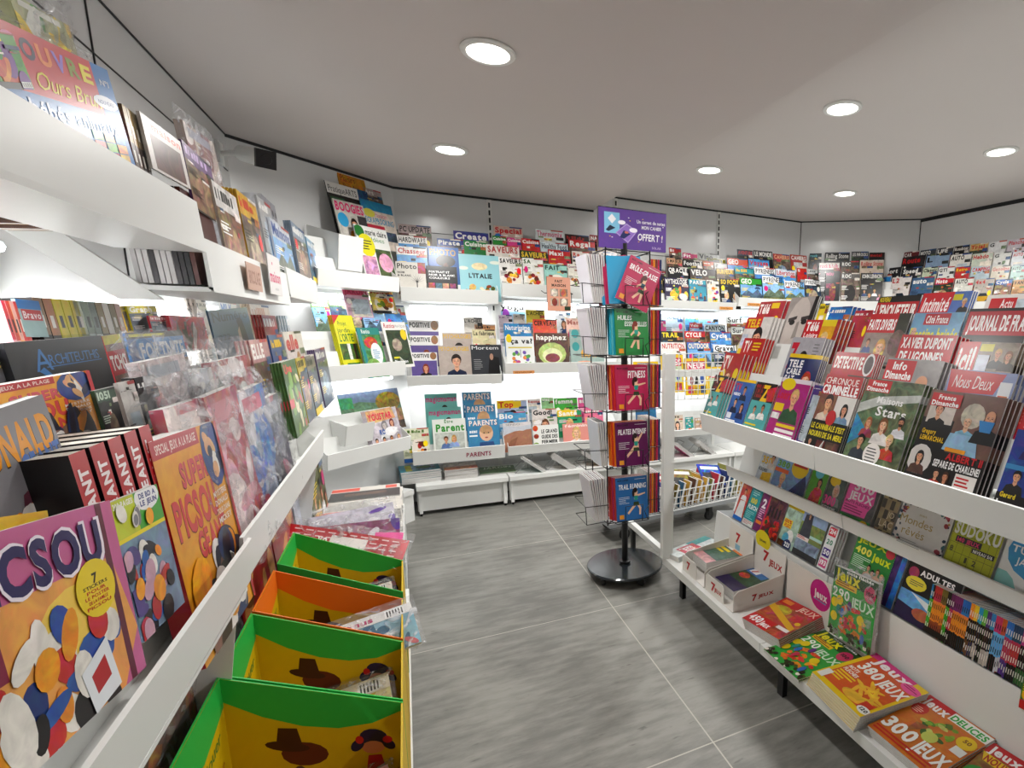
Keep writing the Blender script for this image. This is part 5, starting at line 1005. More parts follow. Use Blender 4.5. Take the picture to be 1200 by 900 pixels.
# ---- base shelf
def flat(px, TL, TR, B, z, art, bg, label, n=0, th=.006, group=None, name='puzzle_magazine', clabel=None, dx=.002, dy=.001):
    # a pile: the top copy rests on n copies
    return free(hplane(z + th * (n + 1) * 1.0), TL, TR, B, bg, art, label, name=name, th=th * .96, group=group, n=n, gap=1.0 / .96, dx=dx, dy=dy, clabel=clabel)
ZB = .1655
def _450(a):
    a.r(0, 0, 1, 1, 'b8503a', .5); a.r(0, 0, 1, .22, 'c8242a'); a.t('JEUX', .5, .04, .95, .18, 'f4d8c8', 1); a.r(.06, .05, .3, .16, 'e88a2a'); a.e(.3, .36, .22, .14, 'c8b030', .4); a.P([(0, .28), (.95, .62), (.95, .74), (0, .42)], 'e0b020'); a.r(0, .72, .62, 1, 'c8202a'); a.t('450', .05, .76, .34, .92, 'f8f8f8', 2); a.t('Jeux', .36, .8, .6, .93, 'f8f8f8', 2); a.r(.66, .72, .95, .8, 'e8e4e4'); a.e(.75, .4, .14, .1, 'c82a30', .3); a.e(.88, .5, .06, .05, 'e8c020')
flat(0, (922, 700), (965, 722), (905, 745), ZB, A_(_450), 'b8503a', 'red puzzle magazine pile with bold numbers, on the base shelf beside the second white tray', 6, clabel='spare copy in the pile under the red puzzle magazine with bold numbers')
def _290(a):
    a.r(0, 0, 1, 1, '3aa848', .08); a.r(0, 0, 1, .2, '2a5a2c', .5); a.ts('Jeux', .04, .01, .62, .17, 'e8e020', '1a3a1a', 2, .01); a.t('mots fléchés', .3, .0, .9, .045, 'f4f4f0', 2); a.r(.06, .19, .56, .27, 'e8c020'); a.bars(.08, .2, .54, 2, '8a4a10', random.Random(1), .035, .5)
    a.t('290', .02, .29, .42, .43, 'f4f8f0', 1); a.t('JEUX', .46, .33, .98, .47, 'd8ecd8', 1); a.e(.85, .2, .13, .12, 'c83a6a'); a.t('100', .77, .16, .93, .22, '3a1020', 2)
    r_ = random.Random(9)
    for q in range(26): a.e(r_.uniform(.25, .85), r_.uniform(.5, .88), r_.uniform(.05, .12), .03, r_.choice(['e88a1c', 'f0b030', 'd8402a', 'e86a2a']), .3, r_.uniform(0, 3))
    for q in range(30): a.e(r_.uniform(.0, 1), r_.uniform(.86, 1), .04, .03, r_.choice(['3a3a1c', '5a6a2a', 'e8e4d8', '2a2a14']), .3)
    for u, v, c in ((.1, .52, 'e8d020'), (.22, .46, 'e8d020'), (.12, .72, 'e8d020'), (.45, .48, '6a3a8a'), (.3, .62, '2a7ac0'), (.72, .6, 'e8d020'), (.2, .6, '2a9a8a'), (.8, .84, '3a6ab8'), (.4, .72, 'c83a5a')): a.e(u, v, .08 if c == 'e8d020' else .045, .07, c)
flat(0, (967, 738), (1011, 770), (942, 803), ZB, A_(_290), '3aa848', 'green flower puzzle magazine lying flat on the base shelf below the wrapped one', 1, clabel='spare copy under the flat green flower puzzle magazine')
def _380b(a):
    a.r(0, 0, 1, 1, 'e8c81c', .03); a.r(.0, .0, .8, .12, 'd83a8a'); a.r(.07, .1, .95, .92, 'd8622a', .08); a.ts('Jeux', .14, .02, .8, .17, 'f8f4f4', 'c0308a', 2, .006); a.t('380', .14, .24, .52, .42, 'f8f8f4', 2); a.t('JEUX', .55, .26, .97, .44, 'f8f8f4', 2)
    a.e(.86, .16, .16, .08, 'e85aa0'); a.bars(.74, .12, .98, 2, 'a01a5a', random.Random(1), .035, .4)
    for q, t_ in enumerate(('MOTS', 'FLECHES')): a.t(t_, .1, .46 + q * .08, .28 + q * .08, .52 + q * .08, 'f4f0e8', 2)
    a.bars(.1, .63, .42, 4, 'f0d030', random.Random(2), .05, .5); r_ = random.Random(2)
    for q in range(14): a.e(r_.uniform(.5, .85), r_.uniform(.5, .75), .14, .025, 'f0c040', .2, r_.uniform(-.5, 2))
    a.e(.65, .84, .2, .08, 'e8b840', .2); a.r(.8, .76, .95, .92, 'c8402a'); a.r(.03, .76, .14, .95, 'e8e8e4'); a.e(.92, .9, .1, .06, 'f0f0ec'); a.t('120', .86, .87, .98, .92, '1a1a1a', 2)
flat(0, (1027, 765), (1089, 812), (1015, 847), ZB, A_(_380b), 'e8c81c', 'yellow and orange puzzle magazine topping a pile on the base shelf', 6, th=.0075, clabel='spare copy in the pile under the yellow and orange puzzle magazine', dx=-.0015, dy=-.002)
def _300d(a):
    a.r(0, 0, 1, 1, 'd07a28', .12); a.P([(.0, .0), (.45, 0), (.5, .1), (.05, .12)], 'c8242a'); a.ts('Jeux', .04, .04, .42, .19, 'f8f4f4', 'a01a20', 2, .006); a.r(.44, .02, 1, .17, 'f0f0ec'); a.t('DELICES', .46, .05, .97, .15, '3ab04a', 2); a.e(.13, .3, .11, .11, 'c8302a'); a.bars(.06, .27, .2, 4, 'f0c8b8', random.Random(1), .03, .4)
    r_ = random.Random(6)
    for q in range(16): a.e(r_.uniform(.3, .75), r_.uniform(.24, .6), r_.uniform(.04, .1), .03, r_.choice(['6a8a24', '8ab030', '3a6a1c', 'c8d070']), .3, r_.uniform(0, 3))
    a.P([(.28, .5), (.46, .46), (.3, .74)], 'a8683a', .3); a.e(.56, .58, .1, .09, 'c8d068', .1); a.e(.87, .33, .12, .11, 'e8c820'); a.t('50', .82, .28, .92, .34, '8a5a10', 2)
    a.t('300', .04, .64, .5, .84, 'f8f8f4', 2); a.t('JEUX', .54, .66, .98, .86, 'f8f8f4', 2); a.bars(.04, .88, .9, 2, 'c83028', r_, .05, .5); a.r(.82, .44, .98, .56, 'e8e8e4')
flat(0, (1090, 814), (1167, 866), (1092, 912), ZB, A_(_300d), 'd07a28', 'orange puzzle magazine with green title word, lying on the base shelf', 4, clabel='spare copy under the orange puzzle magazine with green title word')
flat(0, (1164, 870), (1232, 912), (1160, 962), ZB, A_(lambda a: (a.r(0, 0, 1, 1, '8a5a2a', .5), a.r(0, 0, 1, .2, 'c8242a'), a.ts('Jeux', .04, .03, .6, .17, 'f8f4f4', 'a01a20', 2, .006), a.P([(0, .2), (.9, .24), (1, .36), (.1, .34)], 'e8c820'), a.t('NOUVEAU', .1, .22, .8, .33, 'b02a20', 2), a.e(.2, .6, .2, .15, '3a9a3a'))), '8a5a2a', 'puzzle magazine with yellow burst in the bottom right corner of the photo', 3, clabel='spare copy under the puzzle magazine with yellow burst')
flat(0, (826, 628), (842, 634), (800, 656), ZB, A_(lambda a: (a.r(0, 0, 1, 1, 'd8e0e0', .3), a.r(0, 0, .5, .5, '2a9a9a', .3), a.r(.2, .4, 1, .8, 'c83a4a', .3), a.t('JEUX', .3, .5, .9, .7, 'f4f4f4', 2))), 'd8e0e0', 'pale magazine with red band lying at the far end of the base shelf', 3, clabel='spare copy under the pale magazine with red band')
# wrapped copy leaning on the riser
def film_over(parent, w, h, th, seed=1, pad=.012, nx=14, nz=18, amp=.006, name='plastic_sleeve', flap=.02):
    r_ = random.Random(seed); b = MB(); vs = []; fs = []
    ph = [r_.uniform(0, 6.28) for _ in range(8)]
    for sgn, y0 in ((-1, -.003), (1, th + .003)):
        o = len(vs)
        for j in range(nz + 1):
            for i in range(nx + 1):
                u = i / nx; v = j / nz; x = (u - .5) * (w + 2 * pad); z = -pad * .3 + v * (h + pad + flap)
                q = math.sin(9 * u + 5 * v + ph[0]) * math.sin(13 * v - 7 * u + ph[1]) + .6 * math.sin(23 * u + 17 * v + ph[2]) + r_.uniform(-.5, .5)
                e = min(u, 1 - u, v + .1, 1 - v) * 8; e = min(1, e)
                y = (y0 + sgn * amp * max(.0, .6 + q)) * e + (th / 2) * (1 - e)
                vs.append((x, y, z))
        for j in range(nz):
            for i in range(nx):
                a = o + j * (nx + 1) + i; f = (a, a + 1, a + nx + 2, a + nx + 1); fs.append(f if sgn < 0 else f[::-1])
    b.faces(vs, fs, 'film'); o = b.build(name, parent, smooth=True); return o
pw = Plane((1.33, GY0, ZB), (0, -1, 0), 8)
o, w, h, mw = free(pw, (979, 662), (1030, 685), (1014, 766), '3aa848', A_(_290), 'green flower puzzle magazine in clear wrap standing upright against the white riser', th=.02)
film_over(o, w, h, .02, 3)
# display trays and card
def qmap(a, b, c, d):   # bl, br, tr, tl
    a, b, c, d = map(Vector, (a, b, c, d))
    return lambda u, v: (a * (1 - u) + b * u) * v + (d * (1 - u) + c * u) * (1 - v)
def put_quad(art, mb, f, nrm, mat='print', eps=.00006):
    n = Vector(nrm).normalized()
    for pts, c, no, k in art.L: mb.poly([f(*p) + n * (.0004 + k * eps) for p in reversed(pts)], mat, c, no)
def tray(y0, y1, label, logo):
    root = empty('display_tray', Matrix.Translation((1.2, y0, ZB))); tag(root, label, 'display tray'); r0 = Matrix.Translation((-1.2, -y0, -ZB))
    def bld(b, nm): 
        for i, p in enumerate(b.v): b.v[i] = (p[0] - 1.2, p[1] - y0, p[2] - ZB)
        return b.build(nm, root)
    b = MB(); b.box((1.115, y1, ZB), (1.375, y0, ZB + .004), 'card'); bld(b, 'tray_floor')
    b = MB(); b.prism([(0, 0), (0, 0)] if 0 else [(y1 + .07, ZB + .004), (y1 + .07, ZB + .07), (y1 + .085, ZB + .08), (y0 - .01, ZB + .08), (y0, ZB + .07), (y0, ZB + .004)], 1.115, 1.118, 'card')
    a = Art(.1, .07); a.t('7', .35, .15, .6, .8, 'c02a2a', 2)
    if logo: a.t('JEUX', .55, .4, .95, .7, 'c02a2a', 2)
    put_quad(a, b, qmap((1.1148, y0, ZB + .01), (1.1148, y1 + .08, ZB + .01), (1.1148, y1 + .08, ZB + .07), (1.1148, y0, ZB + .07)), (-1, 0, 0)); bld(b, 'front_panel')
    for y, nm in ((y0 - .003, 'far_side'), (y1, 'near_side')):
        b = MB(); vs = [(1.118, y), (1.372, y)]; b.faces([(1.119, y, ZB + .004), (1.372, y, ZB + .004), (1.372, y, ZB + .115), (1.14, y, ZB + .085), (1.119, y, ZB + .07), (1.119, y + .003, ZB + .004), (1.372, y + .003, ZB + .004), (1.372, y + .003, ZB + .115), (1.14, y + .003, ZB + .085), (1.119, y + .003, ZB + .07)],
            [(0, 1, 2, 3, 4), (9, 8, 7, 6, 5), (0, 5, 6, 1), (1, 6, 7, 2), (2, 7, 8, 3), (3, 8, 9, 4), (4, 9, 5, 0)], 'card')
        if nm == 'near_side' and logo:
            a = Art(.2, .08); a.t('7', .36, .3, .46, .7, 'c02a2a', 2); a.t('JEUX', .48, .42, .8, .62, 'c02a2a', 2); put_quad(a, b, qmap((1.12, y, ZB + .01), (1.37, y, ZB + .01), (1.37, y, ZB + .09), (1.12, y, ZB + .07)), (0, -1, 0))
        bld(b, nm)
    b = MB(); b.faces([(1.366, y0 - .003, ZB + .004), (1.366, y1, ZB + .004), (1.378, y1, ZB + .195), (1.378, y0 - .003, ZB + .205), (1.369, y0 - .003, ZB + .004), (1.369, y1, ZB + .004), (1.381, y1, ZB + .195), (1.381, y0 - .003, ZB + .205)], [(3, 2, 1, 0), (4, 5, 6, 7), (0, 1, 5, 4), (1, 2, 6, 5), (2, 3, 7, 6), (3, 0, 4, 7)], 'card')
    a = Art(.2, .2); a.t('7', .3, .18, .48, .42, 'c02a2a', 2)
    if logo: a.t('JEUX', .5, .3, .92, .44, 'c02a2a', 2)
    else: a.r(.3, .46, .5, .6, '9ac8e0')
    put_quad(a, b, qmap((1.366, y0, ZB + .004), (1.366, y1, ZB + .004), (1.378, y1, ZB + .195), (1.378, y0, ZB + .205)), (-1, 0, .06))
    if logo:
        a = Art(.1, .1); a.e(.5, .5, .5, .5, 'e8d81c', 0, 0, 24); a.t('jouet', .28, .44, .72, .6, '222', 2); put_quad(a, b, qmap((1.3765, y0 - .0, ZB + .16), (1.3765, y0 - .11, ZB + .16), (1.3765, y0 - .11, ZB + .25), (1.3765, y0 - .0, ZB + .25)), (-1, 0, .06))
    bld(b, 'back_card')
tray(2.105, 1.90, 'white card display tray with red digit, nearest the white end post', False)
tray(1.885, 1.665, 'white card display tray with red digit and word, beside the first tray', True)
def _7a(a): a.r(0, 0, 1, 1, '5a7a6a', .5); a.r(.0, .0, .5, .3, 'e8e8e8'); a.t('7', .08, .04, .4, .26, 'c02a2a', 2); a.r(.5, 0, 1, .3, 'e88a3a', .2); a.r(.1, .35, .6, .42, 'e8d020'); a.r(.1, .46, .5, .52, 'e8d020'); a.r(0, .8, 1, 1, 'd8a0a0', .4)
def _7b(a): a.r(0, 0, 1, 1, '3a5a3a', .7); a.r(0, 0, .8, .3, '3a7ab8', .2); a.r(.1, .03, .45, .25, 'e8e8e8'); a.t('7', .15, .05, .4, .23, 'c02a2a', 2); a.r(0, .7, 1, 1, '3a2a5a', .4); a.e(.3, .45, .2, .1, 'c8502a', .5)
free(hplane(ZB + .075), (864, 635), (884, 648), (838, 668), '5a7a6a', A_(_7a), 'green and orange magazine lying in the first white tray', th=.05)
free(hplane(ZB + .050), (888, 664), (912, 680), (868, 700), '3a5a3a', A_(_7b), 'blue and green magazine lying in the second white tray', th=.04)
root = empty('display_card', Matrix.Translation((1.375, 1.65, ZB))); tag(root, 'plain white display card with pink round badge, between trays and wrapped magazine', 'card')
b = MB(); b.box((.0, -.26, 0), (.003, 0, .19), 'card'); a = Art(.1, .1); a.e(.5, .5, .5, .5, 'c82a90', 0, 0, 24); a.t('Jeux', .2, .36, .84, .62, 'f4f4f4', 2, sh=0); a.r(.2, .68, .8, .71, '3ab0c8'); put_quad(a, b, qmap((0, -.145, .06), (0, -.26, .06), (0, -.26, .185), (0, -.145, .185)), (-1, 0, 0)); b.build('card_panel', root)
# ================================================================ SPINNER RACK
SX, SY = .975, 2.50
def spinner():
    root = empty('spinner_rack', Matrix.Translation((SX, SY, 0))); tag(root, 'black floor standing spinner rack with purple header sign and round base', 'book rack')
    b = MB(); b.lathe([(.0001, .062), (.195, .062), (.2, .058), (.2, .05), (.195, .046), (.0001, .046)], 'blackgloss', 64); b.build('base', root, smooth=False)
    for k in range(5):
        a = 2 * math.pi * k / 5 + 1.1; x, y = .165 * math.cos(a), .165 * math.sin(a)
        b = MB(); T = Matrix.Translation((x, y, .024)) @ Matrix.Rotation(a + .6, 4, 'Z') @ Matrix.Rotation(R(90), 4, 'X')
        m = MB(); m.lathe([(.0001, -.011), (.02, -.011), (.024, -.007), (.024, .007), (.02, .011), (.0001, .011)], 'rubber', 20)
        b.faces([tuple(T @ Vector(p)) for p in m.v], m.f, 'rubber'); b.box((x - .012, y - .012, .03), (x + .012, y + .012, .047), 'black'); b.build('caster', root)
    b = MB(); b.lathe([(.0165, .06), (.0165, 1.70), (.0001, 1.70)], 'black', 20); b.lathe([(.03, .062), (.03, .075), (.0165, .078)], 'black', 24); b.build('pole', root)
    b = MB()
    for x, y in ((-.135, -.115), (.085, -.115), (.085, .115), (-.135, .115)): b.tube([(x, y, .33), (x, y, 1.66)], .0035)
    for z in (.34, .62, .90, 1.16, 1.40, 1.65): b.tube([(-.135, -.115, z), (.085, -.115, z), (.085, .115, z), (-.135, .115, z)], .003, closed=True); b.tube([(-.135, -.115, z), (.0, 0, z), (.085, .115, z)], .003)
    b.build('wire_frame', root)
    for k, z in enumerate((.355, .632, .905, 1.168, 1.405)):
        b = MB()   # front pocket
        fx0, fx1, yb_, yf_ = -.125, .075, -.118, -.178
        b.tube([(fx0, yb_, z), (fx0 + .02, yf_, z), (fx1 - .02, yf_, z), (fx1, yb_, z)], .002); b.tube([(fx0 + .06, yf_, z), (fx0 + .06, yf_ - .004, z + .085), (fx1 - .05, yf_ - .004, z + .085), (fx1 - .05, yf_, z)], .0024)
        b.tube([(fx1 - .02, yf_, z), (fx1 - .04, yf_ - .003, z + .05), (fx1 - .0, yf_ + .02, z + .075), (fx1, yb_, z + .075)], .002)
        b.build('front_pocket', root)
        b = MB(); b.tube([(-.138, -.12, z), (-.245, -.125, z), (-.245, .06, z), (-.138, .06, z)], .002); b.tube([(-.138, -.12, z + .085), (-.25, -.125, z + .09), (-.25, .06, z + .09), (-.138, .06, z + .085)], .002); b.tube([(-.245, -.125, z), (-.25, -.125, z + .09)], .002)
        b.build('left_pocket', root)
        b = MB(); b.tube([(.088, -.12, z), (.155, -.12, z), (.155, .08, z), (.088, .08, z)], .002); b.tube([(.088, -.12, z + .08), (.16, -.12, z + .08), (.16, .08, z + .08), (.088, .08, z + .08)], .002); b.build('right_pocket', root)
    # header
    b = MB(); x0, x1, z0, z1 = -.132, .218, 1.672, 1.853; b.box((x0, -.012, z0), (x1, .006, z1 + .004), 'black'); 
    a = Art(.35, .18); a.r(0, 0, 1, 1, '6a489c', .06)
    a.r(.08, .1, .3, .62, '8ac4e0'); a.P([(.19, .14), (.25, .26), (.19, .38), (.13, .26)], 'f0f0f4'); a.P([(.1, .55), (.16, .42), (.24, .48), (.14, .58)], '24304a')
    a.P([(.24, .6), (.4, .34), (.56, .52), (.42, .84)], 'b8a0d8'); a.P([(.26, .59), (.4, .38), (.54, .52), (.42, .8)], '9a78c8'); a.e(.33, .33, .055, .055, 'f4f0f8'); a.e(.5, .5, .06, .06, 'f4f0f8'); a.P([(.3, .7), (.36, .52), (.46, .6), (.36, .74)], '24306a'); a.e(.4, .57, .03, .03, 'd07a6a')
    for u, v, c in ((.17, .2, 'f4f0f8'), (.43, .2, 'f4f0f8'), (.45, .27, 'e8c040'), (.16, .7, 'e8c040'), (.19, .72, 'f4f0f8'), (.58, .78, 'e8c040'), (.95, .35, 'f4f0f8'), (.64, .2, 'e8c040'), (.93, .62, 'e8c040')): a.e(u, v, .012, .012, c, seg=6)
    a.t('Un carnet de notes', .55, .22, .98, .31, 'f4f0f8', 1); a.t('MON CAHIER', .62, .36, .92, .45, 'f4f0f8', 1, sh=.1); a.t('OFFERT !', .56, .56, .94, .74, 'f8f4fa', 1, sh=.1); a.t('SOLAR', .78, .88, .92, .94, 'd8c8ec', 0)
    put_quad(a, b, qmap((x0, -.0122, z0), (x1, -.0122, z0), (x1, -.0122, z1), (x0, -.0122, z1)), (0, -1, 0)); b.build('header_sign', root)
    return root
spinner()
def sport(ttl, c, c2='f4f4f4', pose=0, hair='8a2f14', top='2a9a8a', spl=None, sub=None):
    def f(w, h):
        a = Art(w, h); a.r(0, 0, 1, 1, c, .03); a.t('MON CAHIER', .06, .05, .4, .09, '1a1418', 1); a.r(.6, .06, .95, .068, c2)
        if spl: a.t(spl[0], .08, .14, .5, .24, c2, 1, sh=.1); a.t(spl[1], .28, .27, .95, .37, c2, 1, sh=.1)
        elif len(ttl) > 8: a.t(ttl, .08, .16, .95, .28, c2, 1, sh=.12)
        else: a.t(ttl, .38, .12, .92, .28, c2, 1, sh=.12)
        a.bars(.08, .46, .42, 5, c2, random.Random(2), .035, .2)
        s = 'e8bfa0'; x, y = .62, .45       # jumping figure
        P = lambda *p: a.P([(x + q[0], y + q[1]) for q in p], P.c)
        P.c = s; P((-.05, -.05), (.05, -.05), (.06, .08), (-.06, .08))
        if pose == 0:
            P((-.05, .18), (.03, .18), (-.14, .4), (-.2, .38)); P((.0, .18), (.09, .18), (.08, .42), (.02, .42)); P((-.05, .0), (-.02, .04), (-.16, .14), (-.18, .1)); P((.04, 0), (.14, .08), (.04, .16), (.03, .12))
        elif pose == 1:
            P((-.05, .18), (.03, .2), (-.25, .42), (-.29, .38)); P((.0, .18), (.09, .18), (.16, .3), (.1, .32)); P((.1, .28), (.16, .28), (.14, .45), (.08, .45)); P((.0, -.02), (.3, -.06), (.3, -.03), (.0, .03))
        else:
            P((-.3, .3), (-.05, .08), (.04, .12), (-.28, .36)); P((.0, .0), (.2, -.2), (.23, -.18), (.05, .05)); P((.02, .05), (.08, .05), (.1, .35), (.05, .35))
        P.c = top; P((-.06, .0), (.07, .0), (.05, .1), (-.05, .1)); P.c = '3a4a2a'; P((-.08, .14), (.08, .14), (.1, .22), (-.09, .22))
        a.e(x, y - .09, .06, .07, s); a.e(x - .02, y - .13, .075, .06, hair); a.e(x - .08, y - .06, .04, .08, hair); a.r(.08, .86, .22, .96, 'e8a030'); return a
    return f
def booklet(x, y, z, w, h, th, rz, rx, ry, c, art, label, name='exercise_book', group=None):
    mw = Matrix.Translation((x, y, z)) @ Matrix.Rotation(rz, 4, 'Z') @ Matrix.Rotation(rx, 4, 'X') @ Matrix.Rotation(ry, 4, 'Y')
    o = mag_mesh(art(w, h) if art else None, w, h, th, c, c, True, name, mw); tag(o, label, 'book', group); return o
LV = [(.362, 'TRAIL RUNNING', '2f6ea8', '2a1c1a', 1, 'bottom', ('c8403a', 'd04a3a', 'b83a6a')), (.638, 'PILATES INTENSIF', '6a1c5a', '2a1c1a', 2, 'fourth', ('e87a2a', 'f08a1c', 'd8482a')), (.912, 'FITNESS', 'b8285a', '3a1c14', 1, 'third', ('f08a3a', 'd83a3a', 'c02a4a')), (1.174, 'HUILES ESSENTIELLES', '2f8a48', '8a2f14', 0, 'second', ('3ab0c8', '2aa0b8', '6ac0c8'))]
for z, ttl, c, hair, pose, lvn, cc in LV:
    sp = ('HUILES', 'ESSENTIELLES') if ttl.startswith('HUI') else None
    for k in range(4, -1, -1):
        booklet(SX - .02 - .0055 * k, SY - .165 + .0105 * k, z, .165, .215, .009, -.02 - .012 * k, R(-7), 0, c if k == 0 else cc[k % 3], sport(ttl, c, 'f4f4f4', pose, hair, spl=sp) if k == 0 else None,
                f"{cname(c)} exercise book with a drawn athlete, front of the {lvn} spinner pocket" if k == 0 else f"{cname(cc[k % 3])} edged book behind the {cname(c)} one, {lvn} spinner pocket", group=None if k == 0 else f"books behind the front one, {lvn} spinner pocket")
for k in range(4, 0, -1):
    booklet(SX - .035 - .012 * k, SY - .165 + .012 * k, 1.41, .165, .215, .009, -.03 * k, R(-6), R(-2 * k), ('3aa0c8', 'b8285a', '3aa0c8', 'c02a4a')[k - 1], None, f"{('pale blue', 'crimson', 'bright blue', 'red')[k - 1]} book behind the tilted one, top spinner pocket")
booklet(SX - .035, SY - .178, 1.402, .165, .215, .009, .0, R(-7), R(24), 'b8285a', sport('BRÛLE-GRASSE', 'b8285a', 'f4f4f4', 0, '5a2018', '2a5a6a'), 'crimson exercise book tilted clockwise, front of the top spinner pocket')
# books in the left pockets, fore edges towards the camera, and in the right pockets
rg = random.Random(21)
for z, lvn in ((.362, 'bottom'), (.638, 'fourth'), (.912, 'third'), (1.174, 'second'), (1.41, 'top')):
    n = 8 if lvn != 'fourth' else 4
    for k in range(n):
        cc = ('d8d4dc', '8a4450', 'd4d0d8', '8a7a98', 'd0ccd4', 'c8a0a8', 'dcd8e0', 'e0dce4')[k % 8] if lvn != 'fourth' else ('2f5a80' if k == 0 else 'd4d8e0')
        a = R(2 + 1.0 * k); mw = Matrix.Translation((SX - .142 - .0078 * k, SY - .12, z)) @ Matrix.Rotation(-a, 4, 'Y') @ Matrix.Rotation(R(-90), 4, 'Z')
        mw = mw @ Matrix.Translation((-.083, 0, 0))
        o = mag_mesh(None, .165, .215, .0072, cc, cc, False, 'exercise_book', mw)
        tag(o, f"white edged book fanned in the left side of the {lvn} spinner pocket ring", 'book', f"fanned books, left side, {lvn} spinner level")
    for k, cc in enumerate(('c8302e', 'e8902a', '8a3a2a', 'c02a5a', '28386a')):
        mw = Matrix.Translation((SX + .09 + .0115 * k, SY - .118, z + .0)) @ Matrix.Rotation(R(90), 4, 'Z') @ Matrix.Translation((.083, 0, 0)) @ Matrix.Rotation(R(0), 4, 'X')
        mw = Matrix.Translation((SX + .09 + .0115 * k, 0, 0)) @ Matrix.Translation((0, SY - .118, z)) @ Matrix.Rotation(R(90), 4, 'Z') @ Matrix.Translation((.083, -.0095, 0))
        o = mag_mesh(None, .165, .212, .0095, cc, cc, False, 'exercise_book', mw)
        tag(o, f"{cname(cc)} spined book in the right side of the {lvn} spinner level", 'book', f"upright books, right side, {lvn} spinner level")
# hanging pink cook book and lip signs
root = empty('clip_holder', Matrix.Translation((.99, 3.80, 1.53))); tag(root, 'black wire clip holder hooked on the upper back shelf behind the pink book', 'clip')
b = MB(); b.tube([(-.10, .09, .02), (-.10, .0, .0), (.10, .0, .0), (.10, .09, .02)], .003); b.tube([(.03, 0, 0), (.03, -.01, -.1), (.09, -.01, -.1), (.09, 0, 0)], .003); b.build('wire', root)
def _fm(a):
    a.r(0, 0, 1, 1, 'd8a088', .04); a.t('FAIT', .34, .08, .66, .16, '3a2a24', 2); a.t('MAISON', .2, .2, .8, .28, '3a2a24', 2)
    for q in range(4): u, v = .3 + .4 * (q % 2), .46 + .28 * (q // 2); a.r(u - .17, v - .11, u + .17, v + .11, ('a8988a', '8a7a6c', 'c0b0a0', '9a8a7a')[q], .6); a.e(u, v, .12, .12, ('d8d0c0', 'b86a4a', '8a3a2a', 'e8e0d0')[q], .5)
    a.r(.72, .86, .98, .98, '1c3a1c')
mwb = Matrix.Translation((.99, 3.785, 1.41)) @ Matrix.Rotation(R(-3), 4, 'X')
tag(mag_mesh(A_(_fm)(.165, .232), .165, .232, .016, 'd8a088', '8a5a4a', True, 'cook_book', mwb), 'small salmon pink cook book with four pictures hanging from the upper back shelf', 'book')
def lipsign(F, x, w, y, z, h, txt, bg, tc, label, thk=.0015, cat='label'):
    b = MB(); b.box((x - w / 2, y - thk, z - h / 2), (x + w / 2, y, z + h / 2), 'print', bg); a = Art(w, h)
    a.r(0, 0, 1, 1, bg); a.t(txt, .12, .25, .88, .75, tc, 1)
    put_quad(a, b, qmap((x - w / 2, y - thk, z - h / 2), (x + w / 2, y - thk, z - h / 2), (x + w / 2, y - thk, z + h / 2), (x - w / 2, y - thk, z + h / 2)), (0, -1, 0)); o = b.build('shelf_label', None, F.copy()); tag(o, label, cat)
lipsign(FB, .75, .15, yF - .022, .975, .022, 'PSYCHOLOGIE', 'd89a60', '7a4a20', 'narrow orange label under the white and brown magazines, middle back shelf')
lipsign(FB, 2.44, .13, yF - .022, 1.475, .024, 'FOOTBALL', 'd89a50', '6a4010', 'narrow orange label at the right end of the football shelf')
lipsign(FB, 2.72, .13, yF - .022, 1.515, .024, 'MONTAGNE', 'd89a50', '6a4010', 'narrow orange label at the left end of the travel shelf')
lipsign(FB, 1.75, .12, yF - .022, 1.475, .024, 'SPORTS', 'd89a50', '6a4010', 'narrow orange label beside the spinner on the football shelf')
b = MB(); a = Art(.2, .06); a.t('PARENTS', .04, .2, .96, .8, 'a01850', 1)
put_quad(a, b, qmap((.33, yF - .0045, .375), (.51, yF - .0045, .375), (.51, yF - .0170, .430), (.33, yF - .0170, .430)), (0, -1, -.2)); tag(b.build('shelf_lettering', None, FB.copy()), 'crimson capital word stuck on the lip of the lower left back shelf', 'lettering')
# ================================================================ BENCH GOODS
def pile(n, x, y, z, w, d, th, rz, cols, art, label, glabel, name='magazine', rng=None, cat='magazine'):
    r_ = random.Random(int(x * 1000) + n)
    src = None
    for k in range(n):
        top = k == n - 1
        mw = Matrix.Translation((x + r_.uniform(-.003, .003), y + r_.uniform(-.003, .003), z + th * (k + 1))) @ Matrix.Rotation(rz + r_.uniform(-.02, .02), 4, 'Z') @ Matrix.Rotation(R(-90), 4, 'X')
        if top or src is None:
            o = mag_mesh(art(w, d) if top and art else None, w, d, th * .95, cols[0], cols[-1], False, name, mw)
            src = src or o
        else: o = src.copy(); col.objects.link(o); o.matrix_world = mw
        tag(o, label if top else glabel, cat, None if top else glabel.replace('copy', 'copies'))
def _teal(a): a.r(0, 0, 1, 1, '1f9ab0', .05); a.r(.14, .1, .9, .92, '8ab0c8', .9); a.r(.14, .1, .3, .92, 'c8c030', .5); a.e(.6, .5, .2, .2, '5a8a4a', .8)
pile(6, .045, 3.955, .222, .25, .20, .0145, R(4), ('1f9ab0', '1f8aa8'), A_(_teal), 'teal bordered booklet on top of the teal pile, left end of the wall bench', 'teal booklet in the pile under the top one, left end of the bench', 'booklet', cat='booklet')
def _jar(a): picture(a, 'blob', random.Random(4), 0, 0, 1, 1)
pile(9, .30, 3.955, .222, .22, .21, .008, R(0), ('e4dcd4', 'e8e4de'), A_(lambda a: (a.r(0, 0, 1, 1, 'e0d4c8', .6), a.r(0, .6, 1, 1, 'd88a5a', .6))), 'pale magazine on top of the white edged pile under the parents lettering', 'white edged magazine in the pile under the parents lettering')
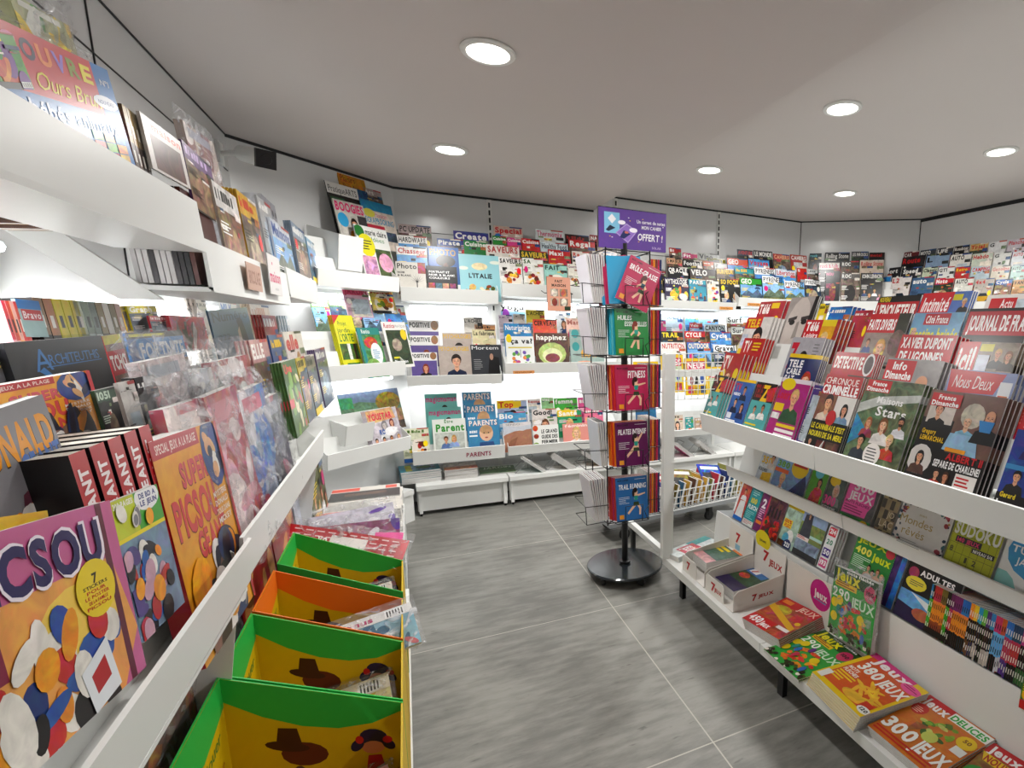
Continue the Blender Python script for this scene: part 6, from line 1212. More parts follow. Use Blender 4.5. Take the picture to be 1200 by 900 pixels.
pile(2, .555, 3.975, .222, .25, .20, .005, R(-4), ('5a7a4a', '5a7a4a'), A_(lambda a: (a.r(0, 0, 1, 1, '5a7a4a', .9), a.t('JARDIN', .1, .08, .9, .3, 'e8f0e0', 2))), 'green garden magazine flat on the wall bench beside the slotted upright', 'copy under the green garden magazine on the wall bench')
def vstand(x, y, z, label, blabel, n, cols, w=.20, h=.22, tilt=52, hc=None, rz=0, th=.006):
    """small zinc wire V stand holding a leaning bundle"""
    Rm = Matrix.Translation((x, y, z)) @ Matrix.Rotation(rz, 4, 'Z')
    root = empty('wire_book_stand', Rm); tag(root, label, 'book stand')
    b = MB()
    for yy in (.02, .13):
        b.tube([(-.11, yy, .003), (.02, yy, .125), (.0, yy, .003)], .0022, 'chrome'); b.tube([(-.02, yy, .10), (.12, yy, .003), (-.11, yy, .003)], .0022, 'chrome')
    for p in ((-.11, .003), (.12, .003), (.02, .125)): b.tube([(p[0], .02, p[1]), (p[0], .13, p[1])], .0022, 'chrome')
    b.build('wire', root)
    for k in range(n):
        mw = Rm @ Matrix.Translation((.125, .075, .006)) @ Matrix.Rotation(R(-tilt), 4, 'Y') @ Matrix.Translation((0, 0, 0)) @ Matrix.Rotation(R(-90), 4, 'Z') @ Matrix.Translation((0, -.014 - th * (n - k), 0))
        c = cols[k % len(cols)]
        art = A_(lambda a: (a.r(0, 0, 1, 1, c, .5), a.bars(.1, .1, .8, 3, 'e8e4e0', random.Random(k), .06, .5))) if k == n - 1 or k == 0 else None
        o = mag_mesh(art(w, h) if art else None, w, h, th * .92, c, c, False, 'magazine', mw); tag(o, blabel, 'magazine', blabel + ' bundle')
vstand(.78, 3.915, .222, 'zinc wire stand on the wall bench, nearest the slotted upright', 'magazine leaning in the wire stand nearest the slotted upright', 3, ('8ab0a8', 'c8d0c8'))
vstand(1.02, 3.915, .222, 'zinc wire stand on the wall bench, second from the slotted upright', 'magazine leaning in the second wire stand left of the spinner', 7, ('e8e0d8', 'd8c8b8'))
vstand(1.25, 3.915, .222, 'zinc wire stand on the wall bench just left of the spinner', 'magazine leaning in the wire stand just left of the spinner', 5, ('c8a88a', 'a83a3a', 'd8d0c0'))
for i, x in enumerate((1.62, 1.84, 2.05, 2.27)):
    vstand(x, 3.90, .222, f"zinc wire stand on the bench seen right of the white post, {ORD[i]} from the left", f"magazine leaning in the {ORD[i]} wire stand right of the white post", 5, (('d8ccc0', 'b8a898', 'e0dcd8'), ('c8b8a8', 'd8d4d0'), ('d83a8a', 'e8e0e0', 'c8b8b0'), ('e8e4e0', '3a4a6a'))[i])
# ================================================================ WIRE TROLLEY behind the gondola
TR_ = Matrix.Translation((1.03, 2.885, 0)) @ Matrix.Rotation(R(7), 4, 'Z')
def trolley():
    root = empty('wire_trolley', TR_); tag(root, 'low white wire basket trolley on black wheels between the gondola and wall bench', 'trolley')
    b = MB(); L, D, z0, z1 = 1.12, .32, .135, .275
    n = 44
    for i in range(n + 1):
        x = L * i / n; b.tube([(x - .02, -.03, z1), (x, 0, z0), (x, D, z0), (x - .02, D + .03, z1)], .0022, 'white', 5)
    for f in (0, .33, .66, 1):
        y = -.03 * f; z = z0 + (z1 - z0) * f
        b.tube([(-.02 * f, y, z), (L - .02 * f, y, z), (L - .02 * f, D - y, z), (-.02 * f, D - y, z)], .003 if f in (0, 1) else .0022, 'white', 5, True)
    b.build('wire_basket', root)
    b = MB(); b.box((.0, .0, .105), (L, D, .128), 'grey'); b.build('chassis', root)
    for x, y in ((.12, .04), (.12, .28), (.78, .04), (.78, .28)):
        b = MB(); T = Matrix.Translation((x, y, .034)) @ Matrix.Rotation(R(90), 4, 'X'); m = MB(); m.lathe([(.0001, -.014), (.028, -.014), (.034, -.008), (.034, .008), (.028, .014), (.0001, .014)], 'rubber', 20)
        b.faces([tuple(T @ Vector(p)) for p in m.v], m.f, 'rubber'); b.box((x - .014, y - .02, .04), (x + .014, y + .02, .106), 'black'); b.build('wheel', root)
trolley()
rg = random.Random(31)
for i in range(22):
    x = .05 + i * .048; c = rg.choice(['b83a4a', '8a7a3a', '2a3a6a', 'c8a040', 'd8d4cc', '6a4a3a', '3a6a8a', '2a5ab0', '8a8a4a', 'b8b0a8'])
    mw = TR_ @ Matrix.Translation((x, .30, .133)) @ Matrix.Rotation(R(14), 4, 'Y') @ Matrix.Rotation(R(-90), 4, 'Z') @ Matrix.Translation((.13, 0, 0))
    o = mag_mesh(None, .26, .175 + rg.uniform(-.02, .015), .016, c, c, False, 'back_issue', mw)
    tag(o, f"{cname(c)} edged back issue standing in the white wire trolley", 'magazine', f"{cname(c)} edged back issues in the wire trolley")
for i, (x, c, lb) in enumerate(((.38, 'a83048', 'crimson magazine lying across the top of the trolley bundle, left of the others'), (.6, '8a7a3a', 'olive magazine lying across the top of the trolley bundle, middle one'), (.85, '2a5ab0', 'blue and white magazine lying on top of the trolley bundle, rightmost'))):
    mw = TR_ @ Matrix.Translation((x, .06, .235)) @ Matrix.Rotation(R(10), 4, 'Y') @ Matrix.Rotation(R(-48), 4, 'X'); o = mag_mesh(A_(lambda a: (a.r(0, 0, 1, 1, c, .7), a.r(.1, .1, .9, .25, 'e8e4e0'), a.r(.1, .4, .6, .9, '4a4a4a', .8)))(.2, .17), .20, .17, .006, c, c, False, 'magazine', mw); tag(o, lb, 'magazine')
# ================================================================ SECURITY CAMERA
pc = at(285, 180, y=3.32); root = empty('security_camera', Matrix.Translation(pc)); tag(root, 'white wall mounted security camera with a black lens face in the left ceiling corner', 'security camera')
d = (at(313, 187, y=3.08) - pc); d2 = d.normalized()
b = MB(); b.tube([Vector((0, 0, 0)), d * .9], .036, 'white', 20); b.build('housing', root, smooth=False)
b = MB(); mwf = d2.to_track_quat('Z', 'Y').to_matrix().to_4x4(); mwf.translation = d * .9
m = MB(); m.box((-.038, -.038, 0), (.038, .038, .02), 'black'); m.lathe([(.0001, .022), (.020, .022), (.024, .016)], 'rubber', 20); b.faces([tuple(mwf @ Vector(p)) for p in m.v], m.f, 'black'); b.build('lens_face', root)
b = MB(); b.tube([Vector((0, 0, 0)), Vector((-.06, .03, .0)), Vector((XL + .012 - pc.x, .05, .0))], .012, 'white', 10); b.box((XL - pc.x, .01, -.05), (XL + .012 - pc.x, .09, .05), 'white'); b.build('bracket', root)
# ================================================================ LEFT CORNER SHELVES
cw = lambda dep, z, lean=12: wplane(FC, -dep, z, lean)
def crow(dep, z, ents, where, grp, **kw): kw['clamp'] = False; kw.setdefault('kindname', 'garden_magazine' if 'middle' in where else 'craft_magazine'); row(cw(dep, z), ents, where, grp, **kw)
def _prat(a): a.r(0, 0, 1, 1, '2a2624', .3); a.r(0, 0, 1, .22, 'e8e6e2'); a.t('PratiqueARTS', .06, .05, .94, .18, '2a2a2a', 0); a.r(.06, .28, .5, .6, '3a6a4a', .6); a.e(.5, .8, .3, .16, 'a83a28', .5)
def _boo(a): a.r(0, 0, 1, 1, 'c8c4bc', .3); a.t('BOOGIES', .04, .03, .96, .2, 'd82070', 2); a.e(.2, .38, .17, .14, '3aa8d8'); a.face(.55, .42, .2, 'd9a382', '2a1812', 'd8902a', True); a.r(.7, .24, 1, .6, '4a4648', .5); a.t('DIY', .06, .82, .3, .95, '2a2a2a', 2)
def _scrap(a): a.r(0, 0, 1, 1, 'd8ccc0', .3); a.r(0, 0, 1, .2, '2a8ab0', .2); a.t('SCRAPBOOKING', .04, .34, .94, .46, '3a9ac0', 1); a.t('Passion', .35, .22, .75, .32, 'd05a80', 0); a.e(.2, .26, .18, .09, 'd8d058'); a.r(.05, .5, .6, .58, 'c83a50'); a.r(.6, .6, .95, .8, '4a5a6a', .8); a.r(.1, .64, .5, .9, 'c87a5a', .7)
def _green(a): a.r(0, 0, 1, 1, 'e4e4e0'); a.t('marie claire', .3, .04, .96, .14, '222', 1); a.e(.12, .1, .15, .1, '2f7a3a'); a.t('Idées', .45, .16, .85, .24, '3a8a4a', 0); a.e(.26, .32, .25, .19, 'e0d830'); a.bars(.12, .24, .42, 4, '444', random.Random(2), .045, .4); a.r(.03, .5, .45, .96, 'c898b8', .7); a.r(.48, .36, .98, .96, '5a6a48', .8); a.e(.75, .58, .22, .16, 'e0a8c0', .4)
def _pict(a): a.r(0, 0, 1, 1, 'd8982a', .3); a.t('Plaisirs', .08, .06, .6, .2, '8a2a20', 0); a.t('Peindre', .12, .24, .7, .36, '8a2a20', 0); a.r(.45, .3, 1, .6, '2a5a8a', .6); a.P([(0, .4), (.5, .55), (0, .7)], '9a2a5a')
uw = 'upper left corner shelf'
crow(.10, 1.72, [(394, 426, 199, '', 'd8982a', W, 'blob', {'art': A_(_pict), 'd': 'orange craft magazine tilted above the others', 'h': .28}), (425, 446, 219, 'Art', 'b8a8a4', W, 'photo', {'h': .25})], 'back row, ' + uw, 'craft magazines in the back row of the corner shelf')
crow(.15, 1.64, [(380, 418, 211, '', '2a2624', W, 'dark', {'art': A_(_prat), 'h': .30, 'd': 'dark art magazine with thin title on white band'}), (421, 458, 232, '', '2a8ab0', W, 'plan', {'art': A_(_scrap), 'h': .30, 'off': .012, 'd': 'pale craft magazine with blue top band'})], 'third row, ' + uw, 'craft magazines in the third row of the corner shelf')
crow(.20, 1.56, [(389, 425, 232, '', 'c8c4bc', W, 'face', {'art': A_(_boo), 'h': .30, 'n': 2, 'd': 'magazine with pink title and a woman in mustard'})], 'second row, ' + uw, 'craft magazines in the second row of the corner shelf')
crow(.262, 1.515, [(414, 452, 262, '', 'e4e4e0', W, 'photo', {'art': A_(_green), 'n': 3, 'd': 'white magazine with yellow circle and pink flowers'})], 'front of the ' + uw, 'garden magazines in front of the corner shelf')
mw_ = 'middle left corner shelf'
def _ort(a): a.r(0, 0, 1, 1, 'dcd820', .05); a.P([(0, 0), (.35, 0), (0, .16)], 'c8302a'); a.t('Projet', .2, .1, .6, .18, '3a6a2a', 0); a.t('jardin', .1, .22, .7, .3, '3a6a2a', 0); a.t("L'ORTIE", .12, .32, .8, .46, '2f7a2a', 1); a.r(.05, .5, .92, .78, '4a6a2a', .8); a.r(.4, .5, .55, .78, 'e8e8e0', .4); a.r(.7, .5, .8, .78, '3a1c20'); a.bars(.2, .84, .85, 2, '3a7a2a', random.Random(2), .06, .5)
def _rustt(a): a.r(0, 0, 1, 1, '4a8a4a', .7); a.r(0, 0, 1, .14, '2a8a80'); a.P([(0, 0), (.14, 0), (.2, 1), (.08, 1)], '1f8a90'); a.t('Rustica', .18, .03, .55, .11, 'e4e8e4', 1); a.e(.5, .3, .3, .12, 'c8482a', .5); a.e(.66, .52, .26, .22, 'e8e8e6'); a.bars(.5, .44, .82, 5, '5a9ac0', random.Random(1), .04, .4); a.e(.4, .75, .3, .14, '8ab05a', .6)
def _rustp(a): a.r(0, 0, 1, 1, 'e4e2de'); a.t('Rustica', .06, .03, .5, .13, 'b83a4a', 1, sh=.2); a.t('PRATIQUE', .52, .06, .96, .12, '8a8a8a', 0); a.r(.1, .18, .95, .94, '3a4a30', .8); a.e(.82, .28, .13, .12, 'e0c820'); a.r(.2, .76, .45, .8, 'd8d030'); a.t('Plantation', .2, .83, .75, .9, 'f0f0f0', 1); a.e(.45, .5, .2, .14, 'a8988a', .6)
crow(.12, 1.14, [(363, 384, 352, 'RUSTICA', '5a8a4a', W, 'land', {'h': .26, 'd': 'green garden magazine with white title'}), (384, 404, 351, 'Rustica', '3a5a30', W, 'photo', {'h': .26, 'd': 'dark green garden magazine with red spot'}), (404, 420, 349, 'VSD', '7a9a3a', 'e0e070', 'photo', {'h': .26, 'd': 'olive garden magazine'}), (422, 446, 352, 'Jardin', '8ab04a', W, 'land', {'h': .24, 'd': 'leaf green garden magazine'})], 'back row, ' + mw_, 'garden magazines in the back row of the middle corner shelf')
crow(.155, 1.30, [(400, 430, 336, 'JARDIN', 'e0b8c8', 'b83a5a', 'plan', {'h': .18, 'band': 'e05a80', 'd': 'pink sale card with grey capitals'}), (431, 459, 337, 'Maison', 'c8b868', 'a83a28', 'food', {'h': .16, 'd': 'yellow country magazine high up'})], 'top of the ' + mw_, 'cards and magazines at the top of the middle corner shelf')
crow(.20, 1.08, [(421, 446, 356, 'VSD', '4a5a6a', W, 'land', {'h': .26, 'n': 3, 'd': 'blue-grey garden magazine with yellow line'}), (448, 473, 357, 'Vivre', 'd8dcd4', 'c04a5a', 'land', {'h': .27, 'd': 'pale country magazine with pink title'})], 'second row, ' + mw_, 'garden magazines in the second row of the middle corner shelf')
crow(.27, 1.00, [(388, 412, 369, '', 'dcd820', K, 'plan', {'art': A_(_ort), 'h': .33, 'n': 3, 'dx': -.003, 'd': 'bright yellow garden magazine with green title'})], 'front left of the ' + mw_, 'garden magazines front left')
crow(.30, .99, [(417, 443, 384, '', '2a8a80', W, 'plan', {'art': A_(_rustt), 'h': .30, 'off': .01, 'd': 'teal garden magazine with white round badge'}), (446, 474, 377, '', 'e4e2de', K, 'photo', {'art': A_(_rustp), 'h': .29, 'd': 'white framed garden magazine with dark photo'})], 'front of the ' + mw_, 'garden magazines in front of the middle corner shelf')
lw = 'lower left corner shelf'
def _pays(a): a.r(0, 0, 1, .35, '66758c', .3); a.P([(0, .3), (.3, .22), (.6, .3), (1, .2), (1, .6), (0, .6)], '5a7a5a', .6); a.r(0, .5, 1, 1, '8a6a4a', .7); a.e(.78, .3, .22, .24, '8a7a20', .8); a.e(.2, .72, .16, .06, '7a9ac0', .3); a.e(.5, .74, .16, .06, '7a9ac0', .3); a.r(0, .8, 1, 1, '4a3828', .9); a.r(.0, .1, .2, .35, '3a8a5a', .5)
def _star(a):
    a.r(0, 0, 1, 1, 'c8c0c8', .5); a.P([(0, .02), (.85, 0), (.92, .28), (.02, .34)], 'd8a878', .4); a.t('YOUSTAR', .04, .1, .8, .26, 'd82050', 2); a.face(.5, .42, .16, 'c8c0bc', '8a8486', 'ddd', True); a.face(.75, .38, .13, 'e0ab8a', '7a1c28', 'e8e8e8', True); a.t('RO', .3, .52, .48, .64, '2a62b0', 2); a.e(.66, .6, .2, .12, 'f0eef0', .2)
    for q in range(4): a.face(.15 + .24 * q, .78, .1, SK[q], HR[q], ('1c1c1c', 'e8e8e8', 'd8a040', '2a2a3a')[q])
crow(.16, .56, [(395, 465, 463, '', '5a7a5a', W, 'land', {'art': A_(_pays), 'h': .27, 'd': 'wide calendar with a hilly landscape', 'name': 'calendar', 'cat': 'calendar'})], 'back of the ' + lw, 'calendars')
crow(.27, .52, [(427, 463, 482, '', 'c8c0c8', W, 'people', {'art': A_(_star), 'h': .25, 'n': 3, 'dx': -.003, 'd': 'crowded celebrity magazine with pink title'})], 'front of the ' + lw, 'celebrity magazines')
# white pocket panels on the corner shelves
def pocket(F, x0, x1, yb, yf, z0, z1, label):
    root = empty('display_pocket', F @ Matrix.Translation((x0, 0, 0))); L = x1 - x0; tag(root, label, 'display pocket')
    b = MB(); b.prism([(yf, z0), (yf - .03, z1), (yf - .027, z1), (yf + .003, z0)], 0, L, 'white'); b.build('front_panel', root)
    b = MB(); b.prism([(yf, z0), (yf - .03, z1), (yb, z1 + .06), (yb, z0)], 0, .003, 'white'); b.build('side_panel', root)
pocket(FC, .36, .52, -.02, -.225, 1.60, 1.79, 'white stepped display pocket on the upper left corner shelf, left one')
pocket(FC, .27, .46, -.02, -.26, .60, .72, 'white display pocket on the lower left corner shelf')
# ================================================================ LEFT TOP SHELF
P1 = Plane((XL + .332, 0, 1.456), (0, 1, 0), 4)
def _beb(a):
    a.r(0, 0, 1, 1, '1f78b8', .05); a.r(0, 0, .84, .52, 'c8202a', .03)
    for i, (ch, c) in enumerate(zip('DÉCOUVRE', ('e8a030', '8a7ac8', 'd87aa0', '3a2a50', 'e88a3a', '9a7ad0', '8a9a30', 'e8d82a'))): a.t(ch, .03 + i * .1, .07, .115 + i * .1, .23, c, 2)
    a.t('Petit Ours Brun', .1, .3, .82, .46, 'e8d830', 0, sh=.25); a.e(.88, .38, .11, .07, 'e4e8f0'); a.t('NOUVEAU', .81, .36, .95, .4, '3a5a9a', 1); a.t('N°1', .88, .14, .96, .2, 'e4e8f0', 1)
    a.t('Les bébés animaux', .08, .56, .93, .7, 'e4e8f0', 1); a.e(.42, 1.0, .22, .24, '3a2624', .1)
    for q in range(9): a.r(.66 + .1 * (q % 3), .7 + .1 * (q // 3), .75 + .1 * (q % 3), .79 + .1 * (q // 3), ('4a9a3a', 'e8b030', '3a8ad0', 'c86a3a', '6ab048', 'e8a020', '3a5aa0', 'b8482a', 'e0c060')[q], .5)
free(P1, (-75, -14), (125, 82), (171, 196), '1f78b8', A_(_beb), 'large blue and red children magazine with multicoloured title, top shelf at the left edge', th=.004, off=.012)
free(P1, (-60, 25), (14, 40), (14, 104), '5aa838', lambda w, h: std_cover(w, h, '', '5aa838', 'e8e020', 'blob', 5), 'green magazine edge at the far left of the top shelf', off=.018)
def bag(pl, TL, TR, B, cols, label, seed, th=.018, flap=.03, art=None, amp=.007, off=0, cat='magazine', name='wrapped_magazine'):
    r_ = random.Random(seed)
    ar = art or A_(lambda a: (a.r(0, 0, 1, 1, cols[0], .5), [a.e(r_.uniform(0, 1), r_.uniform(0, 1), r_.uniform(.08, .3), r_.uniform(.08, .25), r_.choice(cols), .5, r_.uniform(0, 3)) for q in range(14)], a.r(.1, .05, .8, .16, cols[-1])))
    o, w, h, mw = free(pl, TL, TR, B, cols[0], ar, label, name=name, th=th, off=off, cat=cat); film_over(o, w, h, th, seed, amp=amp, flap=flap); return o
bag(P1, (8, -12), (80, 30), (95, 90), ('b8b890', 'e8c830', '4a9a4a', 'e8e8e0'), 'clear wrapped magazine with yellow and green spots behind the blue children magazine', 41, off=-.05, amp=.012)
spines(P1, 142, 163, 121, [('a8884a', '5a3a28', '3a2820')] * 2 + [('8a7a5a', '3a2a2a', '2a2024')] * 2, .26, .20, 'right of the blue children magazine, top shelf', 'brown spined magazines on the left top shelf', cat='magazine', name='magazine', desc='thick magazine')
def _mai(c, ttl): 
    def f(a): a.r(0, 0, 1, 1, 'dcd6d2', .05); a.t(ttl, .2, .06, .95, .2, c, 2); a.r(.12, .3, .9, .95, '6a4a44', .6)
    return A_(f)
free(P1, (163, 130), (211, 166), (229, 225), 'dcd6d2', _mai('d86a4a', 'maison'), 'white home magazine with orange title and brown photo, left top shelf', off=.008)
free(P1, (212, 163), (247, 196), (258, 262), '6a4a78', lambda w, h: std_cover(w, h, '', '6a4a78', 'c8b0d8', 'photo', 6), 'violet and grey magazine beside the white home magazine, left top shelf', off=.004)
bag(P1, (213, 140), (250, 168), (262, 250), ('b8a8a0', 'd8d0cc', '8a5a5a', '9a9aa8'), 'clear wrapped grey magazine behind the violet one, left top shelf', 43, off=-.06)
P2 = Plane((XL + .335, 0, 1.378), (0, 1, 0), 4)
row(P2, [(247, 276, 210, '', 'd4d0cc', K, 'photo', {'h': .33, 'off': .012, 'd': 'white edged photo magazine with tall card'}), (276, 299, 221, '', 'c8a03a', RD, 'photo', {'h': .30, 'n': 3, 'dx': -.006, 'd': 'yellow and green magazine'}), (300, 316, 228, '', 'a8a8a8', W, 'plan', {'h': .27, 'd': 'pale grey magazine'})], 'left top shelf', 'magazines on the left top shelf', th=.006)
spines(P2, 305, 322, 226, [('9a9aa0', 'c8c8cc', '6a6a70')] * 5, .25, .2, 'above the pink word card, left top shelf', 'grey spined magazines on the left top shelf', cat='magazine', name='magazine', off=-.08, desc='grey magazine')
row(P2, [(315, 338, 254, 'Maisons', 'c8ccd4', '3a5aa0', 'land', {'h': .25, 'n': 3, 'dx': -.008, 'off': .01, 'd': 'pale home magazine with blue title'}), (340, 356, 258, '', '8a98a8', W, 'photo', {'h': .26, 'n': 3, 'd': 'grey-blue home magazine'})], 'right of centre, left top shelf', 'home magazines on the left top shelf', th=.006)
P3 = Plane((XL + .335, 0, 1.408), (0, 1, 0), 4)
row(P3, [(358, 371, 277, '', '8ab0c8', W, 'land', {'h': .22, 'd': 'pale blue travel magazine'}), (372, 383, 284, '', '2a3a5a', W, 'dark', {'h': .2, 'n': 3, 'dx': -.006, 'd': 'navy magazine'}), (384, 394, 292, '', 'c8b89a', K, 'photo', {'h': .18, 'd': 'beige magazine'})], 'corner end of the left top shelf', 'magazines at the corner end of the left top shelf', th=.005)
# magazines seen edge on at the open end of the lower set top shelf
for k in range(11):
    w = .20; x = -.385 - .0095 * k; c = ('5a3028', '1a1618', '2a2226', 'd8d4d4', 'e0dcdc', 'd0cccc', '3a3236')[k if k < 3 else 3 + k % 4]
    mw = Matrix.Translation((x, 1.53 + w / 2, 1.378)) @ Matrix.Rotation(R(-4), 4, 'Y') @ Matrix.Rotation(R(90), 4, 'Z')
    tag(mag_mesh(None, w, .20, .008, c, c, False, 'magazine', mw), 'magazine seen edge on at the open near end of the lower set left top shelf', 'magazine', 'edge on magazines at the open shelf end')
lipsign(FL, 1.86, .16, -.366, 1.42, .07, 'BRICOLAGE', 'c8a898', '9a7060', 'faded orange label behind clear plastic on the left top shelf lip')
def wordcard():
    b = MB(); b.box((2.02, -.372, 1.385), (2.20, -.3705, 1.505), 'print', 'e0dedc'); a = Art(.18, .12); a.r(0, 0, 1, 1, 'e0dedc'); a.t('maison', .08, .38, .92, .68, 'd02a6a', 1); a.t('création', .4, .8, .7, .88, 'aaa', 0); a.e(.34, .22, .03, .04, 'd02a6a')
    put_quad(a, b, qmap((2.02, -.3722, 1.385), (2.20, -.3722, 1.385), (2.20, -.3722, 1.505), (2.02, -.3722, 1.505)), (0, -1, 0)); tag(b.build('word_card', None, FL.copy()), 'white card with a pink lower-case word hanging on the left top shelf lip', 'sign')
wordcard()
# ================================================================ LEFT RACK MAGAZINES
def lpl(k, unit=2, lean=5): return Plane((XL + .385 - .07 * k + (.015 if unit == 1 else 0), 0, .79 + .075 * k), (0, 1, 0), lean)
def blobs(a, seed, cols, n=26, box=(0, 0, 1, 1), rs=(.05, .16)):
    r_ = random.Random(seed)
    for q in range(n): a.e(r_.uniform(box[0], box[2]), r_.uniform(box[1], box[3]), r_.uniform(*rs), r_.uniform(*rs) * .8, r_.choice(cols), .25, r_.uniform(0, 3))
def _pic(a):
    a.r(0, 0, 1, 1, 'c86a9a', .06); a.P([(.1, .3), (.9, .3), (1, .75), (.8, 1), (0, 1), (0, .5)], 'e8a85a', .15); a.e(.6, .55, .3, .2, 'f0d060', .1); a.r(.86, .0, .91, 1, '6a1c38'); a.P([(.0, .2), (.12, .2), (.14, .6), (0, .6)], '8a2a4a')
    blobs(a, 3, ['2a5aa8', 'e8e4dc', 'e89a20', '1a1418', 'c82a28', '24407a', 'e8e4dc'], 30, (.05, .5, .8, .98), (.05, .14)); a.P([(.5, .78), (.72, .68), (.76, .96), (.54, 1)], 'e4e8ec'); a.P([(.56, .82), (.68, .76), (.70, .88), (.58, .92)], 'b82028')
    a.t('PICSOU', -.02, .06, .86, .3, 'f0e8f0', 2); a.t('PICSOU', .0, .075, .84, .285, '241c60', 2)
    a.e(.73, .42, .15, .15, 'e8d020', 0, 0, 24); a.t('7', .71, .34, .75, .39, '2a1410', 2)
    for q, t_ in enumerate(('STICKERS', 'POUR', 'LE POSTER', 'DE LA FAMILLE', 'PICSOU')): a.t(t_, .63 + .02 * (q % 2), .395 + q * .026, .82 - .02 * (q % 2), .413 + q * .026, '2a1410' if q == 0 else 'c82a20', 1)
free(lpl(0, 1), (-70, 643), (128, 586), (166, 786), 'c86a9a', A_(_pic), 'pink comic with big navy title and yellow round badge, front left corner', name='comic', cat='comic', th=.004, off=.016)
def _stk(a):
    a.r(0, 0, 1, 1, '7a90a8', .4); a.r(0, 0, .45, .27, 'c8d030', .1); a.r(.45, 0, 1, .27, '4aa83a', .1); a.t('300 PAGES', .04, .02, .42, .06, 'f0f0e8', 2); a.e(.72, .06, .27, .1, 'f0f0f0'); a.t('DE BD A', .55, .02, .92, .06, '2a3a8a', 2); a.t('LE JEUN', .55, .075, .92, .115, '2a3a8a', 2)
    a.r(.0, .27, 1, .3, 'e8d820'); blobs(a, 8, ['2a6ab0', 'e8e4dc', 'e89a20', '1c1c2a', 'b83038', 'c8a0b0', '5a4a8a'], 34, (.05, .34, .95, .98), (.05, .14)); blobs(a, 9, ['e8e4dc', 'e89a20', '8a8a90'], 6, (.1, .08, .8, .22), (.04, .09))
free(lpl(0, 1), (127, 590), (183, 567), (222, 700), '7a90a8', A_(_stk), 'blue-grey comic with yellow and green panels, beside the pink comic', name='comic', cat='comic', th=.006, off=.006)
def _spg(a):
    a.r(0, 0, 1, 1, 'e0a02a', .1); a.r(0, 0, .66, .08, 'b82030'); a.t('SPECIAL JEUX A LA PLAGE', .05, .02, .62, .06, 'e8d8d0', 1); a.ts('SUPER', .28, .13, .68, .24, 'd05060', '7a1c28', 2, .006); a.ts('PICSOU', .08, .27, .72, .44, 'd04a50', '7a1c28', 2, .006); a.ts('GEANT', .3, .46, .78, .58, 'd04a50', '7a1c28', 2, .006)
    a.e(.84, .15, .18, .18, '2a4a8a', .3); blobs(a, 4, ['1c2a50', 'b8482a', 'd8a878', 'e8e4dc'], 9, (.74, .06, .94, .24), (.03, .07)); 
    for q, t_ in enumerate(('MYSTERE', 'DONALD', 'TOUS DANS', 'MICKEY')): a.t(t_, .68, .34 + q * .045, .92, .37 + q * .045, 'f0e8e0', 1)
    blobs(a, 6, ['24406a', 'e8e4e0', '3a3a2a', 'e8a020', '1c2438', 'b8b0a0', '8a6a5a'], 34, (.15, .6, .9, 1), (.07, .17)); a.r(.96, 0, 1, 1, 'b82030')
free(lpl(0), (173, 519), (250, 493), (302, 690), 'e0a02a', A_(_spg), 'thick orange comic with red title beside the wrapped magazines, front row', name='comic', cat='comic', th=.03, spine='b81c2c', off=.014)
# red spined comics
def redspine(pl, x0, x1, yt, h, off, n):
    s0, t = pl.hit(x0, yt, off); s1 = pl.s_for(x1, t, off); th = (s1 - s0) / n
    for i in range(n):
        b = MB(); w = .135; tk = th * .78
        b.box((-w / 2 + .001, .001, .001), (w / 2 - .001, tk - .001, h - .001), 'paper')
        b.poly([(-w / 2, 0, 0), (w / 2, 0, 0), (w / 2, 0, h), (-w / 2, 0, h)], 'cover', '1c1618'); b.poly([(-w / 2, tk, 0), (-w / 2, tk, h), (w / 2, tk, h), (w / 2, tk, 0)], 'cover', '1c1618'); b.poly([(-w / 2, 0, 0), (-w / 2, 0, h), (-w / 2, tk, h), (-w / 2, tk, 0)], 'cover', 'b81824')
        a = Art(tk, h); a.t('PICSOU GÉANT', 0, 0, 1, 1, 'f0e8e8', 2)
        f = lambda u, v: Vector((-w / 2, tk * (.78 - .56 * (1 - v)), h * (.94 - .9 * (1 - u)))) 
        put_quad(a, b, lambda u, v: Vector((-w / 2, tk * (1 - (.2 + .6 * v)), h * (.04 + .86 * u))), (-1, 0, 0), 'cover')
        base = pl.o + pl.u * (s0 + th * (i + 1)) + pl.v * (t - h) + pl.n * (off - w / 2); X, Y, Z = -pl.n, -pl.u, pl.v
        o = b.build('comic', None, Matrix(((X.x, Y.x, Z.x, base.x), (X.y, Y.y, Z.y, base.y), (X.z, Y.z, Z.z, base.z), (0, 0, 0, 1))))
        tag(o, f"thick red spined comic left of the orange one, {ORD[i]} from the left of five", 'comic', 'red spined comics')
redspine(lpl(0), 74, 174, 536, .20, .012, 5)
def _don(a):
    a.r(0, 0, 1, 1, '8e8c90', .05); a.ts('DONALD', .1, .12, .96, .38, 'e8a020', '1c1a20', 2, .012); a.ts('GEANT', .55, .36, .98, .54, '5a80c0', '1c2a4a', 2, .008); a.P([(.45, .62), (.9, .5), (1, .7), (1, 1), (.3, 1)], '6a3a48', .1)
    blobs(a, 12, ['e8e4e0', 'e08a1c', '8ab0c8', 'e8e4e0', 'd8a060'], 12, (.1, .64, .9, .92), (.07, .15))
free(lpl(1, 1), (-78, 505), (49, 462), (84, 610), '8e8c90', A_(_don), 'grey comic with orange and blue title at the left edge', name='comic', cat='comic', th=.012, off=.02)
free(lpl(2, 1), (-50, 460), (102, 434), (135, 520), 'e0a02a', A_(_spg), 'orange comic with red title behind the grey one', name='comic', cat='comic', th=.02, off=.02)
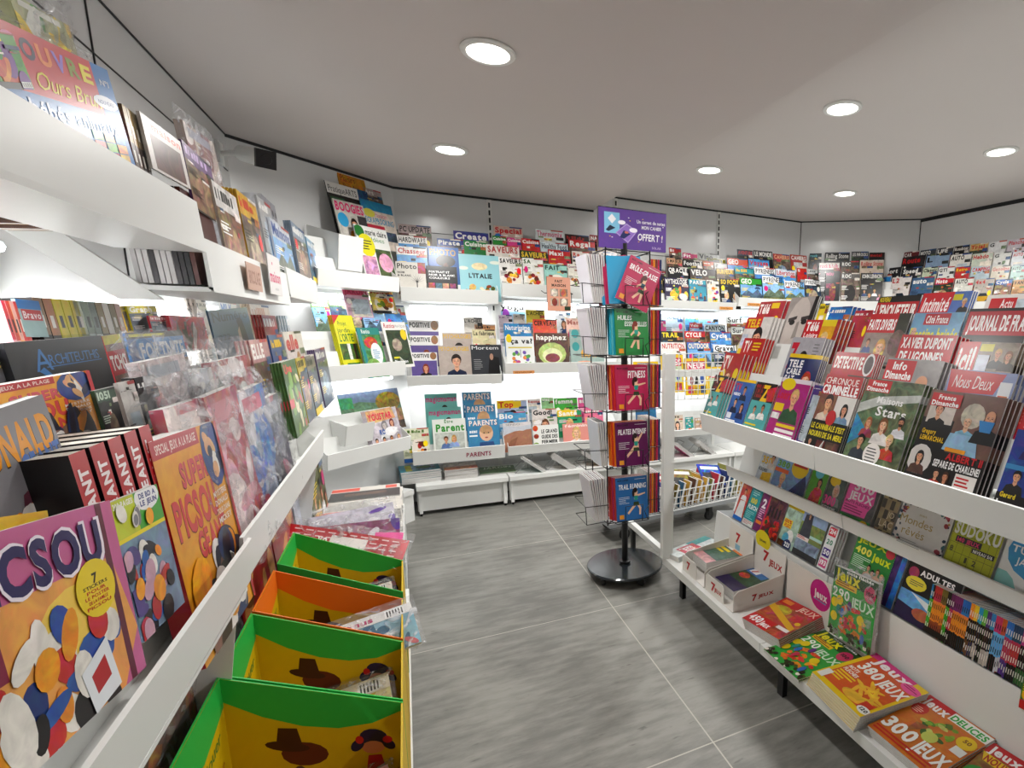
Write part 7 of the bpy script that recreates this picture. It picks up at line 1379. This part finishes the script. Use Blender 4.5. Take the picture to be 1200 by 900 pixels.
free(lpl(0, 1), (-60, 615), (55, 598), (75, 690), 'd8b820', A_(lambda a: a.r(0, 0, 1, 1, 'd8b820', .3)), 'yellow comic edge just behind the pink comic', name='comic', cat='comic', th=.02, off=-.012)
free(lpl(1), (110, 458), (133, 453), (170, 520), '3a5a44', lambda w, h: std_cover(w, h, '1051', '3a5a44', 'c8d8c8', 'dark', 9), 'dark green magazine left of the red and black ones', off=.0)
row(lpl(1), [(137, 156, 449, '', 'c8c4c0', K, 'plan', {'h': .2, 'd': 'white edged magazine'}), (157, 180, 443, '', '1c1416', W, 'dark', {'h': .22, 'n': 3, 'dx': .006, 'd': 'red and black magazine'})], 'second row, left rack', 'dark magazines in the second row of the left rack')
bag(lpl(1), (162, 425), (215, 414), (250, 520), ('c8b8b8', 'd8d0d0', 'c88a90', '9aa0a8'), 'clear wrapped pale pink magazine in the middle of the left rack', 51, amp=.014, flap=.05)
bag(lpl(1), (214, 436), (247, 430), (262, 520), ('b8c0c8', 'd8d4d0', '6a7a8a', 'c8c8d0'), 'clear wrapped grey-blue magazine with a face sketch, left rack', 52, amp=.012, flap=.04)
bag(lpl(1), (246, 425), (290, 415), (320, 520), ('a83a44', 'c8ccc8', '5a6a60', 'd8d0d0'), 'clear wrapped magazine with dark red edge, left rack', 53, amp=.014, flap=.05)
bag(lpl(0), (190, 480), (236, 466), (300, 640), ('c85a68', 'e0b8b8', 'd89098', 'e8dcd8'), 'clear wrapped pink magazine right of the orange comic, front row', 54, amp=.016, flap=.05, off=-.01)
bag(lpl(0), (238, 466), (276, 450), (335, 600), ('b84a5a', 'd8a8b0', 'e8d8d8', 'c8808a'), 'clear wrapped red and pink magazine, second from the orange comic', 55, amp=.016, flap=.05)
bag(lpl(0), (277, 462), (306, 448), (350, 575), ('a8b0c0', '3a7ac0', 'd8d4d8', 'c84a6a'), 'clear wrapped pale magazine with blue word, front row', 56, amp=.014, flap=.04)
bag(lpl(0), (304, 470), (325, 460), (362, 560), ('1c2030', '3a2a50', 'a82a5a', '8a8a98'), 'clear wrapped black and magenta magazine, front row', 57, amp=.012, flap=.03)
def _cui(a): a.r(0, 0, 1, 1, '5a7a48', .5); a.t('Une', .1, .04, .6, .16, 'e84a50', 2); blobs(a, 2, ['8ab04a', 'c8302a', 'e8e0c0', '4a6a2a'], 20, (.1, .25, .9, .95), (.06, .15)); a.r(.0, .5, .3, .62, 'd83a4a')
row(lpl(0), [(329, 345, 425, '', '5a7a48', W, 'food', {'art': A_(_cui), 'n': 3, 'dx': -.012, 'h': .25, 'off': .012, 'd': 'green food magazine in clear wrap'}), (346, 356, 420, '', 'c8b040', K, 'photo', {'h': .25, 'd': 'yellow and white magazine'}), (357, 367, 418, '', '8a8078', K, 'photo', {'h': .25, 'n': 2, 'dx': -.01, 'd': 'pale grey magazine'}), (368, 380, 410, '', '7a6a8a', W, 'photo', {'h': .27, 'n': 3, 'dx': -.012, 'd': 'violet-grey magazine'})], 'far end of the left front row', 'magazines at the far end of the left front row')
row(lpl(1), [(291, 312, 399, 'ELLE', 'b88a8a', W, 'photo', {'n': 3, 'dx': -.02, 'd': 'pink-brown fashion magazine'}), (314, 330, 393, '', '3a5a8a', 'e8c030', 'face', {'d': 'blue and yellow magazine'}), (331, 352, 389, 'elle', 'd8d0cc', 'c82a50', 'face', {'n': 3, 'dx': .018, 'd': 'pale magazine with crimson lower-case title'})], 'second row, far part of left rack', 'fashion magazines in the second row of the left rack')
# black landscape album, comic and blue game magazine
def _arc(a):
    a.r(0, 0, 1, 1, '1a1a1e', .1); a.t('A', .2, .12, .36, .5, '3a78b0', 0); a.t('RCHITEUTHIS', .34, .24, .9, .42, '3a78b0', 0); a.r(.3, .44, .92, .455, '3a78b0'); a.P([(.22, .5), (.27, .44), (.4, .74), (.38, .76)], '3a78b0')
free(lpl(3), (3, 402), (118, 393), (128, 453), '1a1a1e', A_(_arc), 'black landscape album with thin blue lettering, upper left rack', name='album', cat='book', th=.014, off=.02)
free(lpl(3), (-30, 412), (4, 408), (14, 455), 'c8c8d0', lambda w, h: std_cover(w, h, '', 'c8c8d0', '2a3a6a', 'dark', 3), 'pale magazine at the left edge beside the black album', off=.01)
def _tch(a): a.r(0, 0, 1, 1, '8a6a5a', .6); a.r(0, 0, 1, .16, 'c8c040', .3); a.r(0, .28, 1, .72, 'b82430'); a.t("TCHO", .06, .36, .94, .62, 'f0ece8', 2)
free(lpl(3), (119, 394), (140, 391), (150, 455), 'b82430', A_(_tch), 'red comic with white title right of the black album', name='comic', cat='comic', off=.01)
def _for(a): a.r(0, 0, 1, 1, '2a86c8', .1); a.r(0, 0, 1, .14, '1c1c18'); a.bars(.04, .04, .95, 1, 'e0d820', random.Random(1), .05, 1.2); a.t('FORTNITE', .16, .24, .96, .62, 'e8ecf0', 2); a.r(.0, .14, .12, 1, '2a5a9a'); a.r(.2, .7, 1, 1, '8a6a4a', .7)
free(lpl(3), (146, 390), (212, 387), (218, 432), '2a86c8', A_(_for), 'blue game magazine with chunky white title, upper left rack', off=.01)
def _num(a): a.r(0, 0, 1, 1, '4a6478', .05); a.t('Numéro', .05, .04, .95, .24, '14161a', 1); a.t('222', .1, .5, .36, .62, '14161a', 0); a.P([(.62, .3), (.76, .28), (.8, .55), (.86, .98), (.6, .98), (.6, .6)], '1c1a1c'); a.e(.68, .3, .08, .09, '2a1c18'); a.P([(.58, .5), (.64, .4), (.66, .95), (.56, .95)], 'b8a090')
free(lpl(3), (243, 364), (289, 360), (300, 408), '4a6478', A_(_num), 'grey-blue fashion magazine with black title, upper left rack', off=.015)
row(lpl(4), [(228, 240, 350, '', 'd8d0c8', K, 'plan', {'d': 'white edged magazine', 'n': 2, 'dx': -.02}), (256, 276, 352, 'MILK', 'd8d8d8', '3a6ab0', 'plan', {'d': 'white magazine with blue title'}), (292, 315, 356, '', 'd8c8b8', 'c88a60', 'plan', {'n': 3, 'dx': -.02, 'd': 'cream magazine'})], 'top row, far part of left rack', 'magazines in the top row of the left rack')
row(lpl(3), [(306, 322, 369, '', 'a83a38', W, 'plan', {'n': 3, 'dx': -.025, 'd': 'white magazine with red block'}), (334, 345, 370, '', 'b8c0c8', W, 'plan', {'n': 3, 'dx': -.03, 'd': 'pale blue magazine'}), (356, 364, 371, '', '8a98a8', W, 'photo', {'d': 'grey magazine'})], 'fourth row, far part of left rack', 'magazines in the fourth row of the left rack')
# top row seen edge on
tc_ = [('c8304a', 'd8a0a8', 'c8c0b8'), ('c83a30', 'd8b0a8', 'e0a030'), ('e0a8a0', 'e8a030', 'c8c0b8')] + [('c8302a', 'd84a40', 'c8403a')] * 2
spines(lpl(4), 0, 24, 352, tc_, .25, .2, 'at the left edge, top of the left rack', 'red edge on magazines, left end of the top row', cat='magazine', name='magazine', desc='magazine', off=.0)
free(lpl(4), (17, 350), (45, 353), (57, 395), '8ab0b8', A_(lambda a: (a.r(0, 0, 1, 1, '9ab8b8', .1), a.r(0, 0, 1, .25, '2a78b8'), a.r(.1, .26, .95, .55, 'b82a34'), a.t('Bravo', .15, .3, .9, .5, 'e8e0e0', 1))), 'pale magazine with blue and red title bands, top of the left rack', off=.0)
tc2 = [('8a6a4a', '2a2420', '3a342c'), ('b0784a', '2a2420', '1c1a18')] + [('e0d020', 'c8c020', '141210')] * 3
spines(lpl(4), 36, 90, 348, tc2, .25, .2, 'above the black album, top of the left rack', 'yellow and black edge on magazines, top of the left rack', cat='magazine', name='magazine', desc='magazine')
tc3 = [('c8d0b8', '9aa88a', 'd8dcd0'), ('8a9a88', 'c8d4d0', '5a6a58'), ('7a8a80', 'e0e4e0', '5a4a3a'), ('9a8a60', '6a5a40', 'a8a080'), ('e4e0d8', '9a6a5a', '7a4a3a'), ('8a7a4a', '5a5030', '6a5a3a'), ('c8a89a', '9a5a40', 'c8c0b8')]
spines(lpl(4), 84, 140, 352, tc3, .25, .2, 'above the red comic, top of the left rack', 'pale edge on magazines, top of the left rack', cat='magazine', name='magazine', desc='magazine', seed=7)
free(lpl(4), (141, 359), (150, 358), (160, 390), 'd8c820', lambda w, h: std_cover(w, h, '', 'd8c820', K, 'photo', 2), 'narrow yellow and brown magazine, top of the left rack')
free(lpl(4), (148, 358), (182, 358), (188, 392), 'd8c820', lambda w, h: std_cover(w, h, 'Graph', 'd8c820', 'f4f4f0', 'photo', 21), 'yellow magazine with white title, top of the left rack', off=.004)
free(lpl(4), (174, 370), (196, 371), (200, 395), 'b8303c', lambda w, h: std_cover(w, h, '', 'b8303c', 'e8d0d0', 'photo', 22), 'crimson magazine with a small photo, top of the left rack', off=.02)
bag(lpl(4), (197, 369), (238, 372), (236, 410), ('c83a48', 'e8e0dc', '4a5a3a', 'c8303a'), 'crimson topped wine magazine curling forward, upper left rack', 61, off=.03, amp=.01)
# ---- lower slope below the rail
LS = Plane((XL + .33, 0, .20), (0, 1, 0), 3)
def lowbag(TL, TR, B, cols, label, seed): bag(LS, (TL[0] - 35, TL[1] - 50), (TR[0] - 35, TR[1] - 50), B, cols, label, seed, amp=.010, off=.0, flap=.02, th=.012)
lowbag((150, 792), (232, 720), (225, 930), ('7a5a3a', 'b8783a', '8a6a5a', 'c85a6a'), 'clear wrapped brown and orange toy magazine below the rail, nearest the camera', 71)
lowbag((60, 880), (150, 800), (190, 990), ('c88ab0', 'a83a4a', 'b8a0a8', 'd8c8d0'), 'clear wrapped pink toy magazine below the rail at the bottom edge', 75)
lowbag((228, 735), (290, 668), (298, 830), ('3a5a50', '6a5a3a', 'a84a30', '5a6a60'), 'clear wrapped dark green toy magazine below the rail', 72)
free(LS, (270, 660), (310, 600), (345, 740), 'a8282c', A_(lambda a: (a.r(0, 0, 1, 1, 'a8282c', .3), blobs(a, 7, ['d8a060', 'e8c8a0', 'c83a30', '8a5a3a'], 24))), 'red magazine with warm rounded shapes below the left rail', off=.0)
free(LS, (312, 598), (336, 566), (368, 680), 'a83a34', A_(lambda a: (a.r(0, 0, 1, 1, 'a83a34', .3), blobs(a, 9, ['d8a060', 'e8d8c0', 'c83a30'], 16))), 'second red magazine with rounded shapes, further along below the left rail', off=.0)
free(LS, (337, 562), (354, 534), (385, 640), 'c8ccd8', A_(lambda a: (a.r(0, 0, 1, 1, 'c8ccd8', .2), a.t('STEG', .2, .05, .9, .2, 'd8602a', 2), blobs(a, 5, ['a8684a', 'e8e4e0'], 8, (.3, .3, .9, .9)))), 'pale lilac magazine with orange letters below the left rail', off=.0)
free(LS, (356, 534), (372, 514), (396, 590), '5a6a3a', lambda w, h: std_cover(w, h, '', '6a6a3a', 'e8602a', 'people', 31), 'olive magazine at the far end below the left rail', off=.03)
# ================================================================ CHILDREN'S BOXES
def kbox(y0, y1, rim, label, shade, zr=.45, zl=.61, zb=.162):
    xl, xr = -.372, -.057; t = .004; root = empty('display_box', Matrix.Translation((xr, y0, zb))); tag(root, label, 'display box', None)
    OX = Vector((-xr, -y0, -zb))
    def bld(b, nm): b.v = [tuple(Vector(p) + OX) for p in b.v]; return b.build(nm, root)
    zt = lambda x: zl + (zr - zl) * (x - xl) / (xr - xl)
    Y_ = 'd8b80c'
    def wallx(y, nm, inner):
        b = MB(); 
        for yy, rev in ((y, False), (y + t, True)):
            q = [(xl, yy, zb), (xr, yy, zb), (xr, yy, zt(xr)), (xl, yy, zt(xl))]
            if rev: q = q[::-1]
            b.poly(q, 'print', Y_ if (rev is False and inner) or (rev and not inner) else rim)
        b.poly([(xl, y, zt(xl)), (xr, y, zt(xr)), (xr, y + t, zt(xr)), (xl, y + t, zt(xl))], 'print', rim)
        b.poly([(xr, y, zb), (xr, y + t, zb), (xr, y + t, zr), (xr, y, zr)], 'print', rim)
        if inner:
            a = Art(.32, .36); a.r(0, 0, 1, 1, Y_, .03)
            a.P([(0, 0), (1, 0), (1, .06), (.8, .19), (.6, .235), (.4, .225), (.2, .18), (0, .11)], rim)
            f = qmap((xl, y - .0003, zb), (xr, y - .0003, zb), (xr, y - .0003, zt(xr)), (xl, y - .0003, zt(xl)))
            # plain rounded brown and violet shapes where the printed figures stand
            a.e(.40, .40, .13, .075, '6a2a18', .05, .1); a.e(.31, .35, .12, .03, '4a1c14', 0, .15); a.P([(.27, .24), (.37, .24), (.39, .34), (.25, .34)], '4a1c14'); a.e(.36, .56, .05, .09, '5a4030', .1); a.e(.33, .64, .07, .05, '7a2a3a')
            a.e(.80, .30, .085, .065, '2a1a50'); a.e(.795, .38, .07, .05, 'd89080'); a.e(.70, .36, .035, .05, '2a1a50', 0, .5); a.e(.89, .36, .035, .05, '2a1a50', 0, -.5); a.e(.715, .32, .025, .03, 'c82028'); a.e(.885, .32, .03, .03, 'c82028'); a.P([(.76, .44), (.84, .44), (.86, .56), (.74, .56)], 'b82038')
            a.r(.08, .5, .1, .62, '4a4a1c')
            put_quad(a, b, f, (0, -1, 0))
        bld(b, nm)
    wallx(y0, 'near_wall', False); wallx(y1 - t, 'far_wall', True)
    b = MB(); b.poly([(xl, y0 + t, zb), (xl, y1 - t, zb), (xl, y1 - t, zl), (xl, y0 + t, zl)][::-1], 'print', rim); b.poly([(xl + t, y0 + t, zb), (xl + t, y1 - t, zb), (xl + t, y1 - t, zl), (xl + t, y0 + t, zl)], 'print', Y_); b.poly([(xl, y0 + t, zl), (xl + t, y0 + t, zl), (xl + t, y1 - t, zl), (xl, y1 - t, zl)], 'print', rim)
    a = Art(.25, .4); r_ = random.Random(4)
    for q in range(8): a.t(('contes', 'jouer', 'lire', 'chanter', 'rire', 'mots', 'jeux', 'amis')[q], .1 + .42 * (q % 2), .22 + .14 * (q // 2), .44 + .42 * (q % 2), .28 + .14 * (q // 2), r_.choice(['6a6a10', '3a8a3a', 'b8502a']), 0, skew=-.03)
    a.P([(0, 0), (1, 0), (1, .14), (.5, .2), (0, .14)], rim)
    put_quad(a, b, qmap((xl + t, y0 + t, zb), (xl + t, y1 - t, zb), (xl + t, y1 - t, zl), (xl + t, y0 + t, zl)), (1, 0, 0)); bld(b, 'end_wall')
    b = MB(); b.poly([(xr, y0 + t, zb), (xr, y1 - t, zb), (xr, y1 - t, zr), (xr, y0 + t, zr)], 'print', Y_); b.poly([(xr - t, y0 + t, zb), (xr - t, y1 - t, zb), (xr - t, y1 - t, zr), (xr - t, y0 + t, zr)][::-1], 'print', Y_); b.poly([(xr - t, y0 + t, zr), (xr, y0 + t, zr), (xr, y1 - t, zr), (xr - t, y1 - t, zr)], 'print', Y_); bld(b, 'front_wall')
    b = MB(); b.box((xl + t, y0 + t, zb), (xr - t, y1 - t, zb + .004), 'print', Y_); bld(b, 'box_floor')
GN, ON = '2fb850', 'e87a1c'
kbox(.985, 1.247, GN, 'green rimmed yellow card box nearest the camera, bottom of the photo', 0)
kbox(1.254, 1.512, GN, 'green rimmed yellow card box, second from the camera', 0)
kbox(1.524, 1.768, ON, 'orange rimmed yellow card box holding the long wrapped magazine', 0)
kbox(1.815, 2.078, GN, 'green rimmed yellow card box farthest from the camera', 0)
def inbox(y, x0, x1, z, cols, label, seed, rx=-62, h=.23, rz=4, wrap=True, art=None, ry=-8):
    w = x1 - x0; mw = Matrix.Translation(((x0 + x1) / 2, y, z)) @ Matrix.Rotation(R(rz), 4, 'Z') @ Matrix.Rotation(R(ry), 4, 'Y') @ Matrix.Rotation(R(rx), 4, 'X')
    r_ = random.Random(seed)
    ar = art or A_(lambda a: (a.r(0, 0, 1, 1, cols[0], .2), blobs(a, seed, cols, 20), a.r(.0, .0, 1, .22, cols[-1], .1), a.t('bonus', .25, .05, .6, .17, 'b83070', 2), a.r(.72, .03, .92, .2, 'f0f0f0'), [a.r(.74 + q * .03, .045, .755 + q * .03, .185, '222') for q in range(6)]))
    o = mag_mesh(ar(w, h), w, h, .012, cols[0], cols[0], True, 'wrapped_magazine', mw); tag(o, label, 'magazine')
    if wrap: film_over(o, w, h, .012, seed, amp=.008, flap=.02)
inbox(1.03, -.32, -.072, .235, ('e8e0d8', 'e88a3a', 'd83a8a', 'e8c83a', '7aa83a', 'f0c8d8'), 'wrapped pink and white children magazine lying in the nearest green box', 81, rx=-70, h=.20)
inbox(1.30, -.33, -.072, .285, ('e0d8a8', 'd8b83a', '8a8a5a', 'e8e4d8', 'e8e0d0'), 'wrapped pale yellow children magazine lying in the second green box', 82, rx=-66, h=.20)
inbox(1.56, -.27, -.01, .385, ('8ab0c0', 'b85a5a', 'e8c8a8', '3a6a8a', 'e0e0e0'), 'long clear wrapped blue magazine sticking out of the orange box', 83, rx=-60, h=.14, rz=8, ry=-6)
inbox(1.86, -.30, -.075, .31, ('d8c8b8', 'c8502a', '8ab0b0', 'e8d8b0', 'e8e0d8'), 'wrapped multicoloured magazine lying in the farthest green box', 84, rx=-66, h=.18)
# ---- red pack, pink papers and newspapers in the rack beyond the boxes
def slab(x, y, z, w, h, th, rz, rx, ry, c, art, label, name, cat, wrap=0, pm='paper', group=None):
    mw = Matrix.Translation((x, y, z)) @ Matrix.Rotation(R(rz), 4, 'Z') @ Matrix.Rotation(R(ry), 4, 'Y') @ Matrix.Rotation(R(rx), 4, 'X')
    o = mag_mesh(A_(art)(w, h) if art else None, w, h, th, c, c, True, name, mw, pm); tag(o, label, cat, group)
    if wrap: film_over(o, w, h, th, wrap, amp=.014, flap=.03)
def _red(a):
    a.r(0, 0, 1, 1, 'b8202c', .03)
    for q in range(10):
        for p in range(5): a.r(.05 + .09 * q, .1 + .17 * p, .11 + .09 * q, .14 + .17 * p, 'e8c8c8')
    a.r(.36, .2, .66, .75, 'e8e0dc'); a.t('XO', .26, .3, .34, .6, 'f0e8e8', 2)
slab(-.26, 2.12, .47, .40, .12, .02, -14, -55, 14, 'b8202c', _red, 'flat red pack with white panel standing behind the farthest green box', 'sticker_pack', 'pack', 91)
slab(-.12, 2.20, .43, .10, .10, .004, -10, -50, 6, 'e83a9a', None, 'bright pink tag beside the flat red pack', 'paper_tag', 'tag')
slab(-.23, 2.26, .38, .32, .18, .012, -3, -40, 0, '8a4a6a', lambda a: (a.r(0, 0, 1, 1, '9a5a7a', .5), blobs(a, 3, ['e8e0e8', '6a4a9a', 'c87aa8'], 12)), 'clear wrapped mauve magazine beyond the red pack', 'wrapped_magazine', 'magazine', 92)
slab(-.22, 2.34, .42, .30, .18, .012, 4, -46, -4, '5a4a9a', lambda a: (a.r(0, 0, 1, 1, 'c8c4d0', .4), blobs(a, 5, ['6a3aa8', 'e8e4e8', 'd8a0c8'], 10)), 'clear wrapped white and violet magazine beyond the mauve one', 'wrapped_magazine', 'magazine', 93)
root = empty('newspaper_rack', Matrix.Translation((-.06, 2.47, .16))); tag(root, 'low white metal newspaper rack at the end of the left wall rack', 'rack')
b = MB(); b.box((-.37, .0, .165), (-.004, .64, .18), 'white'); b.box((-.002, .0, -.02), (.002, .64, .19), 'white'); b.box((-.37, .0, -.16), (-.004, .004, .165), 'white'); b.build('tray', root)
b = MB(); b.box((-.37, .64, -.16), (.002, .646, .26), 'white'); b.build('end_panel', root)
b = MB()
for k in range(5): b.tube([(-.34, .035 + .012 * k, .29 - .02 * k), (-.03, .035 + .012 * k, .30 - .02 * k)], .0022, 'dark', 5)
for k in range(7): b.tube([(-.33 + .05 * k, .05, .183), (-.33 + .05 * k, .035, .30)], .002, 'dark', 5)
b.build('wire_divider', root)
for x in (-.34, -.02):
    b = MB(); b.box((x - .012, .60, -.16), (x + .012, .63, -.0), 'black'); b.build('foot', root)
def news(a, red='c8402a'): a.r(0, 0, 1, 1, 'd4d0c8', .15); a.r(.03, .72, .35, .9, red); a.bars(.05, .1, .95, 12, '8a8a86', random.Random(2), .05, .4)
def paperpile(n, x, y, z, w, d, th, art, lb, glb):
    r_ = random.Random(n)
    for k in range(n):
        mw = Matrix.Translation((x + r_.uniform(-.012, .012), y + r_.uniform(-.008, .008), z + th * (k + 1))) @ Matrix.Rotation(R(r_.uniform(-2.5, 2.5)), 4, 'Z') @ Matrix.Rotation(R(-90), 4, 'X')
        o = mag_mesh(A_(art)(w, d) if k == n - 1 else None, w, d, th * .9, 'd8d4cc', 'd8d4cc', True, 'newspaper', mw, 'pages'); tag(o, lb if k == n - 1 else glb, 'newspaper', None if k == n - 1 else glb + ' group')
paperpile(6, -.235, 2.70, .341, .33, .21, .019, news, 'folded newspaper on top of the near pile in the low white rack', 'folded newspaper in the near pile of the low white rack')
def newsd(a): a.r(0, 0, 1, 1, '2a2422', .5); a.r(.0, .0, 1, .35, 'd8d4cc'); a.r(.0, .05, .4, .3, 'd8482a'); a.r(.78, .05, .95, .3, 'd8482a'); a.r(.2, .5, .8, .7, '6a4a3a', .5)
paperpile(5, -.225, 2.96, .341, .31, .22, .021, newsd, 'folded black and red newspaper on top of the far pile in the low white rack', 'folded newspaper in the far pile of the low white rack')
slab(-.22, 2.43, .35, .31, .17, .02, 3, -52, -3, 'e0dcd8', lambda a: a.r(0, 0, 1, 1, 'e0dcd8', .2), 'white folder leaning just in front of the wire divider', 'paper_folder', 'folder')
